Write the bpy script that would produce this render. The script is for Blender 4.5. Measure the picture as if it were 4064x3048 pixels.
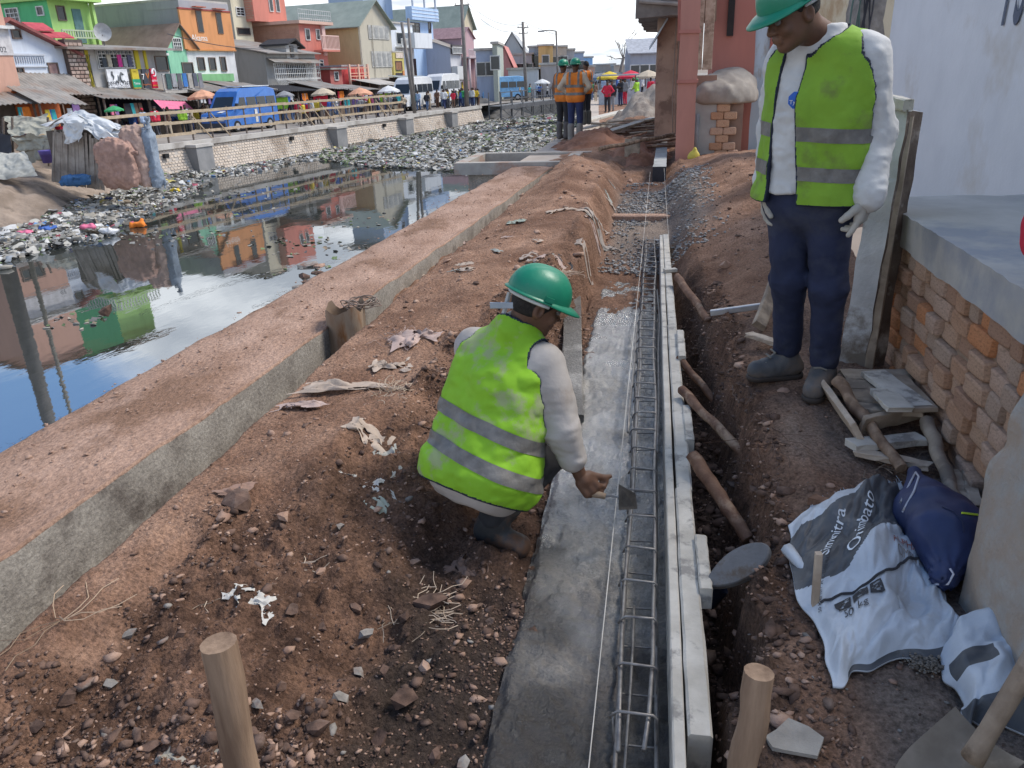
import bpy, bmesh, math, random
import numpy as np
from mathutils import Vector, Matrix
for o in list(bpy.data.objects): bpy.data.objects.remove(o, do_unlink=True)
random.seed(7); RNG = np.random.default_rng(7)
SC = bpy.context.scene; COL = SC.collection
# ---------------------------------------------------------------- camera
# pixel helpers work in original photo pixels (4064 x 3048)
PXF, PCX, PCY = 3123.4, 2032.0, 1524.0
CAMH = 1.5
def _basis():
    Y = np.array([2658.6-PCX, 266.4-PCY, PXF]); Y /= np.linalg.norm(Y)
    n = np.cross(Y, np.array([1, -0.035, 0.])); n /= np.linalg.norm(n)
    if n[1] < 0: n = -n
    U = -n; X = np.cross(Y, U)
    if X[0] < 0: X = -X
    return np.stack([X, Y, U])
RW = _basis()
def ray(px, py): return RW @ np.array([px-PCX, py-PCY, PXF])
C0 = np.array([0, 0, CAMH])
def atz(px, py, z=0.):
    d = ray(px, py); return C0 + d*((z-CAMH)/d[2])
def aty(px, py, y):
    d = ray(px, py); return C0 + d*(y/d[1])
def atx(px, py, x):
    d = ray(px, py); return C0 + d*(x/d[0])
cam_d = bpy.data.cameras.new('camera'); cam = bpy.data.objects.new('camera', cam_d); COL.objects.link(cam)
cam_d.sensor_width = 36; cam_d.lens = PXF/4064*36; cam_d.clip_start = .05; cam_d.clip_end = 3000
cx, cy, cz = RW @ np.array([1, 0, 0]), RW @ np.array([0, -1, 0]), RW @ np.array([0, 0, -1])
cam.matrix_world = Matrix(((cx[0], cy[0], cz[0], 0), (cx[1], cy[1], cz[1], 0), (cx[2], cy[2], cz[2], CAMH), (0, 0, 0, 1)))
SC.camera = cam
# ---------------------------------------------------------------- sky, sun, exposure
SUN_EL, SUN_AZ = math.radians(50), math.radians(62)      # azimuth clockwise from +Y
w = bpy.data.worlds.new('World'); SC.world = w; w.use_nodes = True
nt = w.node_tree; nd = nt.nodes; lk = nt.links; nd.clear()
out = nd.new('ShaderNodeOutputWorld'); bg = nd.new('ShaderNodeBackground'); lk.new(bg.outputs[0], out.inputs[0])
sky = nd.new('ShaderNodeTexSky'); sky.sky_type = 'NISHITA'; sky.sun_disc = False
sky.sun_elevation = SUN_EL; sky.sun_rotation = SUN_AZ; sky.air_density = 1.0; sky.dust_density = .3; sky.ozone_density = 2.5
tc = nd.new('ShaderNodeTexCoord'); sep = nd.new('ShaderNodeSeparateXYZ'); lk.new(tc.outputs['Generated'], sep.inputs[0])
def wm(op, a, b=None, c=None):
    m = nd.new('ShaderNodeMath'); m.operation = op
    for i, v in enumerate((a, b, c)):
        if v is None: continue
        if isinstance(v, (int, float)): m.inputs[i].default_value = v
        else: lk.new(v, m.inputs[i])
    return m.outputs[0]
zc = wm('ADD', wm('MAXIMUM', sep.outputs[2], 0.0), .16)
cmb = nd.new('ShaderNodeCombineXYZ'); lk.new(wm('DIVIDE', sep.outputs[0], zc), cmb.inputs[0]); lk.new(wm('DIVIDE', sep.outputs[1], zc), cmb.inputs[1])
cmb.inputs[2].default_value = 15.1
n1 = nd.new('ShaderNodeTexNoise'); n1.inputs['Scale'].default_value = .62; n1.inputs['Detail'].default_value = 9; n1.inputs['Roughness'].default_value = .56; n1.inputs['Distortion'].default_value = .5
lk.new(cmb.outputs[0], n1.inputs['Vector'])
n2 = nd.new('ShaderNodeTexNoise'); n2.inputs['Scale'].default_value = 2.1; n2.inputs['Detail'].default_value = 8; n2.inputs['Roughness'].default_value = .6
lk.new(cmb.outputs[0], n2.inputs['Vector'])
mr = nd.new('ShaderNodeMapRange'); mr.interpolation_type = 'SMOOTHSTEP'      # more cloud towards the horizon
mr.inputs['From Min'].default_value = .10; mr.inputs['From Max'].default_value = .36; mr.inputs['To Min'].default_value = .30; mr.inputs['To Max'].default_value = -.05
lk.new(sep.outputs[2], mr.inputs['Value'])
cov = nd.new('ShaderNodeMapRange'); cov.interpolation_type = 'SMOOTHSTEP'; cov.inputs['From Min'].default_value = .40; cov.inputs['From Max'].default_value = .56
lk.new(wm('ADD', n1.outputs[0], mr.outputs[0]), cov.inputs['Value'])
cr = nd.new('ShaderNodeValToRGB'); cr.color_ramp.elements[0].position = .36; cr.color_ramp.elements[0].color = (3.5, 3.8, 4.2, 1)
cr.color_ramp.elements[1].position = .6; cr.color_ramp.elements[1].color = (6.7, 6.9, 7.0, 1); lk.new(n2.outputs[0], cr.inputs[0])
mx = nd.new('ShaderNodeMix'); mx.data_type = 'RGBA'; lk.new(cov.outputs[0], mx.inputs['Factor'])
hs = nd.new('ShaderNodeHueSaturation'); hs.inputs['Saturation'].default_value = 1.1; lk.new(sky.outputs[0], hs.inputs['Color'])
lk.new(hs.outputs[0], mx.inputs['A']); lk.new(cr.outputs[0], mx.inputs['B'])
lk.new(mx.outputs['Result'], bg.inputs['Color']); bg.inputs['Strength'].default_value = .125
sd = bpy.data.lights.new('sun', 'SUN'); sun = bpy.data.objects.new('sun', sd); COL.objects.link(sun)
sd.energy = 2.0; sd.angle = math.radians(20); sd.color = (1, .93, .83)
sv = Vector((math.sin(SUN_AZ)*math.cos(SUN_EL), math.cos(SUN_AZ)*math.cos(SUN_EL), math.sin(SUN_EL)))
sun.rotation_euler = sv.to_track_quat('Z', 'Y').to_euler()
SC.view_settings.view_transform = 'Standard'; SC.view_settings.look = 'None'; SC.view_settings.gamma = 1
SC.view_settings.exposure = 0.92; SC.view_settings.use_curve_mapping = False
# ---------------------------------------------------------------- noise
def _h(ix, iy, iz, s):
    n = (ix.astype(np.int64)*374761393 + iy.astype(np.int64)*668265263 + iz.astype(np.int64)*1274126177 + s*362437) & 0xffffffff
    n = ((n ^ (n >> 13))*1274126177) & 0xffffffff
    n = ((n ^ (n >> 15))*2246822519) & 0xffffffff
    return ((n ^ (n >> 16)) & 0xffff)/32767.5-1
def vn(x, y, z=0., s=0):
    x, y, z = np.broadcast_arrays(np.asarray(x, float), np.asarray(y, float), np.asarray(z, float))
    fx, fy, fz = np.floor(x), np.floor(y), np.floor(z); u, v, t = x-fx, y-fy, z-fz
    u, v, t = [a*a*(3-2*a) for a in (u, v, t)]
    r = 0
    for i in (0, 1):
        for j in (0, 1):
            for k in (0, 1):
                r = r + _h(fx+i, fy+j, fz+k, s)*(u if i else 1-u)*(v if j else 1-v)*(t if k else 1-t)
    return r
def fbm(x, y, z=0., o=4, s=0, g=.5):
    a, f, r = 1, 1, 0
    for i in range(o):
        r = r + a*vn(np.asarray(x)*f, np.asarray(y)*f, np.asarray(z)*f, s+i*17); a *= g; f *= 2.03
    return r
def cell(x, y, s=0):
    "2d worley: distance to nearest point, its hash"
    x = np.asarray(x, float); y = np.asarray(y, float); fx, fy = np.floor(x), np.floor(y); best = np.full(x.shape, 9.); hh = np.zeros(x.shape)
    zz = np.zeros(x.shape)
    for i in (-1, 0, 1):
        for j in (-1, 0, 1):
            px = fx+i+.5+.45*_h(fx+i, fy+j, zz, s); py = fy+j+.5+.45*_h(fx+i, fy+j, zz, s+5)
            d = np.hypot(px-x, py-y); m = d < best; best = np.where(m, d, best); hh = np.where(m, _h(fx+i, fy+j, zz, s+9), hh)
    return best, hh
def sst(a, b, x): t = np.clip((np.asarray(x)-a)/(b-a), 0, 1); return t*t*(3-2*t)
# ---------------------------------------------------------------- materials
MATS = {}
def mat(name, c1, c2=None, scale=6, lo=.35, hi=.65, rough=.8, bump=0, bscale=40, spec=.3, metal=0, c3=None, s3=1.5, lo3=.52, hi3=.62, coord='Object', stretch=None, rvar=0, bdist=.01, attr=None, ca=None, alpha=None, sub=0, wave=None, coat=0, grain=None):
    if name in MATS: return MATS[name]
    m = bpy.data.materials.new(name); m.use_nodes = True; MATS[name] = m
    t = m.node_tree; N = t.nodes; L = t.links; b = N['Principled BSDF']
    b.inputs['Roughness'].default_value = rough; b.inputs['Specular IOR Level'].default_value = spec; b.inputs['Metallic'].default_value = metal
    if coat: b.inputs['Coat Weight'].default_value = coat
    if coord == 'World': g = N.new('ShaderNodeNewGeometry').outputs['Position']
    else: g = N.new('ShaderNodeTexCoord').outputs[coord]
    if stretch:
        mp = N.new('ShaderNodeMapping'); mp.inputs['Scale'].default_value = stretch; L.new(g, mp.inputs[0]); g = mp.outputs[0]
    def noise(sc, det=7, ro=.58):
        n = N.new('ShaderNodeTexNoise'); n.inputs['Scale'].default_value = sc; n.inputs['Detail'].default_value = det; n.inputs['Roughness'].default_value = ro; L.new(g, n.inputs['Vector']); return n.outputs[0]
    def ramp(src, a, c, la, lc):
        r = N.new('ShaderNodeValToRGB'); e = r.color_ramp.elements; e[0].position = la; e[1].position = lc; e[0].color = (*a, 1); e[1].color = (*c, 1); L.new(src, r.inputs[0]); return r.outputs[0]
    def mix(f, a, c):
        x = N.new('ShaderNodeMix'); x.data_type = 'RGBA'
        L.new(f, x.inputs['Factor']) if not isinstance(f, float) else None
        for i, v in (('A', a), ('B', c)):
            if isinstance(v, tuple): x.inputs[i].default_value = (*v, 1)
            else: L.new(v, x.inputs[i])
        return x.outputs['Result']
    col = None
    if c2 is not None:
        nn = noise(scale); col = ramp(nn, c1, c2, lo, hi)
        if rvar:
            rr = N.new('ShaderNodeMapRange'); rr.inputs['From Min'].default_value = lo; rr.inputs['From Max'].default_value = hi
            rr.inputs['To Min'].default_value = max(.02, rough-rvar); rr.inputs['To Max'].default_value = min(1, rough+rvar); L.new(nn, rr.inputs['Value']); L.new(rr.outputs[0], b.inputs['Roughness'])
    if c3 is not None:
        f = ramp(noise(s3, 9, .65), (0, 0, 0), (1, 1, 1), lo3, hi3)
        col = mix(f, col if col is not None else c1, c3)
    if attr:
        a = N.new('ShaderNodeAttribute'); a.attribute_name = attr; col = mix(a.outputs['Fac'], col if col is not None else c1, ca)
    if grain:
        gr = ramp(noise(grain[0], 5, .7), (1-grain[1],)*3, (1+grain[1],)*3, .32, .68); mu = N.new('ShaderNodeMix'); mu.data_type = 'RGBA'; mu.blend_type = 'MULTIPLY'; mu.inputs['Factor'].default_value = 1; L.new(col, mu.inputs['A']); L.new(gr, mu.inputs['B']); col = mu.outputs['Result']
    if col is None: b.inputs['Base Color'].default_value = (*c1, 1)
    else: L.new(col, b.inputs['Base Color'])
    if bump:
        bp = N.new('ShaderNodeBump'); bp.inputs['Strength'].default_value = bump; bp.inputs['Distance'].default_value = bdist; L.new(noise(bscale, 8, .65), bp.inputs['Height']); L.new(bp.outputs[0], b.inputs['Normal'])
    if alpha is not None: b.inputs['Alpha'].default_value = alpha
    if sub: b.inputs['Subsurface Weight'].default_value = sub
    return m
def plain(r, g, b_, rough=.75, var=.18, name=None):
    "a slightly uneven paint/cloth of one colour"
    key = name or 'p_%.3f_%.3f_%.3f_%.2f' % (r, g, b_, rough)
    return mat(key, (r*(1-var), g*(1-var), b_*(1-var)), (min(1, r*(1+var)), min(1, g*(1+var)), min(1, b_*(1+var))), scale=3, rough=rough, bump=.15, bscale=30, coord='World')
# ---------------------------------------------------------------- mesh builder
def tag(o, label=None, cat=None, group=None, kind=None):
    if label: o['label'] = label
    if cat: o['category'] = cat
    if group: o['group'] = group
    if kind: o['kind'] = kind
    return o
def link(o, parent=None):
    COL.objects.link(o)
    if parent is not None: o.parent = parent
    return o
def empty(name, loc=(0, 0, 0), rz=0, label=None, cat=None, group=None, parent=None, kind=None):
    o = bpy.data.objects.new(name, None); o.empty_display_size = .1; o.location = loc; o.rotation_euler = (0, 0, rz); link(o, parent)
    return tag(o, label, cat, group, kind)
def meshobj(name, V, F, mats=None, parent=None, label=None, cat=None, group=None, kind=None, smooth=False, mi=None, loc=None, rz=0, attr=None):
    me = bpy.data.meshes.new(name)
    V = np.asarray(V, float)
    if isinstance(F, np.ndarray):
        n, k = F.shape
        me.vertices.add(len(V)); me.vertices.foreach_set('co', V.ravel())
        me.loops.add(n*k); me.loops.foreach_set('vertex_index', F.ravel().astype(np.int32))
        me.polygons.add(n); me.polygons.foreach_set('loop_start', np.arange(0, n*k, k, dtype=np.int32)); me.polygons.foreach_set('loop_total', np.full(n, k, np.int32))
    else:
        me.from_pydata([tuple(v) for v in V], [], [tuple(int(i) for i in f) for f in F])
    if mats is None: mats = []
    if not isinstance(mats, (list, tuple)): mats = [mats]
    for m in mats: me.materials.append(m)
    if mi is not None: me.polygons.foreach_set('material_index', np.asarray(mi, np.int32))
    if attr:
        for an, av in attr.items():
            a = me.attributes.new(an, 'FLOAT', 'POINT'); a.data.foreach_set('value', np.asarray(av, np.float32))
    if smooth: me.polygons.foreach_set('use_smooth', np.ones(len(me.polygons), bool))
    me.update(); me.validate()
    o = bpy.data.objects.new(name, me); link(o, parent)
    if loc is not None: o.location = loc
    o.rotation_euler = (0, 0, rz)
    return tag(o, label, cat, group, kind)
class G:
    def __init__(s): s.v = []; s.f = []; s.m = []
    def add(s, V, F, m=0):
        b = len(s.v); s.v.extend([tuple(map(float, v)) for v in V]); s.f.extend([tuple(int(i)+b for i in f) for f in F]); s.m.extend([m]*len(F)); return s
    def box(s, a, b, m=0, M=None):
        x0, y0, z0 = a; x1, y1, z1 = b
        V = [(x0, y0, z0), (x1, y0, z0), (x1, y1, z0), (x0, y1, z0), (x0, y0, z1), (x1, y0, z1), (x1, y1, z1), (x0, y1, z1)]
        if M is not None: V = [tuple(M @ Vector(v)) for v in V]
        return s.add(V, [(0, 3, 2, 1), (4, 5, 6, 7), (0, 1, 5, 4), (1, 2, 6, 5), (2, 3, 7, 6), (3, 0, 4, 7)], m)
    def bar(s, p, q, w, h, m=0, up=(0, 0, 1), bev=0):
        p, q = Vector(p), Vector(q); d = (q-p); L = d.length; d.normalize(); upv = Vector(up)
        if abs(d.dot(upv)) > .98: upv = Vector((1, 0, 0))
        sx = d.cross(upv).normalized(); sz = sx.cross(d)
        c = [(-w/2, -h/2), (w/2, -h/2), (w/2, h/2), (-w/2, h/2)]
        if bev: 
            e = bev; c = [(-w/2+e, -h/2), (w/2-e, -h/2), (w/2, -h/2+e), (w/2, h/2-e), (w/2-e, h/2), (-w/2+e, h/2), (-w/2, h/2-e), (-w/2, -h/2+e)]
        n = len(c); V = [p+sx*a+sz*b for a, b in c]+[q+sx*a+sz*b for a, b in c]
        return s.add(V, [tuple(range(n))[::1], tuple(range(2*n-1, n-1, -1))]+[(i, n+i, n+(i+1) % n, (i+1) % n) for i in range(n)], m)
    def tube(s, P, R, n=8, m=0, cap=True, wob=0):
        P = [Vector(p) for p in P]; k = len(P)
        if not hasattr(R, '__len__'): R = [R]*k
        V = []; ref = Vector((0, 0, 1))
        d0 = (P[-1]-P[0])
        if d0.length < 1e-6 or abs(d0.normalized().z) > .9: ref = Vector((1, 0, .1))
        pr = None
        for i in range(k):
            d = (P[min(i+1, k-1)]-P[max(i-1, 0)]).normalized()
            a = d.cross(ref) if pr is None else (pr-d*pr.dot(d))
            if a.length < 1e-5: a = d.orthogonal()
            a.normalize(); pr = a; b = d.cross(a)
            for j in range(n):
                t = 2*math.pi*j/n; r = R[i]*(1+(random.uniform(-wob, wob) if wob else 0))
                V.append(P[i]+a*math.cos(t)*r+b*math.sin(t)*r)
        F = [(i*n+j, i*n+(j+1) % n, (i+1)*n+(j+1) % n, (i+1)*n+j) for i in range(k-1) for j in range(n)]
        if cap: F += [tuple(range(n))[::-1], tuple(range((k-1)*n, k*n))]
        return s.add(V, F, m)
    def lathe(s, prof, n=16, c=(0, 0, 0), m=0, sx=1, sy=1):
        V = [(c[0]+r*math.cos(2*math.pi*j/n)*sx, c[1]+r*math.sin(2*math.pi*j/n)*sy, c[2]+z) for r, z in prof for j in range(n)]
        k = len(prof); F = [(i*n+j, i*n+(j+1) % n, (i+1)*n+(j+1) % n, (i+1)*n+j) for i in range(k-1) for j in range(n)]
        return s.add(V, F, m)
    def prism(s, poly, d, m=0):
        "poly: list of 3d points, d: extrusion vector"
        n = len(poly); d = Vector(d); V = [Vector(p) for p in poly]+[Vector(p)+d for p in poly]
        return s.add(V, [tuple(range(n))[::-1], tuple(range(n, 2*n))]+[(i, (i+1) % n, n+(i+1) % n, n+i) for i in range(n)], m)
    def obj(s, name, mats=None, parent=None, smooth=False, **k):
        return meshobj(name, s.v, s.f, mats, parent, smooth=smooth, mi=s.m, **k)
def rough(V, amp, fr=6, seed=3):
    V = np.asarray(V, float); x, y, z = V.T
    return V+amp*np.stack([fbm(x*fr, y*fr, z*fr, 3, seed+i*31) for i in range(3)], 1)
def icos(sub=1, seed=0, amp=.25, sq=(1, 1, 1)):
    bm = bmesh.new(); bmesh.ops.create_icosphere(bm, subdivisions=sub, radius=1); V = np.array([v.co[:] for v in bm.verts]); F = np.array([[v.index for v in f.verts] for f in bm.faces]); bm.free()
    r = 1+amp*fbm(V[:, 0]*1.3, V[:, 1]*1.3, V[:, 2]*1.3+seed*7.7, 3, seed)
    V = V*r[:, None]
    V = np.sign(V)*np.abs(V)**.9
    return V*np.array(sq), F
def scatter_mesh(name, P, S, protos, mats, kind='stuff', mi=None, flat=.7, label=None, cat=None, parent=None, smooth=False, tilt=.6, attr=None, sqz=None):
    "many small pieces in one mesh"
    Vs, Fs, M, A = [], [], [], []; b = 0
    for i, (p, sc) in enumerate(zip(P, S)):
        V, F = protos[i % len(protos)]
        a, t1, t2 = RNG.uniform(0, 6.28), RNG.uniform(-tilt, tilt), RNG.uniform(-tilt, tilt)
        ca, sa = math.cos(a), math.sin(a); R = np.array([[ca, -sa, 0], [sa, ca, 0], [0, 0, 1]])
        c1, s1 = math.cos(t1), math.sin(t1); R = R @ np.array([[1, 0, 0], [0, c1, -s1], [0, s1, c1]])
        q = np.array([1, RNG.uniform(.6, 1.1), flat*RNG.uniform(.7, 1.2)])
        Vs.append((V*q*sc) @ R.T+p); Fs.append(F+b); b += len(V); M.append(np.full(len(F), 0 if mi is None else mi[i]))
        if attr is not None: A.append(np.full(len(V), attr[i]))
    return meshobj(name, np.concatenate(Vs), np.concatenate(Fs), mats, parent, kind=kind, mi=np.concatenate(M), label=label, cat=cat, smooth=smooth, attr=None if attr is None else {'hue': np.concatenate(A)})
def copy_tree(o, parent=None, **tags):
    c = o.copy(); COL.objects.link(c); c.parent = parent
    for k, v in tags.items(): c[k] = v
    for ch in list(o.children): copy_tree(ch, c)
    return c
# ---------------------------------------------------------------- signed distance surfaces
def cap(P, a, b, ra, rb=None):
    rb = ra if rb is None else rb; a = np.asarray(a, float); ab = np.asarray(b, float)-a; L = ab@ab+1e-12
    q = P-a; t = np.clip((q@ab)/L, 0, 1); return np.linalg.norm(q-t[..., None]*ab, axis=-1)-(ra+(rb-ra)*t)
def ell(P, c, r, R=None):
    q = P-np.asarray(c, float)
    if R is not None: q = q@np.asarray(R)
    r = np.asarray(r, float); k0 = np.linalg.norm(q/r, axis=-1); k1 = np.linalg.norm(q/(r*r), axis=-1)+1e-9
    return k0*(k0-1)/k1
def smin(a, b, k):
    h = np.clip(.5+.5*(b-a)/k, 0, 1); return b+(a-b)*h-k*h*(1-h)
def smax(a, b, k): return -smin(-a, -b, k)
def sun_(ds, k):
    r = ds[0]
    for d in ds[1:]: r = smin(r, d, k)
    return r
def snet(fn, lo, hi, h):
    lo = np.asarray(lo, float); n = np.maximum(np.ceil((np.asarray(hi)-lo)/h).astype(int)+1, 3)
    ax = [lo[i]+h*np.arange(n[i]) for i in range(3)]
    P = np.stack(np.meshgrid(*ax, indexing='ij'), -1)
    if P.size > 60000:                           # evaluate finely only near the surface
        q = 4; cidx = [np.unique(np.append(np.arange(0, n[i], q), n[i]-1)) for i in range(3)]; Dc = fn(P[np.ix_(*cidx)]); near = np.abs(Dc) < 2.9*q*h/2+.02
        for a in range(3):
            t = near.copy(); sl = [slice(None)]*3; s2 = [slice(None)]*3; sl[a] = slice(1, None); s2[a] = slice(0, -1); t[tuple(sl)] |= near[tuple(s2)]; t[tuple(s2)] |= near[tuple(sl)]; near = t
        mp = [np.searchsorted(cidx[i], np.arange(n[i]), side='right')-1 for i in range(3)]; fullm = near[np.ix_(*mp)]; D = np.where(Dc[np.ix_(*mp)] < 0, -1., 1.)
        D[fullm] = fn(P[fullm])
    else: D = fn(P)
    ins = D < 0
    c = np.zeros(n-1, int)
    for i in (0, 1):
        for j in (0, 1):
            for k in (0, 1): c += ins[i:n[0]-1+i, j:n[1]-1+j, k:n[2]-1+k]
    act = (c > 0) & (c < 8); I = np.argwhere(act)
    idx = np.full(n-1, -1); idx[act] = np.arange(len(I))
    acc = np.zeros((len(I), 3)); cnt = np.zeros(len(I))
    cor = [(0, 0, 0), (1, 0, 0), (0, 1, 0), (1, 1, 0), (0, 0, 1), (1, 0, 1), (0, 1, 1), (1, 1, 1)]
    for a in range(8):
        for b in range(a+1, 8):
            if sum(abs(cor[a][q]-cor[b][q]) for q in range(3)) != 1: continue
            A = I+np.array(cor[a]); B = I+np.array(cor[b]); da = D[A[:, 0], A[:, 1], A[:, 2]]; db = D[B[:, 0], B[:, 1], B[:, 2]]
            m = (da < 0) != (db < 0); t = np.where(m, da/(da-db+1e-15), 0)
            acc += (A+(B-A)*t[:, None])*m[:, None]; cnt += m
    V = lo+h*acc/np.maximum(cnt, 1)[:, None]
    Fs = []
    for d in range(3):
        e1, e2 = (d+1) % 3, (d+2) % 3
        s0 = [slice(None)]*3; s1 = [slice(None)]*3; s0[d] = slice(0, -1); s1[d] = slice(1, None)
        a, b = ins[tuple(s0)], ins[tuple(s1)]
        E = np.argwhere(a != b); E = E[(E[:, e1] > 0) & (E[:, e2] > 0) & (E[:, e1] < n[e1]-1) & (E[:, e2] < n[e2]-1)]
        if not len(E): continue
        q = []
        for o1, o2 in ((-1, -1), (0, -1), (0, 0), (-1, 0)):
            J = E.copy(); J[:, e1] += o1; J[:, e2] += o2; q.append(idx[J[:, 0], J[:, 1], J[:, 2]])
        q = np.stack(q, 1); flip = ~a[E[:, 0], E[:, 1], E[:, 2]]; q[flip] = q[flip][:, ::-1]; Fs.append(q)
    return V, np.concatenate(Fs)
def join(parts):
    Vs, Fs, b = [], [], 0
    for V, F in parts: Vs.append(V); Fs.append(np.asarray(F)+b); b += len(V)
    return np.concatenate(Vs), np.concatenate(Fs)
def text_obj(s, size, name='lettering', mats=None, parent=None, M=None, depth=.002, align='CENTER', bend=None, shear=0, xs=1, label=None):
    cu = bpy.data.curves.new(name, 'FONT'); cu.body = s; cu.size = size; cu.extrude = depth; cu.align_x = align; cu.align_y = 'CENTER'; cu.shear = shear; cu.resolution_u = 3
    o = bpy.data.objects.new('tmp', cu); COL.objects.link(o); dg = bpy.context.evaluated_depsgraph_get(); me = bpy.data.meshes.new_from_object(o.evaluated_get(dg)); bpy.data.objects.remove(o)
    V = np.array([v.co[:] for v in me.vertices]); V[:, 0] *= xs
    F = [tuple(p.vertices) for p in me.polygons]; bpy.data.meshes.remove(me)
    if bend: V = bend(V)
    if M is not None: V = np.array([(M @ Vector(v))[:] for v in V])
    return meshobj(name, V, F, mats, parent, label=label)
# ================================================================ SETTING: near bank
TXK = -.0165
def tx(y): return TXK*(np.asarray(y)-1.6)          # the trench runs slightly askew
def wx(y): return .0265*(np.asarray(y)-2.4)-.055         # the wall runs slightly towards the trench
ST = [
 (0.5, [(-2.2, 0), (-1.93, 0), (-1.80, -.02), (-1.70, -.12), (-1.3, -.18), (-.9, -.22), (-.75, -.30), (-.3, -.33), (.185, -.42), (.2, -.42), (.23, 0), (1.4, 0)]),
 (1.5, [(-2.2, 0), (-1.86, 0), (-1.72, -.02), (-1.60, -.13), (-1.25, -.17), (-.9, -.2), (-.75, -.29), (-.3, -.33), (.185, -.45), (.2, -.45), (.24, 0), (1.4, 0)]),
 (2.2, [(-2.2, 0), (-1.64, .01), (-1.50, -.10), (-1.2, -.13), (-.95, -.18), (-.72, -.28), (-.42, -.32), (.185, -.48), (.27, -.48), (.33, -.03), (.45, .0), (1.4, .02)]),
 (2.8, [(-2.2, 0), (-1.30, .03), (-1.17, -.07), (-.95, -.12), (-.78, -.26), (-.6, -.32), (.2, -.42), (.36, -.40), (.45, -.02), (.6, .06), (1.4, .06)]),
 (3.4, [(-2.2, 0), (-1.16, .06), (-1.05, -.01), (-.9, -.1), (-.68, -.3), (.2, -.42), (.33, -.40), (.42, .06), (.52, .125), (1.5, .13)]),
 (4.3, [(-2.2, 0), (-1.25, .08), (-1.0, .05), (-.78, -.18), (-.62, -.3), (.2, -.40), (.29, -.38), (.42, .04), (.6, .13), (1.6, .14)]),
 (5.4, [(-2.2, 0), (-1.4, .08), (-.98, .1), (-.75, .0), (-.62, -.3), (.18, -.36), (.26, -.36), (.4, .0), (.7, .15), (1.6, .2), (3, .3)]),
 (6.4, [(-2.2, -.04), (-1.5, .09), (-.82, .13), (-.62, .08), (-.55, -.28), (.15, -.3), (.30, -.05), (.7, .15), (1.6, .32), (4, .42)]),
 (7.5, [(-2.2, -.12), (-1.85, .0), (-1.2, .14), (-.7, .16), (-.6, .1), (-.52, -.28), (.15, -.28), (.35, 0), (.8, .22), (1.6, .4), (4, .5)]),
 (9.0, [(-2.3, -.12), (-1.75, .04), (-1.1, .2), (-.7, .17), (-.5, -.24), (.2, -.25), (.45, .1), (1., .32), (1.6, .42), (4, .5)]),
 (11., [(-2.3, -.12), (-1.7, .05), (-1.1, .28), (-.7, .2), (-.45, -.14), (.1, -.12), (.4, .12), (1., .32), (4, .45)]),
 (13., [(-2.3, -.2), (-1.8, .1), (-1.25, .24), (-.8, .1), (-.5, -.1), (.15, -.14), (.4, .05), (1., .25), (4, .35)]),
 (14.8, [(-2.4, -.05), (-1.6, .03), (-1, -.02), (0, -.12), (.5, .05), (4, .15)]),
 (17.5, [(-3, -.1), (-2.0, .02), (-1.0, .25), (-.4, -.05), (0, -.1), (4, .0)]),
 (20., [(-4, -.1), (-2.4, .0), (-1.6, .12), (-.6, .0), (0, -.1), (4, -.05)]),
 (25., [(-4, -.28), (-1.7, -.3), (-1., .15), (-.3, .1), (4, -.2)]),
 (33., [(-4, -.5), (-1.5, -.5), (-.6, -.25), (.2, -.2), (4, -.4)]),
 (47., [(-6, -.8), (4, -.8)]), (100., [(-8, -1.0), (4, -1.0)])]
def gbase(x, y):
    x = np.asarray(x, float); y = np.asarray(y, float); xt = x-tx(np.minimum(y, 13)); ys = [s[0] for s in ST]
    z = np.zeros(np.broadcast(x, y).shape)
    for i, (sy, pr) in enumerate(ST):
        lo = ys[i-1] if i else -9; hi = ys[i+1] if i+1 < len(ys) else 1e9
        wgt = np.where(y <= sy, np.clip((y-lo)/(sy-lo), 0, 1), np.clip((hi-y)/(hi-sy), 0, 1))
        if i == 0: wgt = np.where(y <= sy, 1, wgt)
        z += wgt*np.interp(xt+.03*vn(x*3, y*3, 0, 77)+.02*vn(x*9, y*9, 0, 78), [p[0] for p in pr], [p[1] for p in pr])
    return z
def zone(x, y):
    "1 where the soil was dug and is loose and moist, 0 where it is trodden dry"
    x = np.asarray(x, float); y = np.asarray(y, float); xt = x-tx(np.minimum(y, 13))
    xe = np.interp(y, [.5, 1.5, 2.2, 2.8, 3.4, 4.3, 5.4, 6.4, 9, 13], [-1.78, -1.72, -1.6, -1.27, -1.13, -1.1, -.95, -.8, -.72, -.8])
    w = sst(-.05, .09, xt-xe+.10*fbm(x*3, y*3, 0, 3, 5))
    xr = np.interp(y, [.5, 1.5, 2.2, 2.8, 3.4, 4.3, 5.4, 6.4, 9, 13], [.24, .25, .35, .5, .45, .45, .42, .34, .45, .4])
    r = sst(.0, .12, xt-xr+.05*fbm(x*4, y*4, 0, 3, 9))
    return w*(1-r), r
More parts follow.
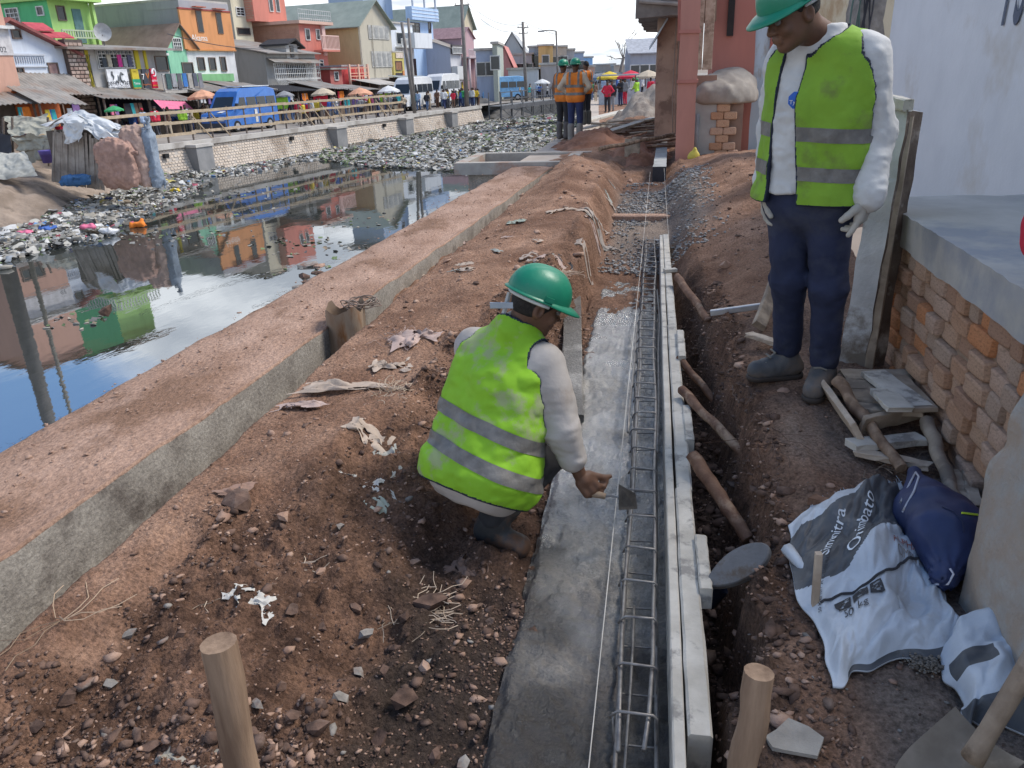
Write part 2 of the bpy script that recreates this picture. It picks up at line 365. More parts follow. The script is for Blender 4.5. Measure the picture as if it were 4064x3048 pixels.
def ground_h(x, y, detail=True):
    x = np.asarray(x, float); y = np.asarray(y, float)
    z = gbase(x, y); w, r = zone(x, y); xt = x-tx(np.minimum(y, 13))
    z = z+.022*sst(-1.84, -1.6, x)*fbm(x*2.2, y*2.2, 0, 4, 11)+.05*w*fbm(x*3.1, y*3.1, 0, 4, 13)*np.where(xt < -.5, 1, .25)
    if detail:
        floor = sst(-.75, -.5, xt)*sst(.3, .15, xt)
        d1, h1 = cell(x*7, y*7, 3); d2, h2 = cell(x*17, y*17, 4); d3, h3 = cell(x*37, y*37, 6)
        z = z+w*(1-.7*floor)*(.030*np.maximum(0, .55-d1)*(h1 > -.1)*1.6*(.5+h1)+.016*np.abs(fbm(x*11, y*11, 0, 3, 28))+.030*np.maximum(0, .6-d2)*1.5*(.6+.6*h2)+.014*np.maximum(0, .6-d3)*1.6)
        z = z+(1-w)*(.010*fbm(x*9, y*6, 0, 4, 21)+.004*fbm(x*40, y*28, 0, 2, 23)+.010*np.minimum(0, fbm(x*4, y*3, 0, 3, 26)+.25)+.012*r*np.maximum(0, .45-d2)*(h2 > .3))
        z = z+.012*w*floor*fbm(x*16, y*16, 0, 3, 33)
    # the drain channel: open up to y 5.75, then choked with soil
    xl_ = np.where(y < 6.2, -1.845+.006*vn(0, y*2, 0, 47), -1.905+wx(np.minimum(y, 13))); inch = sst(.004, -.012, x-xl_)
    fill = sst(5.6, 6.0, y+.2*vn(x*5, y*2, 0, 40))
    zc_ = -.50*(1-fill)+fill*(-.16+.06*fbm(x*6, y*5, 0, 3, 41)) if True else 0
    z = np.where(x < xl_+.01, np.where(y < 14, z*(1-inch)+inch*np.minimum(zc_, z+.02), z), z)
    return z
def gz(x, y): return float(ground_h(np.array([x]), np.array([y]), False)[0])
def patch(x0, x1, dx, ys, dz=0):
    xs = np.arange(x0, x1+dx*.5, dx); X, Y = np.meshgrid(xs, ys); Z = ground_h(X, Y)+dz
    w, r = zone(X, Y); n, m = X.shape; I = np.arange(n*m).reshape(n, m)
    F = np.stack([I[:-1, :-1], I[:-1, 1:], I[1:, 1:], I[1:, :-1]], -1).reshape(-1, 4)
    return np.stack([X, Y, Z], -1).reshape(-1, 3), F, w.ravel(), r.ravel()
def geo(a, b, k, d0):
    y = [a]
    while y[-1] < b: y.append(y[-1]+max(d0, k*y[-1]))
    return np.array(y)
pa = patch(-2.24, 1.35, .0115, geo(.75, 6.45, .0062, .009)); pb = patch(-2.19, 4, .028, geo(6.4, 14.3, .0062, .01), -.003); pc = patch(-7, 4, .09, geo(14.2, 100, .008, .02), -.006)
V = np.concatenate([pa[0], pb[0], pc[0]]); F = np.concatenate([pa[1], pb[1]+len(pa[0]), pc[1]+len(pa[0])+len(pb[0])])
W = np.concatenate([pa[2], pb[2], pc[2]])
_lx = np.interp(V[:, 1], [0, 13.9, 20, 28, 47, 70, 100], [-9, -2.5, -2.5, -2.9, -4.5, -6.4, -7.9]); KEEPC = (V[F[:, 0], 0] > _lx[F[:, 0]]) | (F[:, 0] < len(pa[0])+len(pb[0])); F = F[KEEPC]
def soil_mat():
    m = mat('soil', (.235, .132, .086), (.385, .235, .162), scale=3.0, rough=.95, spec=.15, coord='World', bump=1.0, bscale=42, bdist=.03, c3=(.175, .095, .062), s3=1.3, lo3=.45, hi3=.62)
    t = m.node_tree; N = t.nodes; L = t.links; b = N['Principled BSDF']
    src = b.inputs['Base Color'].links[0].from_socket
    a = N.new('ShaderNodeAttribute'); a.attribute_name = 'moist'
    g = N.new('ShaderNodeNewGeometry').outputs['Position']
    n = N.new('ShaderNodeTexNoise'); n.inputs['Scale'].default_value = 5; n.inputs['Detail'].default_value = 9; n.inputs['Roughness'].default_value = .7; L.new(g, n.inputs['Vector'])
    r = N.new('ShaderNodeValToRGB'); e = r.color_ramp.elements; e[0].position = .34; e[1].position = .68; e[0].color = (.055, .031, .022, 1); e[1].color = (.26, .148, .098, 1); L.new(n.outputs[0], r.inputs[0])
    x = N.new('ShaderNodeMix'); x.data_type = 'RGBA'; L.new(a.outputs['Fac'], x.inputs['Factor']); L.new(src, x.inputs['A']); L.new(r.outputs[0], x.inputs['B'])
    a2 = N.new('ShaderNodeAttribute'); a2.attribute_name = 'grey'
    x2 = N.new('ShaderNodeMix'); x2.data_type = 'RGBA'; L.new(a2.outputs['Fac'], x2.inputs['Factor']); L.new(x.outputs['Result'], x2.inputs['A']); x2.inputs['B'].default_value = (.235, .195, .165, 1)
    a4 = N.new('ShaderNodeAttribute'); a4.attribute_name = 'dark_ground'; x4 = N.new('ShaderNodeMix'); x4.data_type = 'RGBA'; L.new(a4.outputs['Fac'], x4.inputs['Factor']); L.new(x2.outputs['Result'], x4.inputs['A']); x4.inputs['B'].default_value = (.050, .038, .032, 1); x2 = x4
    n3 = N.new('ShaderNodeTexNoise'); n3.inputs['Scale'].default_value = 75; n3.inputs['Detail'].default_value = 5; n3.inputs['Roughness'].default_value = .7; L.new(g, n3.inputs['Vector'])
    r3 = N.new('ShaderNodeValToRGB'); r3.color_ramp.elements[0].position = .33; r3.color_ramp.elements[1].position = .67; r3.color_ramp.elements[0].color = (.5, .5, .5, 1); r3.color_ramp.elements[1].color = (1.5, 1.5, 1.5, 1); L.new(n3.outputs[0], r3.inputs[0])
    x3 = N.new('ShaderNodeMix'); x3.data_type = 'RGBA'; x3.blend_type = 'MULTIPLY'; x3.inputs['Factor'].default_value = 1; L.new(x2.outputs['Result'], x3.inputs['A']); L.new(r3.outputs[0], x3.inputs['B'])
    L.new(x3.outputs['Result'], b.inputs['Base Color']); return m
SOIL = soil_mat()
xt_ = V[:, 0]-tx(np.minimum(V[:, 1], 13))
grey = sst(.42, .6, xt_)*sst(5.5, 2.5, V[:, 1])*.7*(.6+.6*fbm(V[:, 0]*3, V[:, 1]*3, 0, 3, 50))      # trodden grey-brown path
grey = np.maximum(grey, sst(7.2, 8.4, V[:, 1])*sst(11.8, 11.0, V[:, 1])*sst(-.55, -.35, xt_)*sst(.75, .4, xt_)*.85)   # spilt gravel
W2 = W*(1-.55*sst(4.5, 8, V[:, 1])); W2 = np.clip(W2+.42*sst(.25, .5, xt_)*sst(7, 3, V[:, 1]), 0, 1)
meshobj('ground', V, F, SOIL, kind='structure', smooth=True, attr={'moist': W2, 'grey': np.clip(grey, 0, 1), 'dark_ground': np.clip(sst(-.98, -.72, xt_+.10*fbm(V[:, 0]*4, V[:, 1]*4, 0, 3, 52))*sst(.0, -.2, xt_)*sst(2.9, 2.1, V[:, 1])*.9+sst(.17, .19, xt_)*sst(.42, .30, xt_)*sst(7, 5, V[:, 1])*.6, 0, 1)})  # last mask: dark mud strip left of slab, plus darker side trench floor
# ---- near canal wall with drain channel (concrete, dust on top)
CONC = mat('concrete_side', (.225, .20, .172), (.335, .305, .265), scale=5, grain=(55, .32), rough=.85, bump=.7, bscale=60, coord='World', c3=(.13, .11, .095), s3=3, lo3=.55, hi3=.7)
def sweep(name, prof, ys, m, jit=0, mi=None, bumpz=0, seed=1, **k):
    P = np.array(prof, float); n = len(P); V = []
    for y in ys:
        q = P.copy(); X = q[:, 0]+float(wx(min(y, 13.5))); Yy = np.full(n, y)
        V.append(np.stack([X, Yy, q[:, 1]], 1))
    V = np.array(V); A = V.reshape(-1, 3).copy()
    if jit: A[:, 0] += jit*fbm(A[:, 1]*3, A[:, 2]*4, A[:, 0], 3, seed); 
    if bumpz: A[:, 2] += bumpz*fbm(A[:, 0]*5, A[:, 1]*4, 0, 4, seed+3)*np.clip((A[:, 2]+.15)*8, 0, 1)
    I = np.arange(len(ys)*n).reshape(len(ys), n)
    F = np.stack([I[:-1, :-1], I[:-1, 1:], I[1:, 1:], I[1:, :-1]], -1).reshape(-1, 4)
    return meshobj(name, A, F, m, mi=None if mi is None else np.tile(mi, len(ys)-1), smooth=True, **k)
DUST = mat('dusty_concrete', (.285, .178, .128), (.42, .28, .213), scale=2.6, rough=.95, spec=.12, coord='World', bump=.9, bscale=38, bdist=.025, c3=(.225, .135, .092), s3=1.7, stretch=(1, .6, 1), grain=(70, .35))
ys = geo(.3, 14.0, .009, .02)
top = [(-2.86+t*.68, -.02+.02*math.sin(t*3)) for t in np.linspace(0, 1, 22)]
prof = [(-3.05, -3.6), (-2.98, -1.2), (-2.90, -.30), (-2.885, -.06)]+top+[(-2.15, -.004), (-2.148, -.02), (-2.148, -.10), (-2.15, -.25), (-2.15, -.55)]
mi = [0 if (i < 3 or i >= len(prof)-4) else 1 for i in range(len(prof)-1)]
cw = sweep('canal_wall', prof, ys, [CONC, DUST], jit=.005, bumpz=.010, mi=mi, kind='structure')
# channel floor
sweep('channel_floor', [(-2.16, -.47), (-1.80, -.47)], geo(.3, 6.2, .02, .1), CONC, kind='structure')
# wall beyond the outlet box, up to the far bank end
far = [(13.9, -2.58, 0), (20, -2.6, -.02), (28, -3.0, -.3), (47, -4.6, -.8), (70, -6.5, -.9), (100, -8, -1)]
g = G()
for (y0, x0, z0), (y1, x1, z1) in zip(far[:-1], far[1:]):
    g.add([(x0-.2, y0, -3.6), (x0, y0, z0+.02), (x0+.75, y0, z0+.02), (x0+.75, y0, z0-.4), (x1-.2, y1, -3.6), (x1, y1, z1+.02), (x1+.75, y1, z1+.02), (x1+.75, y1, z1-.4)], [(0, 4, 5, 1), (1, 5, 6, 2), (2, 6, 7, 3)], 0)
g.obj('canal_wall', mat('pale_concrete', (.36, .30, .25), (.47, .40, .34), scale=2, rough=.9, coord='World', bump=.3, bscale=20), kind='structure')
# outlet box that juts into the canal
OB = mat('outlet_concrete', (.30, .275, .245), (.40, .37, .33), scale=4, rough=.85, bump=.3, bscale=40, coord='World', c3=(.33, .22, .17), s3=1.5)
ob = empty('outlet_box', (-2.9, 14.4, 0), label='grey concrete outlet box jutting from the canal wall over the water', cat='outlet')
g = G(); g.box((-.75, -.62, -.14), (1.15, -.42, .06)); g.box((-.75, -.42, -.14), (-.55, 1.05, .06)); g.box((-.75, 1.05, -.14), (1.5, 1.25, .06)); g.box((1.15, -.30, -.14), (1.35, 1.05, .07)); g.obj('rim', OB, ob)
g = G(); g.box((-.55, -.42, -3.4), (-.5, 1.05, -.143)); g.box((-.5, -.5, -3.4), (.2, -.42, -.143)); g.box((-.5, -.42, -.5), (1.15, 1.05, -.45)); g.obj('shaft', CONC, ob)
# ---- blinding slab in the trench, wet in patches
def wet_mat():
    m = mat('wet_concrete', (.19, .175, .155), (.36, .335, .30), scale=5, rough=.5, spec=.9, coord='World', bump=1.0, bscale=60, bdist=.016, grain=(80, .3), attr='mud', ca=(.080, .062, .052), c3=(.15, .125, .105), s3=2.2, lo3=.54, hi3=.7)
    t = m.node_tree; N = t.nodes; L = t.links; b = N['Principled BSDF']; g = N.new('ShaderNodeNewGeometry').outputs['Position']
    n = N.new('ShaderNodeTexNoise'); n.inputs['Scale'].default_value = 2.3; n.inputs['Detail'].default_value = 5; L.new(g, n.inputs['Vector'])
    r = N.new('ShaderNodeMapRange'); r.inputs['From Min'].default_value = .38; r.inputs['From Max'].default_value = .6; r.inputs['To Min'].default_value = .60; r.inputs['To Max'].default_value = .25; L.new(n.outputs[0], r.inputs['Value']); L.new(r.outputs[0], b.inputs['Roughness'])
    r2 = N.new('ShaderNodeMapRange'); r2.inputs['From Min'].default_value = .34; r2.inputs['From Max'].default_value = .50; L.new(n.outputs[0], r2.inputs['Value']); aw = N.new('ShaderNodeAttribute'); aw.attribute_name = 'wet'; mw = N.new('ShaderNodeMath'); mw.operation = 'MULTIPLY'; L.new(r2.outputs[0], mw.inputs[0]); L.new(aw.outputs['Fac'], mw.inputs[1]); L.new(mw.outputs[0], b.inputs['Coat Weight']); b.inputs['Coat IOR'].default_value = 3.2; b.inputs['Coat Roughness'].default_value = .13; cs = b.inputs['Base Color'].links[0].from_socket; dk = N.new('ShaderNodeMix'); dk.data_type = 'RGBA'; dk.blend_type = 'MULTIPLY'; L.new(r2.outputs[0], dk.inputs['Factor']); L.new(cs, dk.inputs['A']); dk.inputs['B'].default_value = (.34, .33, .315, 1); L.new(dk.outputs['Result'], b.inputs['Base Color'])
    for q in list(N):
        if q.bl_idname == 'ShaderNodeBump': L.new(q.outputs[0], b.inputs['Coat Normal'])
    return m
WET = wet_mat()
xs = np.linspace(-.44, .09, 60); ys = geo(.9, 6.95, .0065, .01); X, Y = np.meshgrid(xs, ys)
edge = sst(-.44, -.40, X+.006*vn(Y*6, 0, 0, 4))
Z = -.288+.006*fbm(X*11, Y*8, 0, 4, 61)+.011*fbm(X*34, Y*30, 0, 2, 62)-.03*(1-edge)
X2 = X+tx(Y)-.012+(X < -.43)*.006*vn(Y*7, 1, 0, 63)
n, m = X.shape; I = np.arange(n*m).reshape(n, m); F = np.stack([I[:-1, :-1], I[:-1, 1:], I[1:, 1:], I[1:, :-1]], -1).reshape(-1, 4)
V = np.stack([X2, Y, Z], -1).reshape(-1, 3)
V[:, 0] += .0
sk = G(); meshobj('blinding_slab', V, F, WET, kind='structure', smooth=True, attr={'wet': np.clip(sst(2.1, 2.7, V[:, 1]+.4*fbm(V[:, 0]*5, V[:, 1]*3, 0, 2, 67))*sst(7.2, 6.2, V[:, 1]), 0, 1), 'mud': np.clip(.9*sst(.10, .0, V[:, 0]-V[:, 1]*TXK+.455+.03*vn(V[:, 1]*5, 3, 0, 8))+1.1*sst(2.9, 1.7, V[:, 1]+.5*fbm(V[:, 0]*4, V[:, 1]*3, 0, 3, 64))*.75, 0, 1)})
# ================================================================ SETTING: canal, far bank, street
ZW, ZR = -3.0, -1.45                                  # water, street level on the far bank
W0 = np.array([-25.81, 37.86]); UU = np.array([.18400726, .98292488]); NN = np.array([-UU[1], UU[0]])
STROT = math.atan2(UU[1], UU[0])
def stp(s, t, z=0.): q = W0+UU*s+NN*t; return (float(q[0]), float(q[1]), float(z))
def st_of(p): q = np.asarray(p[:2])-W0; return float(q@UU), float(q@NN)
def fac(px, py, t):
    "street coordinate s and height z of a photo pixel on the vertical plane t"
    d = ray(px, py); q = W0+NN*t; k = (q@NN)/(d[:2]@NN); P = C0+d*k; return st_of(P)[0], float(P[2])
def sid(px, py, s):
    "t and z of a photo pixel on the cross plane s"
    d = ray(px, py); q = W0+UU*s; k = (q@UU)/(d[:2]@UU); P = C0+d*k; return st_of(P)[1], float(P[2])
# ---- water
def water_mat():
    m = bpy.data.materials.new('canal_water'); m.use_nodes = True; t = m.node_tree; N = t.nodes; L = t.links; N.clear()
    o = N.new('ShaderNodeOutputMaterial'); mx = N.new('ShaderNodeMixShader'); df = N.new('ShaderNodeBsdfDiffuse'); gl = N.new('ShaderNodeBsdfGlossy'); fr = N.new('ShaderNodeFresnel')
    df.inputs[0].default_value = (.035, .038, .032, 1); gl.inputs['Roughness'].default_value = .015; gl.inputs[0].default_value = (.92, .95, 1, 1); fr.inputs[0].default_value = 7.0
    g = N.new('ShaderNodeNewGeometry').outputs['Position']; mp = N.new('ShaderNodeMapping'); mp.inputs['Scale'].default_value = (1, .45, 1); L.new(g, mp.inputs[0])
    n = N.new('ShaderNodeTexNoise'); n.inputs['Scale'].default_value = 2.6; n.inputs['Detail'].default_value = 4; L.new(mp.outputs[0], n.inputs['Vector'])
    b = N.new('ShaderNodeBump'); b.inputs['Strength'].default_value = .02; b.inputs['Distance'].default_value = .1; L.new(n.outputs[0], b.inputs['Height']); L.new(b.outputs[0], gl.inputs['Normal'])
    L.new(fr.outputs[0], mx.inputs[0]); L.new(df.outputs[0], mx.inputs[1]); L.new(gl.outputs[0], mx.inputs[2]); L.new(mx.outputs[0], o.inputs[0]); return m
meshobj('canal_water', [(-60, -5, ZW), (-2.6, -5, ZW), (-2.0, 110, ZW), (-60, 110, ZW)], [(0, 1, 2, 3)], water_mat(), kind='structure')
# ---- land far behind everything, down to the horizon
EARTH = mat('far_ground', (.20, .16, .13), (.28, .23, .19), scale=.2, rough=.95, coord='World')
meshobj('far_ground', [(-900, -200, -3.7), (900, -200, -3.7), (900, 2500, -3.7), (-900, 2500, -3.7)], [(0, 1, 2, 3)], EARTH, kind='structure')
sp_ = [stp(*q, ZR) for q in ((-1, .15), (52, .15), (52, 60), (-30, 60), (-30, 9), (-4, 5.5))]
ROADM = mat('street_dust', (.24, .215, .19), (.34, .305, .27), scale=.7, rough=.95, coord='World', bump=.3, bscale=8, c3=(.17, .15, .135), s3=.5)
meshobj('street', sp_, [(0, 1, 2, 3, 4, 5)], ROADM, kind='structure')
g = G(); e0 = stp(50, .15, ZR-.004)
g.add([e0, (-3.5, 92, ZR-.004), (30, 92, ZR-.004), (30, 400, ZR-.004), (-140, 400, ZR-.004), stp(50, 60, ZR-.004)], [(0, 1, 2, 3, 4, 5)]); g.obj('street', ROADM, kind='structure')
g = G(); g.add([e0, (-3.5, 92, ZR-.004), (-3.5, 92, -3.6), (*e0[:2], -3.6)], [(0, 1, 2, 3)]); g.obj('canal_head_wall', CONC, kind='structure')
# ---- far canal wall: battered brick face, coping, piers
BRK = mat('far_wall_brick', (.50, .42, .34), (.60, .51, .42), scale=1.1, rough=.9, coord='World', c3=(.33, .26, .2), s3=.4)
MORT = mat('far_wall_mortar', (.36, .32, .28), (.44, .40, .355), scale=1.2, rough=.95, coord='World')
PALE = mat('coping_concrete', (.40, .375, .34), (.50, .47, .43), scale=1.5, rough=.9, coord='World', bump=.2, bscale=10, c3=(.31, .28, .25), s3=.6)
WL = 42.6
fw = empty('canal_wall', stp(-4, 0, ZW-.4), STROT, label='battered brick canal wall with pale coping along the far street', cat='wall')
L_ = WL+4
g = G(); g.add([(0, .12, 1.75), (L_, .12, 1.75), (L_, -.42, .0), (0, -.42, .0)], [(0, 3, 2, 1)]); g.obj('backing', MORT, fw)
g = G(); g.box((0, -.03, 1.75), (L_, .42, 2.02)); g.obj('coping', PALE, fw)
g = G(); rows = 9
for r in range(rows):
    z0 = .42+r*.15; x = .2+random.uniform(0, .1)-(r % 2)*.1
    while x < L_-.3:
        l = random.uniform(.17, .21)
        if random.random() > .05:
            def yy(z): return -.42+.54*z/1.75
            pr = random.uniform(.015, .04)
            g.add([(x, yy(z0)-pr, z0), (x+l, yy(z0)-pr, z0), (x+l, yy(z0+.10)-pr, z0+.10), (x, yy(z0+.10)-pr, z0+.10), (x, yy(z0)+.05, z0), (x+l, yy(z0)+.05, z0), (x+l, yy(z0+.1)+.05, z0+.1), (x, yy(z0+.1)+.05, z0+.1)], [(0, 1, 2, 3), (4, 5, 1, 0), (1, 5, 6, 2), (2, 6, 7, 3), (0, 3, 7, 4)])
        x += l+.045
g.obj('bricks', BRK, fw, kind='stuff')
GP = mat('pier_concrete', (.20, .20, .20), (.27, .265, .26), scale=1.6, rough=.85, coord='World', bump=.2, bscale=12)
for k, (px, py, wd) in enumerate([(790, 600, 1.25), (1340, 545, 1.25), (1610, 500, 1.25), (1790, 470, 1.2), (1140, 560, .0)]):
    if not wd: continue
    s, z = fac(px, py, -.3)
    p = empty('wall_pier', stp(s-wd/2, -.45, ZW-.4), STROT, label=('grey concrete pier on the canal wall beside the sack pile', 'grey concrete pier on the canal wall below the fence end braces', 'grey concrete pier on the canal wall below the leaning poles', 'grey concrete pier at the bridge end of the canal wall')[k], cat='pier', group='piers along the far canal wall')
    g = G(); g.box((0, -.25, 0), (wd, .6, 1.72)); g.obj('shaft', GP, p)
    g = G(); g.box((-.06, -.31, 1.72), (wd+.06, .4, 1.86)); g.obj('cap', PALE, p)
for px, py in ((645, 605), (1150, 545), (1520, 497)):
    s, z = fac(px, py, -.08); meshobj('weep_hole', *(lambda q: (q.v, q.f))(G().box((0, -.12, 0), (.28, .06, .22))), mat('dark_hole', (.02, .02, .02)), fw, loc=(s+4, -.1, 1.35), rz=0)
# ---- mud shore on the left with the rubbish tide
MUD = mat('shore_mud', (.20, .155, .12), (.34, .27, .215), scale=1.2, rough=.95, coord='World', bump=.6, bscale=9, bdist=.06, c3=(.13, .105, .085), s3=.7)
xs = np.linspace(-48, -17.5, 190); ys = np.linspace(14, 52, 210); X, Y = np.meshgrid(xs, ys)
shore = np.interp(Y, [14, 20, 23, 28, 32, 38, 41, 44, 47], [-18.7, -18.4, -18.9, -20.3, -21.5, -23.2, -24.6, -27.5, -32])
dsh = shore-X+.6*fbm(X*.5, Y*.5, 0, 3, 71)
Z = ZW-.12+.20*sst(-.2, 1.6, dsh)+.95*sst(2.6, 5.0, dsh+.3*vn(X*.9, Y*.9, 0, 74))+.62*sst(5.0, 7.0, dsh)+.10*fbm(X*.9, Y*.9, 0, 4, 72)*sst(0, 2, dsh)+.03*fbm(X*4, Y*4, 0, 2, 73)
n, m = X.shape; I = np.arange(n*m).reshape(n, m); F = np.stack([I[:-1, :-1], I[:-1, 1:], I[1:, 1:], I[1:, :-1]], -1).reshape(-1, 4)
keep = (dsh.ravel()[F] > -.6).any(1) & np.array([(lambda q: q[1] < .05 or (q[0] < -1 and q[1] < 8))(st_of((x, y))) for x, y in zip(X.ravel()[F[:, 0]], Y.ravel()[F[:, 0]])])
meshobj('mud_shore', np.stack([X, Y, Z], -1).reshape(-1, 3), F[keep], MUD, kind='structure', smooth=True)
def shore_z(x, y):
    sh = np.interp(y, [14, 20, 23, 28, 32, 38, 41, 44, 47], [-18.7, -18.4, -18.9, -20.3, -21.5, -23.2, -24.6, -27.5, -32]); d = sh-x
    return max(ZW, ZW-.12+.20*float(sst(-.2, 1.6, d))+.95*float(sst(2.6, 5.0, d))+.62*float(sst(5.0, 7.0, d)))
# rubbish: flattened bits of plastic, paper, bottles
def sheetbit(seed):
    n = 4; u = np.linspace(-1, 1, n); X, Y = np.meshgrid(u, u); Z = .35*fbm(X*1.1+seed*3, Y*1.1, 0, 2, seed); X = X+.25*vn(X*2, Y*2, seed, 5); Y = Y+.25*vn(X*2, Y*2, seed, 6)
    I = np.arange(n*n).reshape(n, n); F = np.stack([I[:-1, :-1], I[:-1, 1:], I[1:, 1:], I[1:, :-1]], -1).reshape(-1, 4)
    F = np.concatenate([F[:, [0, 1, 2]], F[:, [0, 2, 3]]]); return np.stack([X, Y, Z], -1).reshape(-1, 3), F
BITS = [sheetbit(i) for i in range(8)]+[icos(1, i, .3, (1, .55, .4)) for i in range(4)]
LIT = [plain(.38, .37, .34, .7), plain(.26, .25, .225, .8), plain(.32, .295, .25, .8), plain(.12, .115, .11, .8), plain(.48, .48, .47, .5), plain(.15, .20, .09, .8), plain(.10, .22, .42, .6), plain(.50, .12, .16, .6), plain(.5, .42, .14, .6), plain(.20, .16, .12, .9)]
LW = np.array([.26, .2, .22, .07, .14, .04, .008, .006, .006, .07]); LW /= LW.sum()
def lit_idx(n, w=LW): return RNG.choice(len(w), n, p=w)
P, S = [], []
while len(P) < 8500:
    y = RNG.uniform(15, 47); sh = np.interp(y, [14, 20, 23, 28, 32, 38, 41, 44, 47], [-18.7, -18.4, -18.9, -20.3, -21.5, -23.2, -24.6, -27.5, -32])
    dd = RNG.normal(1.1, 1.15); x = sh-dd
    if dd < -1.1 or dd > 4 or st_of((x, y))[1] > -.3 or vn(x*.35, y*.35, 0, 90) < -.45+.25*abs(dd-1): continue
    P.append((x, y, max(ZW+.02, shore_z(x, y))+.03+RNG.uniform(0, .06))); S.append(RNG.uniform(.035, .12)*(1.9 if RNG.random() < .12 else 1))
for _ in range(2600):
    a_ = RNG.uniform(1, 24); q = stp(a_, -.7-abs(RNG.normal(0, 1.3))*(1-a_/30)-RNG.uniform(0, .5), ZW+.03); P.append(q); S.append(RNG.uniform(.05, .15))
W3 = LW.copy(); W3[[6, 7, 4]] *= 1.3; W3 /= W3.sum()
scatter_mesh('shore_rubbish', P, S, BITS, LIT, mi=lit_idx(len(P), W3), flat=.8, tilt=1.1, label='tide of plastic bags and rubbish along the muddy shore', cat='rubbish')
# floating mat that closes the canal
P, S, MI = [], [], []
W4 = LW.copy(); W4[5] = .05; W4 /= W4.sum()
Wg = LW.copy(); Wg[5] = .45; Wg /= Wg.sum()
while len(P) < 30000:
    u = RNG.random()**1.25; y = 37.5+u*54; x0, x1 = np.interp(y, [37, 40, 45, 52, 60, 75, 92], [-8.5, -14, -19.6, -22.5, -21, -19.3, -17]), -3.3-.045*max(0, y-28)
    x = RNG.uniform(x0-.4, x1)
    fr = 39.3+.9*vn(x*.4, 0, 0, 12)+np.interp(x, [-20, -15, -8, -3], [6.2, 2.6, -1.2, -1.7])
    if y < fr or RNG.random() < .03: continue
    green = vn(x*.22, y*.11, 0, 15)+.5*vn(x*.8, y*.4, 0, 16) > .42
    P.append((x, y, ZW+.03+RNG.uniform(0, .09)+.08*max(0, vn(x*.5, y*.5, 0, 17)))); S.append(RNG.uniform(.05, .135)*(1+.014*(y-38))*(1.7 if RNG.random() < .05 else 1)); MI.append(RNG.choice(10, p=Wg if (green and RNG.random() < .65) else W4))
scatter_mesh('floating_rubbish', P, S, BITS, LIT, mi=MI, flat=.9, tilt=.9, label='thick mat of floating rubbish and weed covering the canal', cat='rubbish')
meshobj('scum_layer', [(-24, 46.5, ZW+.012), (-19.5, 45.2, ZW+.012), (-15, 42.0, ZW+.012), (-9, 38.3, ZW+.012), (-3.2, 37.6, ZW+.012), (-2.5, 93, ZW+.012), (-22, 93, ZW+.012)], [(0, 1, 2, 3, 4, 5, 6)], mat('scum', (.24, .23, .20), (.36, .345, .31), scale=1.5, rough=.9, coord='World', bump=.8, bscale=6, bdist=.1), kind='structure')
# loose clumps and weeds on the open water
P, S, MI = [], [], []
for (px, py, nn_, sp) in [(1290, 975, 40, 1.1), (1235, 1065, 10, .35), (1060, 1090, 5, .25), (1450, 880, 30, 1.2), (1180, 960, 25, .7), (560, 945, 40, 1.3), (690, 955, 30, .9), (330, 1275, 22, .5), (1130, 760, 30, 1.5), (980, 840, 25, 1.0), (860, 770, 50, 1.8)]:
    c = atz(px, py, ZW)
    for _ in range(nn_): P.append((c[0]+RNG.normal(0, sp), c[1]+RNG.normal(0, sp*.6), ZW+.01)); S.append(RNG.uniform(.03, .085)); MI.append(RNG.choice([1, 3, 5, 9, 2]))
scatter_mesh('drifting_clumps', P, S, BITS, LIT, mi=MI, flat=.7, label='small clumps of weed and rubbish drifting on open water', cat='rubbish')
# ================================================================ STREET: buildings along the far bank
GLASS = mat('dark_pane', (.025, .03, .035), rough=.12, spec=.6)
WOODF = plain(.16, .12, .10, .7); WHITEF = plain(.62, .62, .60, .6)
TIN = mat('tin_roof', (.20, .185, .17), (.33, .31, .285), scale=1.4, rough=.6, spec=.4, coord='World', c3=(.19, .12, .085), s3=.7, lo3=.5, hi3=.68)
TILE = mat('old_tile_roof', (.19, .13, .105), (.28, .20, .165), scale=1.2, rough=.9, coord='World', bump=.4, bscale=10)
GRN_ROOF = mat('green_grey_roof', (.22, .26, .225), (.29, .33, .285), scale=.8, rough=.75, coord='World')
DARKROOF = plain(.035, .033, .035, .7)
def wallm(c, name=None, dirt=.58):
    return mat(name or 'wall_%.2f_%.2f_%.2f' % c, tuple(x*.9 for x in c), tuple(min(1, x*1.08) for x in c), scale=.9, rough=.9, coord='World', bump=.2, bscale=9, c3=tuple(x*dirt for x in c), s3=.9, lo3=.5, hi3=.76, stretch=(1, 1, .22))
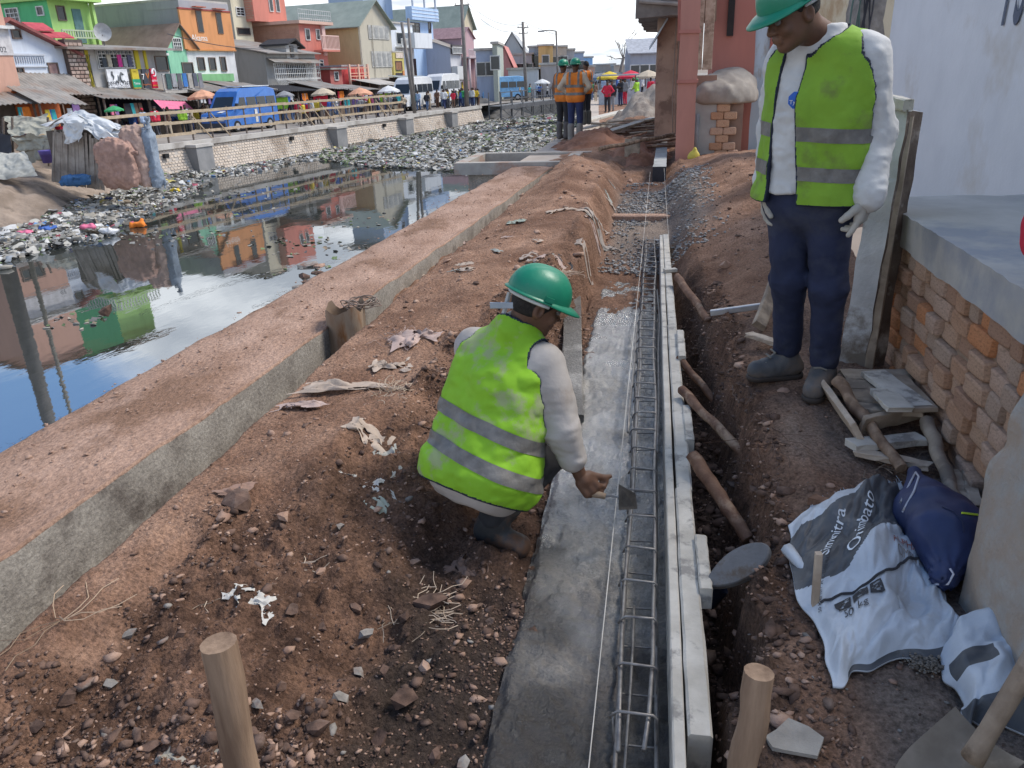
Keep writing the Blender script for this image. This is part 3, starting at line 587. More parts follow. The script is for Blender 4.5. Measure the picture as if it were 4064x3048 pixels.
def window(B, face, u0, u1, z0, z1, L, frame=None, pane=None, bars=0, name='window', shutter=None, D=0):
    "face 'f' front (y=0 plane, u along x) or 's' side (x=0 plane, u along y)"
    fr = frame or WOODF; f = .07; g = G()
    def bx(a0, a1, b0, b1, d0, d1, gg):
        if face == 'f': gg.box((a0, -d1, b0), (a1, -d0, b1))
        else: gg.box((-d1, a0, b0), (-d0, a1, b1))
    bx(u0-f, u0, z0-f, z1+f, -.05, .07, g); bx(u1, u1+f, z0-f, z1+f, -.05, .07, g); bx(u0, u1, z0-f, z0, -.05, .09, g); bx(u0, u1, z1, z1+f, -.05, .07, g)
    o = g.obj(name, fr, B)
    g = G(); bx(u0, u1, z0, z1, -.05, .012, g); g.obj('pane' if shutter is None else 'shutter', pane or shutter or GLASS, o)
    if bars:
        g = G(); w = .022
        for i in range(1, bars): u = u0+(u1-u0)*i/bars; bx(u-w, u+w, z0, z1, .02, .05, g)
        for i in range(1, 3): z = z0+(z1-z0)*i/3; bx(u0, u1, z-w, z+w, .025, .055, g)
        g.obj('grille', WHITEF if bars > 2 else fr, o)
    return o
def building(name, label, t, xl, xr, yref, H, D, col, side=None, roof='flat', rm=None, rh=1.2, cat='house', z0=ZR, over=.25, win=(), swin=(), extra=None, group=None, side_brick=False):
    "front wall on plane t between photo columns xl..xr (read at row yref); H = roof edge row (photo) at the left front corner"
    s0, _ = fac(xl, yref, t); s1, _ = fac(xr, yref, t); zt = fac(xl, H, t)[1] if H > -900 else -H-1000
    Ln = s1-s0; h = zt-z0
    B = empty(name, stp(s0, t, z0), STROT, label=label, cat=cat, group=group)
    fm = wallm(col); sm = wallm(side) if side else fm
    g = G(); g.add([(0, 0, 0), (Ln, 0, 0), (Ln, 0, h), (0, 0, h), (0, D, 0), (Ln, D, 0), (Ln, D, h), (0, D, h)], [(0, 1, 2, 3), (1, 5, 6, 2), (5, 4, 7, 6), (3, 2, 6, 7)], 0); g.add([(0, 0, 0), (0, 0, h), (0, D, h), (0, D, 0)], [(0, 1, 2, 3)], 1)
    if roof == 'gable_front':
        g.add([(0, 0, h), (Ln, 0, h), (Ln/2, 0, h+rh)], [(0, 1, 2)], 0); g.add([(0, D, h), (Ln, D, h), (Ln/2, D, h+rh)], [(2, 1, 0)], 0)
    if roof == 'gable_side':
        g.add([(0, 0, h), (0, D, h), (0, D/2, h+rh)], [(2, 1, 0)], 1); g.add([(Ln, 0, h), (Ln, D, h), (Ln, D/2, h+rh)], [(0, 1, 2)], 0)
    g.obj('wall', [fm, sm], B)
    rmm = rm or TIN; e = over; th = .08
    if roof == 'flat':
        G().box((-e, -e, h+.003), (Ln+e, D+e, h+.16)).obj('roof', rm or PALE, B)
    elif roof == 'gable_front':
        k = rh/(Ln/2); a = e*k
        G().prism([(-e, -e, h-a), (Ln/2, -e, h+rh), (Ln/2, -e, h+rh+th), (-e, -e, h-a+th)], (0, D+2*e, 0)).prism([(Ln+e, -e, h-a), (Ln/2, -e, h+rh), (Ln/2, -e, h+rh+th), (Ln+e, -e, h-a+th)], (0, D+2*e, 0)).obj('roof', rmm, B)
    elif roof == 'gable_side':
        k = rh/(D/2); a = e*k
        G().prism([(-e, -e, h-a), (-e, D/2, h+rh), (-e, D/2, h+rh+th), (-e, -e, h-a+th)], (Ln+2*e, 0, 0)).prism([(-e, D+e, h-a), (-e, D/2, h+rh), (-e, D/2, h+rh+th), (-e, D+e, h-a+th)], (Ln+2*e, 0, 0)).obj('roof', rmm, B)
    elif roof == 'shed':      # falls towards the canal
        G().prism([(-e, -e-.3, h-.02), (-e, D+e, h+rh), (-e, D+e, h+rh+th), (-e, -e-.3, h+th-.02)], (Ln+2*e, 0, 0)).obj('roof', rmm, B)
        G().prism([(0.02, 0, h), (0.02, D, h), (0.02, D, h+rh)], (Ln-.04, 0, 0)).obj('gable_end', sm, B)
    def loc(px, py): s, z = fac(px, py, t); return s-s0, z-z0
    def sloc(px, py): tt, z = sid(px, py, s0); return tt-t, z-z0
    for wd in win:
        x0, ya, x1, yb = wd[:4]; kw = wd[4] if len(wd) > 4 else {}
        u0, zb = loc(x0, (ya+yb)/2)[0], loc((x0+x1)/2, yb)[1]; u1, za = loc(x1, (ya+yb)/2)[0], loc((x0+x1)/2, ya)[1]
        window(B, 'f', u0, u1, zb, za, Ln, **kw)
    for wd in swin:
        x0, ya, x1, yb = wd[:4]; kw = wd[4] if len(wd) > 4 else {}
        u0, zb = sloc(x1, (ya+yb)/2)[0], sloc((x0+x1)/2, yb)[1]; u1, za = sloc(x0, (ya+yb)/2)[0], sloc((x0+x1)/2, ya)[1]
        if u1 < u0: u0, u1 = u1, u0
        window(B, 's', u0, u1, zb, za, Ln, **kw)
    B['_dims'] = (Ln, D, h)
    if extra: extra(B, Ln, D, h, loc, sloc)
    del B['_dims']
    return B
def balustrade(B, x0, x1, z, y=-.0, hgt=.8, m=None, step=.28, solid=None, name='balustrade', yd=0.0):
    g = G(); g.bar((x0, y, z+hgt), (x1, y+yd, z+hgt), .10, .09); g.bar((x0, y, z+.06), (x1, y+yd, z+.06), .10, .08)
    n = max(2, int(abs(x1-x0)/step)) if abs(x1-x0) > abs(yd) else max(2, int(abs(yd)/step))
    for i in range(n+1):
        t = i/n; g.bar((x0+(x1-x0)*t, y+yd*t, z+.05), (x0+(x1-x0)*t, y+yd*t, z+hgt), .07, .07, up=(0, 1, 0))
    return g.obj(name, m or WHITEF, B)
def corr(poly_a, poly_b, n, amp=.03, m=None):
    "corrugated sheet between two edges (each two points)"
    a0, a1 = map(np.array, poly_a); b0, b1 = map(np.array, poly_b); k = n*2; V = []
    for i in range(k+1):
        t = i/k; z = amp*(1 if i % 2 else -1); V.append(a0+(a1-a0)*t+[0, 0, z]); V.append(b0+(b1-b0)*t+[0, 0, z])
    F = [(2*i, 2*i+2, 2*i+3, 2*i+1) for i in range(k)]
    return V, F
Z1 = .45208
def z1(x, y): return x*Z1, y*Z1
def z2(x, y): return 900+x*Z1, y*Z1
def z3(x, y): return 1700+x*Z1, 100+y*Z1
def W1(x0, y0, x1, y1, **k): a = z1(x0, y0); b = z1(x1, y1); return (*a, *b, k)
def W2_(x0, y0, x1, y1, **k): a = z2(x0, y0); b = z2(x1, y1); return (*a, *b, k)
def W3_(x0, y0, x1, y1, **k): a = z3(x0, y0); b = z3(x1, y1); return (*a, *b, k)
# --- salmon house at the left edge
def ex(B, Ln, D, h, loc, sloc):
    zz = loc(60, 220)[1]; G().box((-.3, -.05, zz), (Ln+.04, .0, zz+1.4)).obj('sign_panel', plain(.55, .53, .53), B)
    x, z = loc(*z1(22, 437)); text_obj('02', .38, 'lettering', plain(.12, .12, .13), B, Matrix.Translation((x, -.06, z)) @ Matrix.Rotation(math.pi/2, 4, 'X'))
    G().box((-.2, -.35, 5.9), (Ln+.2, .02, 6.05)).obj('ledge', WHITEF, B)
building('salmon_house', 'salmon pink tall house with a pale panel marked 02', 8.2, -150, 71, 300, -1007.2, 6, (.56, .33, .25), roof='flat', rm=TILE, win=((-60, 300, -20, 350), (-115, 300, -80, 350)), extra=ex)
# --- white house with the red eaves line
def ex(B, Ln, D, h, loc, sloc):
    x0, za = loc(*z1(40, 185)); x1, zb = loc(*z1(640, 480))
    g = G(); g.add([(x0-1.2, 0, h), (x1, 0, h), (x1, 0, zb), (x0, 0, za), (x0-1.2, 0, za-.55)], [(0, 1, 2, 3, 4)]); g.add([(x1, 0, h-.5), (x1, D, h-.5), (x1, D, zb), (x1, 0, zb)], [(0, 1, 2, 3)]); g.obj('gable', wallm((.60, .66, .74)), B)
    d = .16
    G().prism([(x0, -.45, za+.02), (x1+.35, -.45, zb-.12), (x1+.35, -.45, zb+d-.12), (x0, -.45, za+d+.02)], (0, D+.6, 0)).prism([(x0, -.45, za+.02), (x0-1.5, -.45, za-.72), (x0-1.5, -.45, za-.72+d), (x0, -.45, za+d+.02)], (0, D+.6, 0)).obj('roof', mat('red_eaves', (.22, .07, .07), (.30, .12, .11), scale=2, rough=.8, coord='World'), B)
    xa, zc_ = loc(*z1(105, 505)); xb, _ = loc(*z1(390, 505)); g = G(); g.box((xa, -.10, zc_+.1), (xb, -.01, zc_+.2)); g.box((xa, -.10, zc_-.5), (xb, -.01, zc_-.42)); k = 14
    for i in range(k): g.box((xa+(xb-xa)*(i+.2)/k, -.07, zc_-.28), (xa+(xb-xa)*(i+.55)/k, -.01, zc_+.02))
    g.obj('moulding', wallm((.52, .56, .62)), B)
building('white_house', 'white house with a sloping dark red roof edge beside the salmon house', 10, -30, z1(655, 600)[0], 280, -1002.6, 5, (.62, .67, .74), roof='none', extra=ex,
    win=(W1(108, 268, 172, 330), W1(128, 600, 208, 708, bars=2), W1(432, 560, 505, 672, shutter=plain(.32, .20, .18))))
# --- tall green house
def ex(B, Ln, D, h, loc, sloc):
    lime = wallm((.40, .62, .20)); g = G()
    for z in (5.2, 8.3): g.box((-.35, -.95, z), (Ln+.3, .02, z+.2)); g.box((-.35, 0, z), (-.003, D, z+.2))
    g.obj('balcony_slab', lime, B)
    for z in (8.5,): balustrade(B, -.2, Ln+.2, z, -.9); balustrade(B, -.25, -.25, z, -.9, yd=D)
    G().prism([(-.8, -1.3, h-.1), (-.8, D/2, h+1.7), (-.8, D/2, h+1.8), (-.8, -1.3, h+.0)], (Ln+1.6, 0, 0)).prism([(-.8, D+.6, h-.1), (-.8, D/2, h+1.7), (-.8, D/2, h+1.8), (-.8, D+.6, h)], (Ln+1.6, 0, 0)).obj('roof', TILE, B)
    g = G(); g.prism([(-.0, 0, h), (-.0, D, h), (-.0, D/2, h+1.7)], (Ln, 0, 0)); g.obj('gable', wallm((.18, .50, .22)), B)
    xa, za = loc(*z1(745, 30)); G().box((xa, -.55, 0), (xa+.22, -.3, 8.3)).obj('post', lime, B)
    u, z = loc(*z1(690, 215)); G().box((u-.35, -.05, z-1.15), (u+.35, .0, z+.95)).obj('door', plain(.12, .22, .22), B)
    u, z = loc(*z1(610, 330)); balustrade(B, 0, 3, z-.1, -.75, .5, wallm((.45, .52, .36)), .2)
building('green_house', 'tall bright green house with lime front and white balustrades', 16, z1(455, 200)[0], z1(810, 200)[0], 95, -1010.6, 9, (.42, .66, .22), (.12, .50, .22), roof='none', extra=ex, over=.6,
    win=(W1(505, 60, 565, 172),), swin=(W1(62, 78, 165, 190, frame=WHITEF, bars=3), W1(330, 62, 380, 130, frame=WHITEF)))
rd = empty('roof_terrace', stp(*fac(*z1(335, 270), 13.5)[:1], 13.5, fac(*z1(335, 330), 13.5)[1]), STROT, label='small red tiled canopy below the green house', cat='canopy')
G().prism([(-.6, -.3, .35), (-.6, .5, .8), (-.6, .5, .88), (-.6, -.3, .43)], (1.5, 0, 0)).prism([(-.4, -.7, -.05), (-.4, 0, .28), (-.4, 0, .36), (-.4, -.7, .03)], (2.3, 0, 0)).obj('roof', plain(.42, .07, .09), rd)
[G().box((x_, .0, -3), (x_+.12, .12, .28)).obj('post', WOODF, rd) for x_ in (-.35, 1.7)]
# --- cyber shop with signs
def ex(B, Ln, D, h, loc, sloc):
    G().prism([(-1.6, -1.0, h-.05), (-1.6, D, h+.5), (-1.6, D, h+.62), (-1.6, -1.0, h+.08)], (Ln+2.0, 0, 0)).obj('roof', TIN, B)
    def panel(a, b, col, nm, d=.12):
        (xa, za), (xb, zb) = loc(*z1(*a)), loc(*z1(*b)); za = loc(*z1((a[0]+b[0])/2, a[1]))[1]; zb = loc(*z1((a[0]+b[0])/2, b[1]))[1]
        return G().box((xa, -.35, zb), (xb, -.35+d, za)).obj(nm, col, B), (xa+xb)/2, (za+zb)/2, xb-xa, za-zb
    def tx_(s, sz, x, z, col, p, xs=1, y=-.36): return text_obj(s, sz, 'lettering', col, p, Matrix.Translation((x, y, z)) @ Matrix.Rotation(math.pi/2, 4, 'X'), xs=xs)
    K = plain(.03, .03, .035); Wh = plain(.8, .8, .8)
    p, x, z, w_, hh = panel((893, 608), (1108, 775), plain(.72, .73, .75, .4), 'sign_panel')
    tx_('DIFFRYCYBER', .36, x, z-.40*hh+.14, K, p, .86); tx_('INTERNET ALIMENTATION MULTISERVICE', .09, x, z-.45*hh, K, p, .9)
    g = G(); gm = plain(.16, .17, .18)          # flame-like J and C emblem
    g.tube([(x-.42, -.36, z+.42), (x-.46, -.36, z+.25), (x-.36, -.36, z+.1), (x-.44, -.36, z-.1)], [.06, .075, .06, .02], 6); g.tube([(x-.22, -.36, z-.14), (x-.08, -.36, z-.2), (x+.02, -.36, z-.05), (x, -.36, z+.2)], [.05, .07, .07, .02], 6)
    g.tube([(x+.42, -.36, z+.22), (x+.28, -.36, z+.33), (x+.16, -.36, z+.15), (x+.16, -.36, z-.05), (x+.28, -.36, z-.2), (x+.44, -.36, z-.12)], [.06, .07, .06, .06, .07, .05], 6); g.obj('emblem', gm, p)
    p, x, z, w_, hh = panel((1112, 608), (1205, 778), plain(.56, .44, .04, .5), 'sign_panel')
    e = G().box((x-.33, -.36, z-.52), (x+.33, -.34, z-.02)).obj('logo_patch', plain(.02, .30, .16), p); tx_('Telma', .20, x, z-.28, Wh, p, y=-.365); tx_('MV', .16, x, z+.42, plain(.35, .25, .03), p)
    p, x, z, w_, hh = panel((1207, 608), (1278, 776), plain(.055, .06, .075, .5), 'sign_panel')
    tx_('7', .5, x-.2, z+.1, Wh, p, y=-.365); tx_('V', .5, x+.2, z+.15, plain(.75, .22, .03), p); tx_('Orange Money', .12, x, z-.35, plain(.7, .2, .05), p)
    p, x, z, w_, hh = panel((1280, 604), (1356, 776), plain(.66, .02, .07, .5), 'sign_panel')
    g = G(); g.tube([(x+.15*math.cos(a)+.03, -.36, z+.35+.22*math.sin(a)) for a in np.linspace(-2.2, 3.4, 12)], [.03+.012*i/2 for i in range(12)], 6); g.obj('emblem', Wh, p); tx_('airtel', .24, x, z-.12, Wh, p); tx_('money', .16, x, z-.42, plain(.75, .5, .05), p)
    (xa, za), (xb, zb) = loc(*z1(835, 445)), loc(*z1(1170, 600)); z_t = loc(*z1(1000, 445))[1]; z_b = loc(*z1(1000, 595))[1]
    w_ = window(B, 'f', xa, xb, z_b, z_t, Ln, frame=WHITEF, bars=0); g = G()
    for i in range(10): u = xa+(xb-xa)*i/9; g.box((u-.02, -.16, z_b), (u+.02, -.12, z_t))
    for i in range(6): zz = z_b+(z_t-z_b)*i/5; g.box((xa, -.165, zz-.02), (xb, -.125, zz+.02))
    g.obj('grille', WHITEF, w_)
    cl = [(.06, .07, .08), (.45, .4, .3), (.05, .05, .05), (.6, .05, .25), (.3, .3, .3), (.1, .1, .15)]
    for i, c in enumerate(cl): G().box((xa+.15+i*(xb-xa-.3)/6, -.26, z_b+.05), (xa+.05+(i+1)*(xb-xa-.3)/6, -.2, z_b+.55+.2*(i % 2))).obj('hung_garment', plain(*c), B)
    for xp in ((1180, 1215), (1262, 1282)): (xq, _), (xw, _) = loc(*z1(xp[0], 520)), loc(*z1(xp[1], 520)); G().box((xq, -.10, z_b-.1), (xw, .0, z_t+.1)).obj('painted_panel', wallm((.62, .52, .05)), B)
    # yellow corner with ironwork
    (xa, za), (xb, zb) = loc(*z1(715, 470)), loc(*z1(830, 740)); G().box((xa, -.02, 2.9), (xb, .03, h-.05)).obj('painted_panel', wallm((.62, .52, .05)), B)
    g = G()
    for i in range(5): u = xa+(xb-xa)*i/4; g.tube([(u, -.12, 2.6), (u+.12*math.sin(i), -.12, 3.6), (u-.1, -.12, 4.6), (u, -.12, h-.3)], .02, 4)
    g.obj('ironwork', plain(.10, .09, .06), B)
    # balcony with clothes at right
    x0, z_ = loc(*z1(1350, 800)); x1, _ = loc(*z1(1615, 800)); G().box((x0, -1.0, z_-.18), (x1, .02, z_)).obj('balcony_slab', PALE, B); balustrade(B, x0, x1, z_, -.95, 1.0, wallm((.42, .41, .40)), .22)
    for i, c in enumerate([(.05, .10, .10), (.30, .31, .33), (.12, .12, .13), (.05, .17, .45), (.35, .33, .30), (.10, .11, .14), (.2, .2, .22)]): G().box((x0+.2+i*.5, -1.07, z_+.1+.1*(i % 2)), (x0+.58+i*.5, -1.02, z_+1.05)).obj('hung_garment', plain(*c), B)
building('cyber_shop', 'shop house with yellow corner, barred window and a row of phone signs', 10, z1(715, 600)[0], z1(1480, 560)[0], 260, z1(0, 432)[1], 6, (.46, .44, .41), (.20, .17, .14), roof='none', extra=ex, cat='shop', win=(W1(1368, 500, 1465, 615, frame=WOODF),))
pr = empty('brick_pier', stp(fac(*z1(690, 600), 9.6)[0]-.5, 9.7, ZR), STROT, label='narrow rough brick pier between white house and yellow shop', cat='pier')
g = G(); g.box((0, 0, 0), (1.25, .5, 5.6)); g.obj('core', plain(.10, .08, .07), pr)
for r in range(24):
    for c in range(4):
        x = .02+c*.31-(r % 2)*.1; g = G(); g.box((max(0, x), -.05-random.uniform(0, .03), .2+r*.22), (min(1.25, x+.26), .02, .36+r*.22)); g.obj('brick', plain(*random.choice([(.40, .30, .25), (.46, .37, .31), (.33, .23, .19)])), pr)
# --- mint gable house with brown tiled roof
def ex(B, Ln, D, h, loc, sloc):
    G().box((-.35, -.1, h-.75), (-.003, D, h-.6)).obj('eaves_board', WHITEF, B)
building('mint_house', 'mint green gable house with brown tiled roof', 13, z1(1460, 400)[0], z1(1690, 420)[0], 180, z1(0, 388)[1], 13, (.30, .62, .42), (.10, .52, .44), roof='gable_front', rm=TILE, rh=1.35, extra=ex, over=.35, win=(W1(1520, 340, 1585, 435, frame=WHITEF, bars=4), W1(1605, 555, 1690, 648)))
# --- orange over white, grey flank
def ex(B, Ln, D, h, loc, sloc):
    zb = loc(*z1(1660, 432))[1]; G().box((-.003, -.22, zb-.1), (Ln+.02, .0, zb)).obj('floor_band', wallm((.60, .27, .10)), B)
    zt = loc(*z1(1620, 75))[1]; G().box((-.2, -.14, zb), (Ln+.02, .0, zt)).obj('orange_front', wallm((.66, .30, .13)), B)
    G().box((-.02, -.04, zt), (Ln+.02, 3, h+.02)).obj('parapet', wallm((.36, .36, .38)), B)
    G().box((-.25, -.18, zt-.06), (Ln+.05, .0, zt+.05)).obj('cornice', plain(.30, .07, .06), B)
    x, z = loc(*z1(1738, 335)); text_obj('Akama', .62, 'lettering', plain(.78, .76, .72), B, Matrix.Translation((x, -.15, z)) @ Matrix.Rotation(math.pi/2, 4, 'X'))
    for a in ((1738, 190), (1912, 205)):
        x, z = loc(*z1(*a)); o = G().box((x-.3, -.19, z-.75), (x+.3, -.13, z+.75)).obj('window', WOODF, B); G().box((x-.22, -.20, z-.68), (x+.22, -.17, z+.68)).obj('pane', GLASS, o); G().box((x-.55, -.5, z+.95), (x+.55, -.1, z+1.02)).obj('hood', plain(.42, .13, .08), o)
    (xa, za), (xb, _) = loc(*z1(1615, 660)), loc(*z1(1950, 700)); zz = loc(*z1(1780, 665))[1]; G().box((xa, -1.2, zz-.45), (xb, -.02, zz+.1)).obj('shop_canopy', wallm((.22, .46, .22)), B); G().box((xa+.3, -1.0, zz-1.8), (xb, -.05, zz-.45)).obj('shop_front', wallm((.12, .30, .16)), B)
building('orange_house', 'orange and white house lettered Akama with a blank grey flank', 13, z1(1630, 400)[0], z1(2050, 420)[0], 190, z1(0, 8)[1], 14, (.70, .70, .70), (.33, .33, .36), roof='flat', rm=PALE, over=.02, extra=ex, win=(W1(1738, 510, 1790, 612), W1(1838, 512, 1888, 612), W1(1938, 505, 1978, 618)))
# --- cream house behind
building('cream_house', 'narrow cream house rising behind the orange house', 21, z1(2040, 100)[0], z1(2200, 100)[0], 60, -1011.5, 6, (.62, .56, .42), (.40, .36, .30), rm=DARKROOF, win=(W1(2075, 70, 2140, 135, frame=WHITEF, bars=2), W1(2085, 250, 2190, 300)))
# --- grey plaster house with tin roof, dormer and iron bars
def ex(B, Ln, D, h, loc, sloc):
    x, z = loc(*z2(560, 440)); d = G(); d.box((x-.8, -.1, z-.75), (x+.9, 2.5, z+.5)); d.obj('dormer', wallm((.50, .49, .47)), B); G().prism([(x-1.1, -.55, z+.35), (x+.2, -.55, z+.8), (x+1.5, -.55, z+.1), (x+1.5, -.55, z+.22), (x+.2, -.55, z+.95), (x-1.1, -.55, z+.5)], (0, 3, 0)).obj('dormer_roof', DARKROOF, B)
    o = G().box((x-.25, -.16, z-.6), (x+.25, -.08, z+.35)).obj('window', WOODF, B); G().box((x-.2, -.17, z-.55), (x+.2, -.14, z+.3)).obj('pane', GLASS, o)
    x0, za = loc(*z2(360, 560)); x1, zb = loc(*z2(775, 680)); zz = loc(*z2(560, 690))[1]; zt = loc(*z2(560, 560))[1]; g = G()
    for i in range(26): u = x0+(x1-x0)*i/25; g.box((u-.018, -.62, zz), (u+.018, -.58, zt))
    for k in range(4): q = zz+(zt-zz)*k/3; g.box((x0, -.625, q-.02), (x1, -.575, q+.02))
    g.obj('grille', WHITEF, B)
    zc_ = loc(*z2(560, 780))[1]; g = G(); n_ = 30
    for i in range(n_): u = x0+.2+(x1-x0)*i/n_; g.tube([(u, -.6, zz-.1), (u, -.85, zz-.5), (u, -.75, zc_+.05)], .018, 4)
    g.bar((x0+.2, -.6, zz-.08), (x1, -.6, zz-.08), .05, .05); g.bar((x0+.2, -.75, zc_), (x1, -.75, zc_), .05, .05); g.obj('balcony_railing', WHITEF, B); G().box((x0, -.9, zc_-.15), (x1+.2, .0, zc_)).obj('balcony_slab', PALE, B)
    V, F = corr([(x0-.2, -1.0, zt+.1), (x1+.3, -1.0, zt+.0)], [(x0-.2, .1, zt+.55), (x1+.3, .1, zt+.5)], 26, .02); meshobj('awning', V, F, TIN, B)
building('grey_house', 'weathered grey plaster house with rusty tin roof and iron balcony bars', 13, z2(345, 600)[0], z2(785, 600)[0], 270, z2(0, 470)[1], 10, (.40, .39, .37), (.27, .26, .245), roof='shed', rm=TIN, rh=1.9, extra=ex, win=(W2_(440, 570, 520, 660, shutter=plain(.30, .31, .33)), W2_(535, 575, 690, 668)))
# --- brick-red house with roof terrace
def ex(B, Ln, D, h, loc, sloc):
    sal = wallm((.58, .22, .17))
    G().box((-.55, -.5, h+.003), (Ln+.9, D, h+.28)).obj('terrace_slab', wallm((.62, .42, .34)), B); g = G(); m_ = 16
    for i in range(m_+1): x = -.4+(Ln+1.1)*i/m_; g.tube([(x, -.4, h+.28), (x, -.4, h+1.25)], .022, 4)
    for k in range(3): g.tube([(-.4, -.4, h+.45+.4*k), (Ln+.7, -.4, h+.45+.4*k)], .02, 4)
    g.obj('railing', WHITEF, B)
    G().box((-2.6, 3.0, h+.28), (Ln*.55, 8, h+4.3)).obj('upper_storey', [sal], B)
    for x in (.1, 1.15): o = G().box((x-.3, 2.92, h+1.2), (x+.3, 2.99, h+2.5)).obj('window', WHITEF, B); G().box((x-.22, 2.9, h+1.28), (x+.22, 2.93, h+2.42)).obj('pane', GLASS, o)
    brick = mat('raw_brick', (.44, .24, .18), (.54, .33, .25), scale=2, rough=.9, coord='World', bump=.5, bscale=22, bdist=.03)
    g = G()
    for r in range(18):
        for c in range(13): x = .4+c*.62-(r % 2)*.3; g.box((-2.63-random.uniform(0, .02), 3.05+x*.36, h+.5+r*.2), (-2.6, 3.05+x*.36+.2, h+.64+r*.2))
    g.obj('raw_bricks', brick, B, kind='stuff')
    g = G()
    for r in range(24):
        for c in range(22): y = .3+c*.28-(r % 2)*.13; g.box((-.03-random.uniform(0, .02), y, h-5.2+r*.2), (-.001, y+.24, h-5.06+r*.2))
    g.obj('raw_bricks', brick, B, kind='stuff')
    x0, zf = loc(*z2(765, 440)); x1, _ = loc(*z2(915, 440)); G().box((x0, -1.1, zf-.16), (x1, .0, zf)).obj('balcony_slab', sal, B); balustrade(B, x0, x1, zf, -1.05, 1.3, wallm((.70, .50, .44)), .22)
    g = G(); x, _ = loc(*z2(825, 300)); g.box((x-.0, -.2, zf-.5), (x+.55, .02, h)); g.obj('pilaster', wallm((.66, .46, .42)), B)
building('salmon_terrace_house', 'salmon red house with raw brick flank, railing roof terrace and balcony', 17, z2(645, 400)[0], z2(870, 400)[0], 160, z2(0, 208)[1], 7.5, (.56, .20, .16), (.50, .30, .23), roof='none', extra=ex, win=(W2_(690, 258, 725, 348, frame=WHITEF), W2_(785, 262, 812, 345, frame=WHITEF), W2_(815, 530, 845, 598, frame=WHITEF)))
# --- beige house with green-grey gable roof
def ex(B, Ln, D, h, loc, sloc):
    for (a, b, c, d) in ((1240, 225, 1420, 345), (1270, 450, 1445, 590)):
        (xa, _), (xb, _) = loc(*z2(a, (b+d)/2)), loc(*z2(c, (b+d)/2)); zt = loc(*z2((a+c)/2, b))[1]; zb = loc(*z2((a+c)/2, d))[1]
        o = G().box((xa, -.07, zb), (xb, -.01, zt)).obj('loggia', plain(.42, .41, .38), B)
        for k in range(4): G().box((xa+(xb-xa)*(k+.15)/4, -.09, zb+.15), (xa+(xb-xa)*(k+.75)/4, -.06, zt-.2)).obj('pane', plain(.30, .30, .29, .3), o)
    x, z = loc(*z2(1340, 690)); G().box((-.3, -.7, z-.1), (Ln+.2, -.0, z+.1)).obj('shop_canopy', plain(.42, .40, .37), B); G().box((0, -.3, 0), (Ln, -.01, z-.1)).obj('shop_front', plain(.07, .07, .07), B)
    g = G(); g.tube([(.12, -.1, 0), (.12, -.1, h)], .06, 6); g.tube([(Ln*.38, -.1, 0), (Ln*.38, -.1, h)], .05, 6); g.obj('downpipe', plain(.5, .46, .38), B)
building('beige_gable_house', 'large beige house with green grey gable roof', 15, z2(1165, 400)[0], z2(1450, 400)[0], 180, z2(0, 212)[1], 13, (.50, .46, .37), (.55, .44, .24), roof='gable_front', rm=GRN_ROOF, rh=2.4, extra=ex, over=.5)
# --- low red houses
building('red_low_house', 'low dark red house with flat tin roof below the salmon house', 12.5, z2(905, 650)[0], z2(1010, 650)[0], 290, z2(0, 612)[1], 5, (.42, .14, .12), (.33, .07, .07), roof='flat', rm=TIN, over=.4, win=(W2_(945, 635, 975, 700, frame=WHITEF),))
def ex(B, Ln, D, h, loc, sloc):
    for k in range(3): balustrade(B, .6, Ln-.1, h-2.2+k*.75, -.5, .55, wallm((.66, .34, .24)), .9)
    for x in (.6, Ln*.55, Ln-.1): G().box((x-.1, -.6, 0), (x+.1, -.4, h+.2)).obj('post', wallm((.70, .45, .34)), B)
building('red_wall_house', 'bright red low wall house with pale orange railings', 13, z2(1010, 650)[0], z2(1205, 650)[0], 290, z2(0, 585)[1], 5, (.52, .07, .07), roof='flat', rm=plain(.33, .30, .30), over=.05, extra=ex)
# --- yellow advertising house
def ex(B, Ln, D, h, loc, sloc):
    def pan(a, b, c, d, m, nm='poster'):
        (xa, _), (xb, _) = loc(*z2(a, (b+d)/2)), loc(*z2(c, (b+d)/2)); zt = loc(*z2((a+c)/2, b))[1]; zb = loc(*z2((a+c)/2, d))[1]; return G().box((xa, -.08, zb), (xb, -.02, zt)).obj(nm, m, B)
    pan(1480, 465, 1545, 510, plain(.6, .5, .42)); pan(1485, 640, 1540, 740, plain(.07, .06, .07)); pan(1545, 620, 1560, 740, plain(.62, .25, .10))
building('yellow_advert_house', 'narrow yellow house front plastered with posters', 15, z2(1448, 600)[0], z2(1560, 600)[0], 270, z2(0, 460)[1], 4, (.60, .50, .16), roof='flat', rm=PALE, over=.03, extra=ex, win=(W2_(1482, 540, 1535, 612, shutter=plain(.28, .14, .08)),))
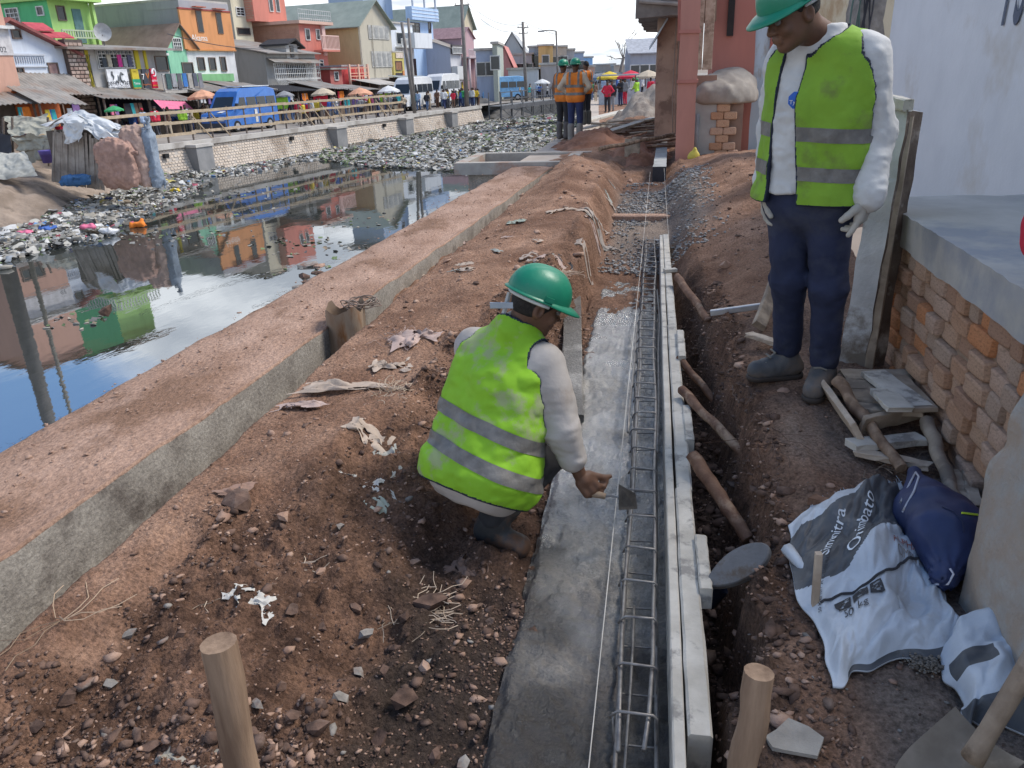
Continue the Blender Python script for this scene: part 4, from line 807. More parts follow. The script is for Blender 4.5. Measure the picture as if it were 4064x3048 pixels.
# --- white and blue tower house
def ex(B, Ln, D, h, loc, sloc):
    zf = loc(*z2(1560, 410))[1]; x0, _ = loc(*z2(1480, 400)); G().box((x0, -.9, zf-.15), (Ln+.3, .0, zf)).obj('balcony_slab', WHITEF, B); balustrade(B, x0, Ln, zf, -.85, .8, WHITEF, .25); G().box((Ln*.62, -1.5, zf-.2), (Ln+2.2, -.0, zf+1.5)).obj('bay', wallm((.68, .70, .72)), B)
    g = G()
    for k in range(4): G().box((Ln*.3+k*1.2, -.14, .5), (Ln*.3+k*1.2+.25, -.0, zf-.4)).obj('pilaster', WHITEF, B)
building('white_balcony_house', 'white house with balustrade balcony beside the beige house', 17, z2(1412, 400)[0], z2(1640, 400)[0], 180, z2(0, 200)[1], 8, (.66, .69, .73), (.50, .54, .60), roof='flat', rm=PALE, extra=ex, over=.2, win=(W2_(1490, 290, 1540, 385, frame=WHITEF), W2_(1640, 520, 1660, 660)))
def ex(B, Ln, D, h, loc, sloc):
    zt = loc(*z2(1700, 185))[1]; bl = wallm((.42, .56, .76)); G().box((-.7, -.9, zt), (Ln+.1, -.01, zt+1.5)).obj('terrace_parapet', bl, B); g = G()
    for k in range(3): g.box((-.75, -.95, zt+.35+.4*k), (Ln+.15, -.89, zt+.45+.4*k))
    g.obj('moulding', wallm((.60, .68, .80)), B)
    for x in (.1, Ln*.5, Ln-.2): G().box((x, -.7, zt+1.5), (x+.22, -.5, zt+4.0)).obj('column', wallm((.5, .54, .6)), B)
    G().box((-.9, -1.2, zt+4.0), (Ln+.3, 2, zt+4.2)).obj('terrace_roof', plain(.4, .4, .4), B)
    G().box((-7, 2.2, zt+.2), (-.02, 7, zt+5.0)).obj('rear_wing', wallm((.36, .46, .60)), B); G().box((-9.5, 2.0, zt+5.0), (.4, 7.3, zt+5.25)).obj('rear_roof', plain(.30, .29, .27), B)
    o = G().box((-2.2, 2.1, zt+3), (-1.5, 2.19, zt+3.9)).obj('window', WOODF, B); G().box((-2.1, 2.08, zt+3.1), (-1.6, 2.12, zt+3.8)).obj('pane', GLASS, o)
building('blue_tower_house', 'pale blue tower house with columned roof terrace', 19, z2(1605, 300)[0], z2(1812, 300)[0], 130, z2(0, 185)[1], 7, (.45, .60, .82), (.45, .58, .78), roof='none', extra=ex, win=(W2_(1618, 205, 1690, 290, bars=2), W2_(1770, 200, 1788, 285), W2_(1618, 310, 1740, 370)))
building('tan_roofed_house', 'tall tan house with green grey roof behind the blue tower', 26, z2(2060, 300)[0], z2(2165, 300)[0], 150, z2(0, 220)[1], 22, (.58, .50, .36), (.52, .43, .31), roof='gable_front', rm=GRN_ROOF, rh=3, over=.5, win=(W2_(2105, 240, 2130, 300, frame=WHITEF),), swin=(W2_(1868, 245, 1898, 280),))
# --- grey-blue gable house and pink house
def ex(B, Ln, D, h, loc, sloc):
    g = G(); x, z = loc(*z2(1990, 640)); G().box((x-.6, -.9, z-.8), (x+1.6, -.05, z+.8)).obj('balcony', wallm((.62, .63, .62)), B); 
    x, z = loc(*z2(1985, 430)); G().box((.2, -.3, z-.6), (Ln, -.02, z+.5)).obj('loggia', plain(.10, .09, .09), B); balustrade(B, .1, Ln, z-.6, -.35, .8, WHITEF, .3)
building('grey_blue_house', 'blank grey blue house end with pitched tin roof', 15.5, z2(1965, 600)[0], z2(2060, 600)[0], 250, z2(0, 420)[1], 10.5, (.52, .52, .54), (.42, .45, .53), roof='gable_side', rm=TIN, rh=1.7, extra=ex)
def ex(B, Ln, D, h, loc, sloc):
    zf = h-2.6; G().box((-.2, -1.2, zf), (Ln+.3, .0, zf+.2)).obj('balcony_slab', wallm((.50, .42, .44)), B); balustrade(B, -.1, Ln+.2, zf+.2, -1.1, .9, wallm((.60, .52, .53)), .3)
    for x in (.1, Ln*.5, Ln-.1): g = G(); g.tube([(x, -1.0, 0), (x, -1.0, zf)], .16, 8); g.obj('column', wallm((.62, .52, .53)), B, smooth=True)
building('pink_house', 'dusky pink house with columns and balustrade behind the tall pole', 15.5, z2(2065, 500)[0], z2(2175, 500)[0], 220, z2(0, 330)[1], 8, (.48, .33, .35), (.45, .32, .36), roof='gable_front', rm=plain(.30, .19, .2), rh=1.3, extra=ex)
# --- farther houses, built on their own planes beyond the bend
def farhouse(name, label, xl, xr, yt, Y, col, roof='flat', rm=None, rh=1.5, rows=2, cols=3, yb=None, D=9, group=None, ang=.12, frame=None):
    "box facing the camera side at forward distance Y"
    a = aty(xl, yt, Y); b = aty(xr, yt, Y); Ln = float(b[0]-a[0]); h = float(a[2])-ZR
    B = empty(name, (float(a[0]), Y, ZR), ang, label=label, cat='house', group=group); g = G(); g.box((0, 0, 0), (Ln, D, h))
    m = wallm(col)
    if roof == 'gable': g.prism([(0, 0, h), (Ln, 0, h), (Ln/2, 0, h+rh)], (0, D, 0))
    if roof == 'side': g.prism([(0, 0, h), (0, D, h), (0, D/2, h+rh)], (Ln, 0, 0))
    g.obj('wall', m, B)
    if roof == 'flat': G().box((-.2, -.25, h+.003), (Ln+.2, D, h+.25)).obj('roof', rm or PALE, B)
    if roof == 'gable': G().prism([(-.3, -.3, h-.1), (Ln/2, -.3, h+rh), (Ln/2, -.3, h+rh+.12), (-.3, -.3, h+.02)], (0, D, 0)).prism([(Ln+.3, -.3, h-.1), (Ln/2, -.3, h+rh), (Ln/2, -.3, h+rh+.12), (Ln+.3, -.3, h+.02)], (0, D, 0)).obj('roof', rm or TILE, B)
    if roof == 'side': G().prism([(-.3, -.3, h-.1), (-.3, D/2, h+rh), (-.3, D/2, h+rh+.12), (-.3, -.3, h+.02)], (Ln+.6, 0, 0)).obj('roof', rm or TILE, B)
    for r in range(rows):
        for c in range(cols):
            x = Ln*(c+.5)/cols; z = h-1.9-r*2.9
            if z < 1.2: continue
            o = G().box((x-.55, -.08, z-.75), (x+.55, .0, z+.75)).obj('window', frame or WHITEF, B); G().box((x-.45, -.1, z-.65), (x+.45, -.06, z+.65)).obj('pane', GLASS, o)
    return B
FH = 'houses beyond the footbridge'
def zx(x, y): return z3(x, y)
farhouse('blue_grey_house', 'blue grey house with rooftop parapet left of the bridge', *[z3(415, 0)[0], z3(575, 0)[0]], z3(0, 225)[1], 92, (.36, .42, .54), cols=2, rows=2)
farhouse('stepped_house', 'grey house with corner balconies right of the blue grey house', z3(560, 0)[0], z3(600, 0)[0], z3(0, 165)[1], 91, (.38, .41, .36), cols=1, rows=3)
farhouse('red_roof_house', 'low house with a pinkish red roof beside the street', z3(608, 0)[0], z3(730, 0)[0], z3(0, 372)[1], 112, (.50, .24, .22), 'gable', plain(.50, .20, .18), 2.6, rows=1, cols=2)
farhouse('grey_apartment_house', 'long grey apartment house with hipped roof in the distance', z3(640, 0)[0], z3(835, 0)[0], z3(0, 245)[1], 135, (.44, .45, .45), 'gable', plain(.36, .37, .38), 3, rows=3, cols=4, D=20)
farhouse('balcony_house', 'pale grey house with white framed windows behind the pole', z3(742, 0)[0], z3(905, 0)[0], z3(0, 262)[1], 124, (.50, .51, .52), rows=3, cols=4)
farhouse('tall_grey_house', 'tall grey house beside the ochre house', z3(880, 0)[0], z3(968, 0)[0], z3(0, 195)[1], 128, (.40, .42, .46), rows=4, cols=2)
farhouse('ochre_house', 'ochre yellow house with blank side wall in the distance', z3(965, 0)[0], z3(1090, 0)[0], z3(0, 185)[1], 120, (.62, .42, .18), rows=1, cols=1)
farhouse('beige_far_house', 'beige house joined to the ochre house', z3(1091, 0)[0], z3(1212, 0)[0], z3(0, 195)[1], 122, (.52, .46, .40), rows=3, cols=3)
farhouse('grey_far_house', 'plain grey house right of the street lamp', z3(1213, 0)[0], z3(1280, 0)[0], z3(0, 220)[1], 126, (.42, .43, .46), rows=3, cols=2)
farhouse('slate_blue_house', 'slate blue house in the far distance', z3(1282, 0)[0], z3(1362, 0)[0], z3(0, 245)[1], 140, (.33, .41, .55), rows=2, cols=2)
farhouse('sky_blue_house', 'sky blue house farthest along the street', z3(1360, 0)[0], z3(1442, 0)[0], z3(0, 288)[1], 150, (.28, .48, .74), rows=2, cols=2)
farhouse('awning_hall', 'low white hall with wide dark opening beside the pole', z3(700, 0)[0], z3(962, 0)[0], z3(0, 395)[1], 100, (.55, .57, .60), rows=0)
farhouse('pink_far_house', 'low pink house under the sky blue house', z3(1380, 0)[0], z3(1460, 0)[0], z3(0, 370)[1], 118, (.52, .36, .30), rows=1, cols=2)
farhouse('low_far_house', 'row of low tan houses at the end of the bank', z3(1462, 0)[0], z3(1640, 0)[0], z3(0, 352)[1], 160, (.42, .36, .31), rows=1, cols=5)
farhouse('tan_far_house', 'tan block behind the bare tree', z3(1630, 0)[0], z3(1790, 0)[0], z3(0, 360)[1], 150, (.46, .40, .35), rows=1, cols=3)
farhouse('grey_right_house', 'big grey house behind the market umbrellas', z3(1775, 0)[0], z3(2030, 0)[0], z3(0, 248)[1], 95, (.35, .38, .45), 'side', plain(.36, .37, .4), 1.5, rows=2, cols=3)
farhouse('open_shop', 'columned shop front below the ochre house', z3(985, 0)[0], z3(1215, 0)[0], z3(0, 350)[1], 102, (.45, .42, .41), rows=0)
# ================================================================ PEOPLE
def nrm(v): v = np.asarray(v, float); return v/np.linalg.norm(v)
SKIN = mat('brown_skin', (.10, .050, .030), (.155, .080, .050), scale=9, rough=.55, spec=.35, bump=.1, bscale=60, sub=.0)
HAIRM = mat('black_hair', (.012, .010, .010), (.03, .025, .022), scale=60, rough=.7, bump=.6, bscale=120)
def cloth(name, c, var=.12, dirt=None, s3=4, lo3=.55, hi3=.72, rough=.85, bump=.35, bscale=55):
    return mat(name, tuple(x*(1-var) for x in c), tuple(min(1, x*(1+var)) for x in c), scale=7, rough=rough, bump=bump, bscale=bscale, bdist=.006, c3=dirt, s3=s3, lo3=lo3, hi3=hi3)
def frame(f, up=(0, 0, 1)):
    f = nrm(f); r = nrm(np.cross(f, up)); u = np.cross(r, f); return np.stack([r, f, u])      # rows right, forward, up
def head_mesh(c, f, h=.006, s=1., up=(0, 0, 1), neck=None):
    R = frame(f, up); c = np.asarray(c, float)
    nl = None if neck is None else ((np.asarray(neck)-c)@R.T)/s
    def fn(P):
        d = ell(P, (0, 0, .02), (.073, .093, .102)); d = smin(d, ell(P, (0, .032, -.05), (.056, .06, .07)), .03); d = smin(d, ell(P, (0, .07, -.098), (.03, .026, .022)), .025)
        d = smin(d, cap(P, (-.03, .083, .022), (.03, .083, .022), .012), .015)
        for sx in (-1, 1):
            d = smax(d, -ell(P, (sx*.031, .101, .002), (.017, .016, .012)), .012)
            e = smax(ell(P, (sx*.076, -.008, -.012), (.012, .024, .034)), -ell(P, (sx*.09, -.004, -.012), (.012, .012, .02)), .006); d = smin(d, e, .008)
            d = smin(d, ell(P, (sx*.038, .075, -.032), (.022, .02, .02)), .02)
        d = smin(d, cap(P, (0, .092, .008), (0, .112, -.028), .008, .014), .012)
        for sx in (-1, 1): d = smin(d, ell(P, (sx*.013, .102, -.032), (.010, .011, .009)), .006)
        d = smin(d, cap(P, (-.02, .094, -.058), (.02, .094, -.058), .008), .008); d = smin(d, cap(P, (-.017, .093, -.07), (.017, .093, -.07), .008), .008)
        d = smax(d, -cap(P, (-.022, .104, -.064), (.022, .104, -.064), .003), .003)
        if nl is not None: d = smin(d, cap(P, (0, -.02, -.05), nl, .056, .066), .03)
        return d
    lo, hi = np.array([-.11, -.13, -.14]), np.array([.11, .14, .14])
    if nl is not None: lo = np.minimum(lo, nl-.07); hi = np.maximum(hi, nl+.07)
    V, F = snet(fn, lo, hi, h); return (V*s)@R+c, F, R
def hand_sdf(P, w, d, n, side, curl, s=1., point=False):
    "w wrist, d towards the fingers, n palm normal (fingers curl to n), side towards the thumb"
    w = np.asarray(w, float); d = nrm(d); side = nrm(np.asarray(side)-d*np.dot(side, d)); n = nrm(np.cross(side, d)) if n is None else nrm(n)
    def pt(a, b, c): return w+s*(d*a+side*b+n*c)
    D = sun_([cap(P, pt(0, 0, 0), pt(.03, 0, 0), .026*s, .028*s), cap(P, pt(.03, -.024, 0), pt(.085, -.028, 0), .016*s, .015*s), cap(P, pt(.03, 0, 0), pt(.09, 0, 0), .018*s, .016*s), cap(P, pt(.03, .022, 0), pt(.088, .026, 0), .018*s, .016*s)], .012*s)
    for i, (b, L0) in enumerate(((.031, .074), (.010, .082), (-.012, .076), (-.032, .060))):
        a0 = .088-.004*abs(i-1); cu = curl*(.25 if (point and i == 0) else 1); p = pt(a0, b, 0); ang = cu*.35; r = (.0098-.0006*i)*s; fd = []
        for k, fr in enumerate((.42, .32, .26)):
            dr = d*math.cos(ang)+n*math.sin(ang)+side*(.02*(1.5-i)); q = p+s*L0*fr*nrm(dr); fd.append(cap(P, p, q, r*(1-.09*k), r*(.91-.09*k))); p = q; ang += cu*.75
        D = smin(D, sun_(fd, .004*s), .006*s)
    p = pt(.025, .028, .004); ang = .7 if curl < 1.2 else .25; td = []
    for k, L0 in enumerate((.042, .032, .026)):
        dr = d*math.cos(ang)+side*math.sin(ang)*(.9-.35*k*curl)+n*(.25+.45*curl*(k+.5)*.6); q = p+s*L0*nrm(dr); td.append(cap(P, p, q, (.0145-.0015*k)*s, (.013-.0017*k)*s)); p = q; ang -= .2*curl
    return smin(D, sun_(td, .006*s), .012*s)
def hand_mesh(w, d, n, side, curl, s=1., h=.0042, point=False, infl=0):
    w = np.asarray(w, float); return snet(lambda P: hand_sdf(P, w, d, n, side, curl, s, point)-infl, w-.22*s, w+.22*s, h)
HG = mat('green_helmet', (.010, .19, .105), (.014, .23, .13), scale=5, rough=.38, spec=.45, c3=(.10, .24, .16), s3=7, lo3=.6, hi3=.74, bump=.1, bscale=50)
def helmet(parent, c, R, base, s=1., m=HG, strap=True):
    "hard hat around head centre c with frame R (rows right, forward, up)"
    c = np.asarray(c, float)
    def tow(L): return (np.asarray(L)*s)@R+c-base
    V, F = [], []; n, k = 40, 14
    for i in range(k+1):
        ph = (i/k)*math.pi/2
        for j in range(n):
            th = 2*math.pi*j/n; a, b = .112, .138; r = math.cos(ph)**.82; x = a*r*math.cos(th); y = b*r*math.sin(th)-.004; z = .035+.118*math.sin(ph)**.95
            rd = .006*math.exp(-(x/.016)**2)*(math.sin(ph) > .25)+.003*math.exp(-((abs(x)-.045)/.01)**2)*(math.sin(ph) > .35); z += rd
            V.append((x, y, z))
    for i in range(k):
        for j in range(n): F.append((i*n+j, i*n+(j+1) % n, (i+1)*n+(j+1) % n, (i+1)*n+j))
    o = meshobj('helmet', tow(V), F, m, parent, smooth=True)
    V, F = [], []                                # rim and peak
    for j in range(n):
        th = 2*math.pi*j/n; x, y = .112*math.cos(th), .138*math.sin(th)-.004; fr = max(0, math.sin(th))
        ext = .010+.040*fr**2.2; dx, dy = math.cos(th), math.sin(th)*(1+.25*fr)
        for e, zz in ((-.004, .040), (0, .034), (ext*.5, .030-.004*fr), (ext, .026-.016*fr), (ext, .021-.016*fr), (ext*.4, .024-.004*fr), (-.006, .026)): V.append((x+dx*e, y+dy*e, zz))
    for j in range(n):
        for q in range(6): a = j*7+q; b = ((j+1) % n)*7+q; F.append((a, b, b+1, a+1))
    meshobj('brim', tow(V), F, m, o, smooth=True)
    g = G()
    for sx in (-1, 1): g = G().box((sx*.112-.010, -.018, .032), (sx*.112+.010, .018, .052)); meshobj('slot_lug', tow(np.array(g.v)), g.f, m, o)
    if strap:
        g = G(); pts = [(.105*math.cos(t), .12*math.sin(t)-.004, .012) for t in np.linspace(math.pi*.95, math.pi*2.05, 12)]; g.tube(pts, .008, 5); meshobj('head_band', tow(np.array(g.v)), g.f, plain(.55, .56, .55), o, smooth=True)
    return o
def slab_part(V, F, p, ax, w, off, name, m, parent):
    "the strip of a mesh between two planes, lifted off by off"
    ax = nrm(ax); q = (V-np.asarray(p))@ax; keep = (q[F] > -w-.03).all(1) & (q[F] < w+.03).all(1); F = F[keep]
    bm = bmesh.new(); u = np.unique(F); mp = {int(a): bm.verts.new(V[a]) for a in u}
    for f in F: bm.faces.new([mp[int(a)] for a in f])
    bmesh.ops.recalc_face_normals(bm, faces=bm.faces)
    for sgn in (1, -1):
        bmesh.ops.bisect_plane(bm, geom=bm.verts[:]+bm.edges[:]+bm.faces[:], plane_co=np.asarray(p)+ax*w*sgn, plane_no=ax*sgn, clear_outer=True)
    bm.normal_update()
    for v in bm.verts: v.co += v.normal*off
    me = bpy.data.meshes.new(name); bm.to_mesh(me); bm.free(); me.materials.append(m); me.polygons.foreach_set('use_smooth', np.ones(len(me.polygons), bool))
    return link(bpy.data.objects.new(name, me), parent)
def bounds(pts, pad): p = np.array(pts); return p.min(0)-pad, p.max(0)+pad
def wr(P, a, fr, st=(1, 1, 1), s=0): return a*fbm(P[..., 0]*fr*st[0], P[..., 1]*fr*st[1], P[..., 2]*fr*st[2], 2, s)
# ---------------------------------------------------------------- standing worker
def standing():
    K = .915
    def Q(p): return C0+K*(np.asarray(p, float)-C0)
    J = {k: Q(v) for k, v in dict(hipR=(.575, 3.925, .90), hipL=(.735, 3.815, .90), kneeR=(.605, 3.89, .53), kneeL=(.765, 3.785, .52), ankR=(.64, 3.985, .13), ankL=(.80, 3.845, .11), chest=(.645, 3.86, 1.33),
        shR=(.505, 3.96, 1.515), shL=(.805, 3.76, 1.515), neck=(.635, 3.85, 1.585), head=(.492, 3.74, 1.695), elbR=(.500, 4.05, 1.2), elbL=(.885, 3.79, 1.20), wrR=(.478, 3.94, .95), wrL=(.862, 3.67, .955), toeR=(.50, 3.945, .045), toeL=(.735, 3.69, .045)).items()}
    Fv = nrm((-.57, -.82, 0)); Lv = np.array([-Fv[1], Fv[0], 0]); Fh = nrm((-.80, -.42, -.42)); base = np.array([.60, 3.50, gz(.60, 3.50)])
    hipc = (J['hipR']+J['hipL'])/2
    root = empty('person', base, 0, 'standing worker in white coverall jacket, lime vest and green helmet, looking down', 'person')
    gy = np.array([0, 0, 1.])
    def torso(P, e=0):
        a = [cap(P, J['hipR']-Lv*.0, J['hipL'], .112+e), cap(P, J['shR']+Lv*.045-gy*.03, J['shL']-Lv*.045-gy*.03, .075+e, .075+e), cap(P, J['hipR']+gy*.05+Lv*.01, J['shR']+Lv*.07-gy*.12, .105+e, .10+e), cap(P, J['hipL']+gy*.05-Lv*.01, J['shL']-Lv*.07-gy*.12, .105+e, .10+e), cap(P, hipc+Fv*.01, J['chest']+Fv*.02, .12+e, .115+e)]
        a.append(cap(P, J['shR']+Lv*.05-gy*.0, J['neck']-gy*.02, .06+e, .06+e)); a.append(cap(P, J['shL']-Lv*.05, J['neck']-gy*.02, .06+e, .06+e))
        return sun_(a, .05)
    def slv(P, sd, e=0): return smin(cap(P, J['sh'+sd], J['elb'+sd], .068+e, .060+e), cap(P, J['elb'+sd], J['wr'+sd], .060+e, .050+e), .03)
    def leg(P, sd, e=0): return smin(cap(P, J['hip'+sd], J['knee'+sd], .098+e, .072+e), cap(P, J['knee'+sd]-gy*.0, J['ank'+sd]+gy*.03, .072+e, .060+e), .04)
    # body: one mesh (coarse under the clothes, fine head)
    def bodyf(P): return sun_([torso(P, -.03), slv(P, 'L', -.03), slv(P, 'R', -.03), leg(P, 'L', -.03), leg(P, 'R', -.03), cap(P, J['neck'], J['head'], .05)], .03)
    lo, hi = bounds(list(J.values()), .12); b1 = snet(bodyf, lo, hi, .022)
    hv, hf, R = head_mesh(J['head'], Fh, .0055, 1.02, neck=J['neck'])
    V, F = join([b1, (hv, hf)]); meshobj('body', V-base, F, SKIN, root, smooth=True)
    for sx in (-1, 1): meshobj('eye', (np.array([[sx*.031, .0905, .002]])+icos(2, 0, 0)[0]*.0115)*1.02@R+J['head']-base, icos(2, 0, 0)[1], mat('eye', (.16, .15, .14), rough=.2), root, smooth=True)
    def hairf(P): return smax(ell(P, (0, -.008, .02), (.079, .099, .108)), -(P[..., 2]-(-.035+.9*np.maximum(0, P[..., 1]+.02))), .01)
    hV, hF = snet(hairf, (-.11, -.13, -.12), (.11, .13, .14), .007); meshobj('hair', hV*1.02@R+J['head']-base, hF, HAIRM, root, smooth=True)
    helmet(root, J['head']+R[2]*.012, R, base, .97)
    # trousers
    lo, hi = bounds([J[k] for k in ('hipR', 'hipL', 'kneeR', 'kneeL', 'ankR', 'ankL')], .16); hi[2] = hipc[2]+.16
    def trf(P):
        d = smin(leg(P, 'L'), leg(P, 'R'), .02); d = smin(d, smax(torso(P, .0), P[..., 2]-(hipc[2]+.12), .01), .04)
        d = smax(d, -(P[..., 2]-(base[2]+.085)), .01)
        kn = np.exp(-((P[..., 2]-J['kneeL'][2])/.10)**2)+.9*np.exp(-((P[..., 2]-J['ankL'][2]-.06)/.07)**2)
        return d-.009*np.abs(wr(P, 1, 9, (1.3, 1.3, 1.1), 3))*(.4+.8*kn)-wr(P, .004, 20, (1, 1, 1.5), 6)*(.4+.7*kn)
    V, F = snet(trf, lo, hi, .0075); meshobj('trousers', V-base, F, cloth('navy_cloth', (.022, .028, .060), .2, (.06, .065, .085), 3, .5, .7), root, smooth=True)
    # jacket
    lo, hi = bounds([J[k] for k in ('hipR', 'hipL', 'shR', 'shL', 'elbR', 'elbL', 'wrR', 'wrL', 'neck')], .17); hem = hipc[2]+.085-.03
    def jkf(P):
        d = smax(torso(P, .016), -(P[..., 2]-hem-.10*((P-hipc)@Lv)*0), .012); a = smin(slv(P, 'L', .008), slv(P, 'R', .008), .02)
        for sd in 'LR': a = smin(a, cap(P, J['wr'+sd]+.05*nrm(J['elb'+sd]-J['wr'+sd]), J['wr'+sd], .048, .046), .02)
        d = smin(d, a, .03)
        col = smax(cap(P, J['neck']-gy*.03, J['neck']+gy*.035+nrm(J['head']-J['neck'])*.0, .088, .080), -cap(P, J['neck']-gy*.1, J['neck']+gy*.2, .068, .066), .006); col = smax(col, P[..., 2]-(J['neck'][2]+.055), .005)
        d = smin(smax(d, -cap(P, J['neck'], J['neck']+gy*.2, .062), .01), col, .015)
        arm = np.clip(1-np.minimum(slv(P, 'L'), slv(P, 'R'))/.02, 0, 1)
        return d-wr(P, .004, 8, (1.3, 1.3, .7), 11)-.009*np.abs(wr(P, 1, 11, (1, .8, .8), 12))-.006*np.abs(wr(P, 1, 26, (.7, .7, 1.3), 15))-wr(P, .0015, 40, s=14)
    V, F = snet(jkf, lo, hi, .0075); jm = cloth('white_coverall', (.53, .53, .52), .07, (.40, .38, .35), 3, .55, .75, .7, .3, 40); meshobj('jacket', V-base, F, jm, root, smooth=True)
    # vest: two panels with an open front
    lo, hi = bounds([J[k] for k in ('hipR', 'hipL', 'shR', 'shL', 'neck')], .19); cen = hipc+Fv*.0
    def cuts(P):
        u = (P-cen)@Lv; f = (P-cen)@Fv; z = P[..., 2]; t = np.clip((z-hem)/(J['neck'][2]-hem), 0, 1)
        front = np.where(f > .0, .0, .5)+0*u; mid = -.045-.02*np.sin(t*2.5); wdt = .055+.012*np.cos(t*3)
        c1 = np.maximum(np.abs(u-mid)-wdt, -(f-.03)); c1 = -(np.abs(u-mid)-wdt); c1 = np.where(f > .03, c1, -.2)          # >0 inside the opening
        ca = np.maximum(-smin(slv(P, 'L', .022), slv(P, 'R', .022), .02), -.2)
        ca = np.where(z > J['chest'][2]-.12, ca, -.2)
        cn = -(np.linalg.norm((P-J['neck']-gy*.03-Fv*.02)*np.array([1, 1, .8]), axis=-1)-.105)
        cb = (hem-.045)-z
        return np.maximum.reduce([c1, ca, cn, cb])
    def vsf(P): return smax(torso(P, .035)-wr(P, .009, 6, (1, 1, .5), 21)-.009*np.abs(wr(P, 1, 8, (1, 1, .9), 23))-wr(P, .003, 22, (1, 1, 1), 22), cuts(P), .004)
    V, F = snet(vsf, lo, hi, .0052); cd = cuts(V); trim = (np.abs(cd)[F].mean(1) < .0075)
    inner = torso(V, .018) < 0; keep = ~inner[F].all(1); F, trim = F[keep], trim[keep]
    VM = cloth('lime_vest_dirty', (.205, .37, .034), .1, (.15, .19, .05), 5, .56, .70, .75, .3, 30); RB = mat('reflective_tape', (.115, .108, .098), (.18, .17, .155), scale=20, rough=.5, spec=.5, bump=.3, bscale=60); TR = plain(.02, .025, .045)
    vo = meshobj('vest', V-base, F, [VM, TR], root, smooth=True, mi=trim.astype(int)); Fv2 = F[~trim]
    for z_ in (hem+.235, hem+.085): slab_part(V-base, Fv2, (0, 0, z_-base[2]), (.04, -.05, 1), .027, .0025, 'reflective_band', RB, vo)
    # emblem on the chest: blue octagon
    pc = aty(3165, 397, (J['chest'][1]-.12)); 
    o8 = atz; d = nrm(C0-pc)*0+nrm(Fv*.9+Lv*.35); u_ = nrm(np.cross(gy, d)); 
    def surf(p, dd):
        t = 0.2
        for _ in range(60):
            q = p+dd*t; v = float(jkf(q[None, None, None])[0, 0, 0]); 
            if v < .001: break
            t -= v*.7
        return p+dd*t
    ctr = surf(J['chest']-Lv*.072+gy*.02, d); V8 = [ctr+d*.006]+[ctr+d*.004+.034*(u_*math.cos(a)+gy*math.sin(a)) for a in np.arange(8)*math.pi/4+math.pi/8]
    em = meshobj('chest_emblem', np.array(V8)-base, [(0, i, i % 8+1) for i in range(1, 9)], plain(.03, .14, .55, .5), root)
    Mx = Matrix((( u_[0], 0, d[0], 0), (u_[1], 0, d[1], 0), (0, 1, 0, 0), (0, 0, 0, 1))); Mx.translation = Vector(ctr+d*.0075-base-gy*.008); text_obj('Tyvek', .022, 'lettering', plain(.8, .8, .82), em, Mx, depth=.0004)
    # gloves
    GLV = cloth('grey_glove', (.38, .36, .32), .1, (.25, .22, .18), 10); dn = nrm(J['wrL']-J['elbL'])
    V, F = hand_mesh(J['wrL']+dn*.0, nrm((-.22, -.02, -1)), nrm((-.80, .50, .0)), nrm((-.50, -.86, 0)), .85, 1.02, .0042, True, .003); go = meshobj('glove', V-base, F, GLV, root, smooth=True)
    V, F = hand_mesh(J['wrR'], nrm((.05, -.1, -1)), nrm((.6, -.5, 0)), nrm((-.5, -.8, 0)), .7, 1.05, .006, False, .0015); meshobj('glove', V-base, F, GLV, root, smooth=True)
    # shoes
    SH = cloth('grey_boot', (.085, .085, .088), .25, (.17, .13, .10), 6, .5, .7, .6); SO = plain(.05, .04, .035)
    for sd in 'RL':
        a, t = J['ank'+sd], J['toe'+sd]; hd = a+gy*-.06-.045*nrm((t-a)*[1, 1, 0]); tt = t.copy(); fz = base[2]; hd[2] = fz+.055; tt[2] = fz+.048; fd = nrm(tt-hd); rr = np.cross(fd, gy)
        def sf(P):
            d = sun_([cap(P, hd, tt, .043, .046), cap(P, hd+fd*.03+gy*.02, a+gy*.05, .046, .052), cap(P, hd+fd*.05+gy*.03, tt-fd*.06+gy*.012, .045, .042)], .035); return smax(d, -(P[..., 2]-fz-.022), .004)-wr(P, .003, 30, s=4)
        lo, hi = bounds([hd, tt, a+gy*.05], .08); V, F = snet(sf, lo, hi, .0065); so = meshobj('shoe', V-base, F, SH, root, smooth=True)
        def s2(P): return smax(cap(P*[1, 1, .3], hd*[1, 1, .3], tt*[1, 1, .3], .047, .05), np.abs(P[..., 2]-fz-.012)-.014, .004)
        V, F = snet(s2, lo-[0, 0, .03], hi, .0075); meshobj('sole', V-base, F, SO, so, smooth=True)
        g = G()
        for k in range(4):
            p = a+gy*(.03-.022*k)+fd*(.045+.02*k); g.tube([p-rr*.028, p+gy*.007+fd*.004, p+rr*.028], .0042, 5)
        V = np.array(g.v)-base; meshobj('laces', V, g.f, plain(.16, .15, .13), so)
    return root
standing()
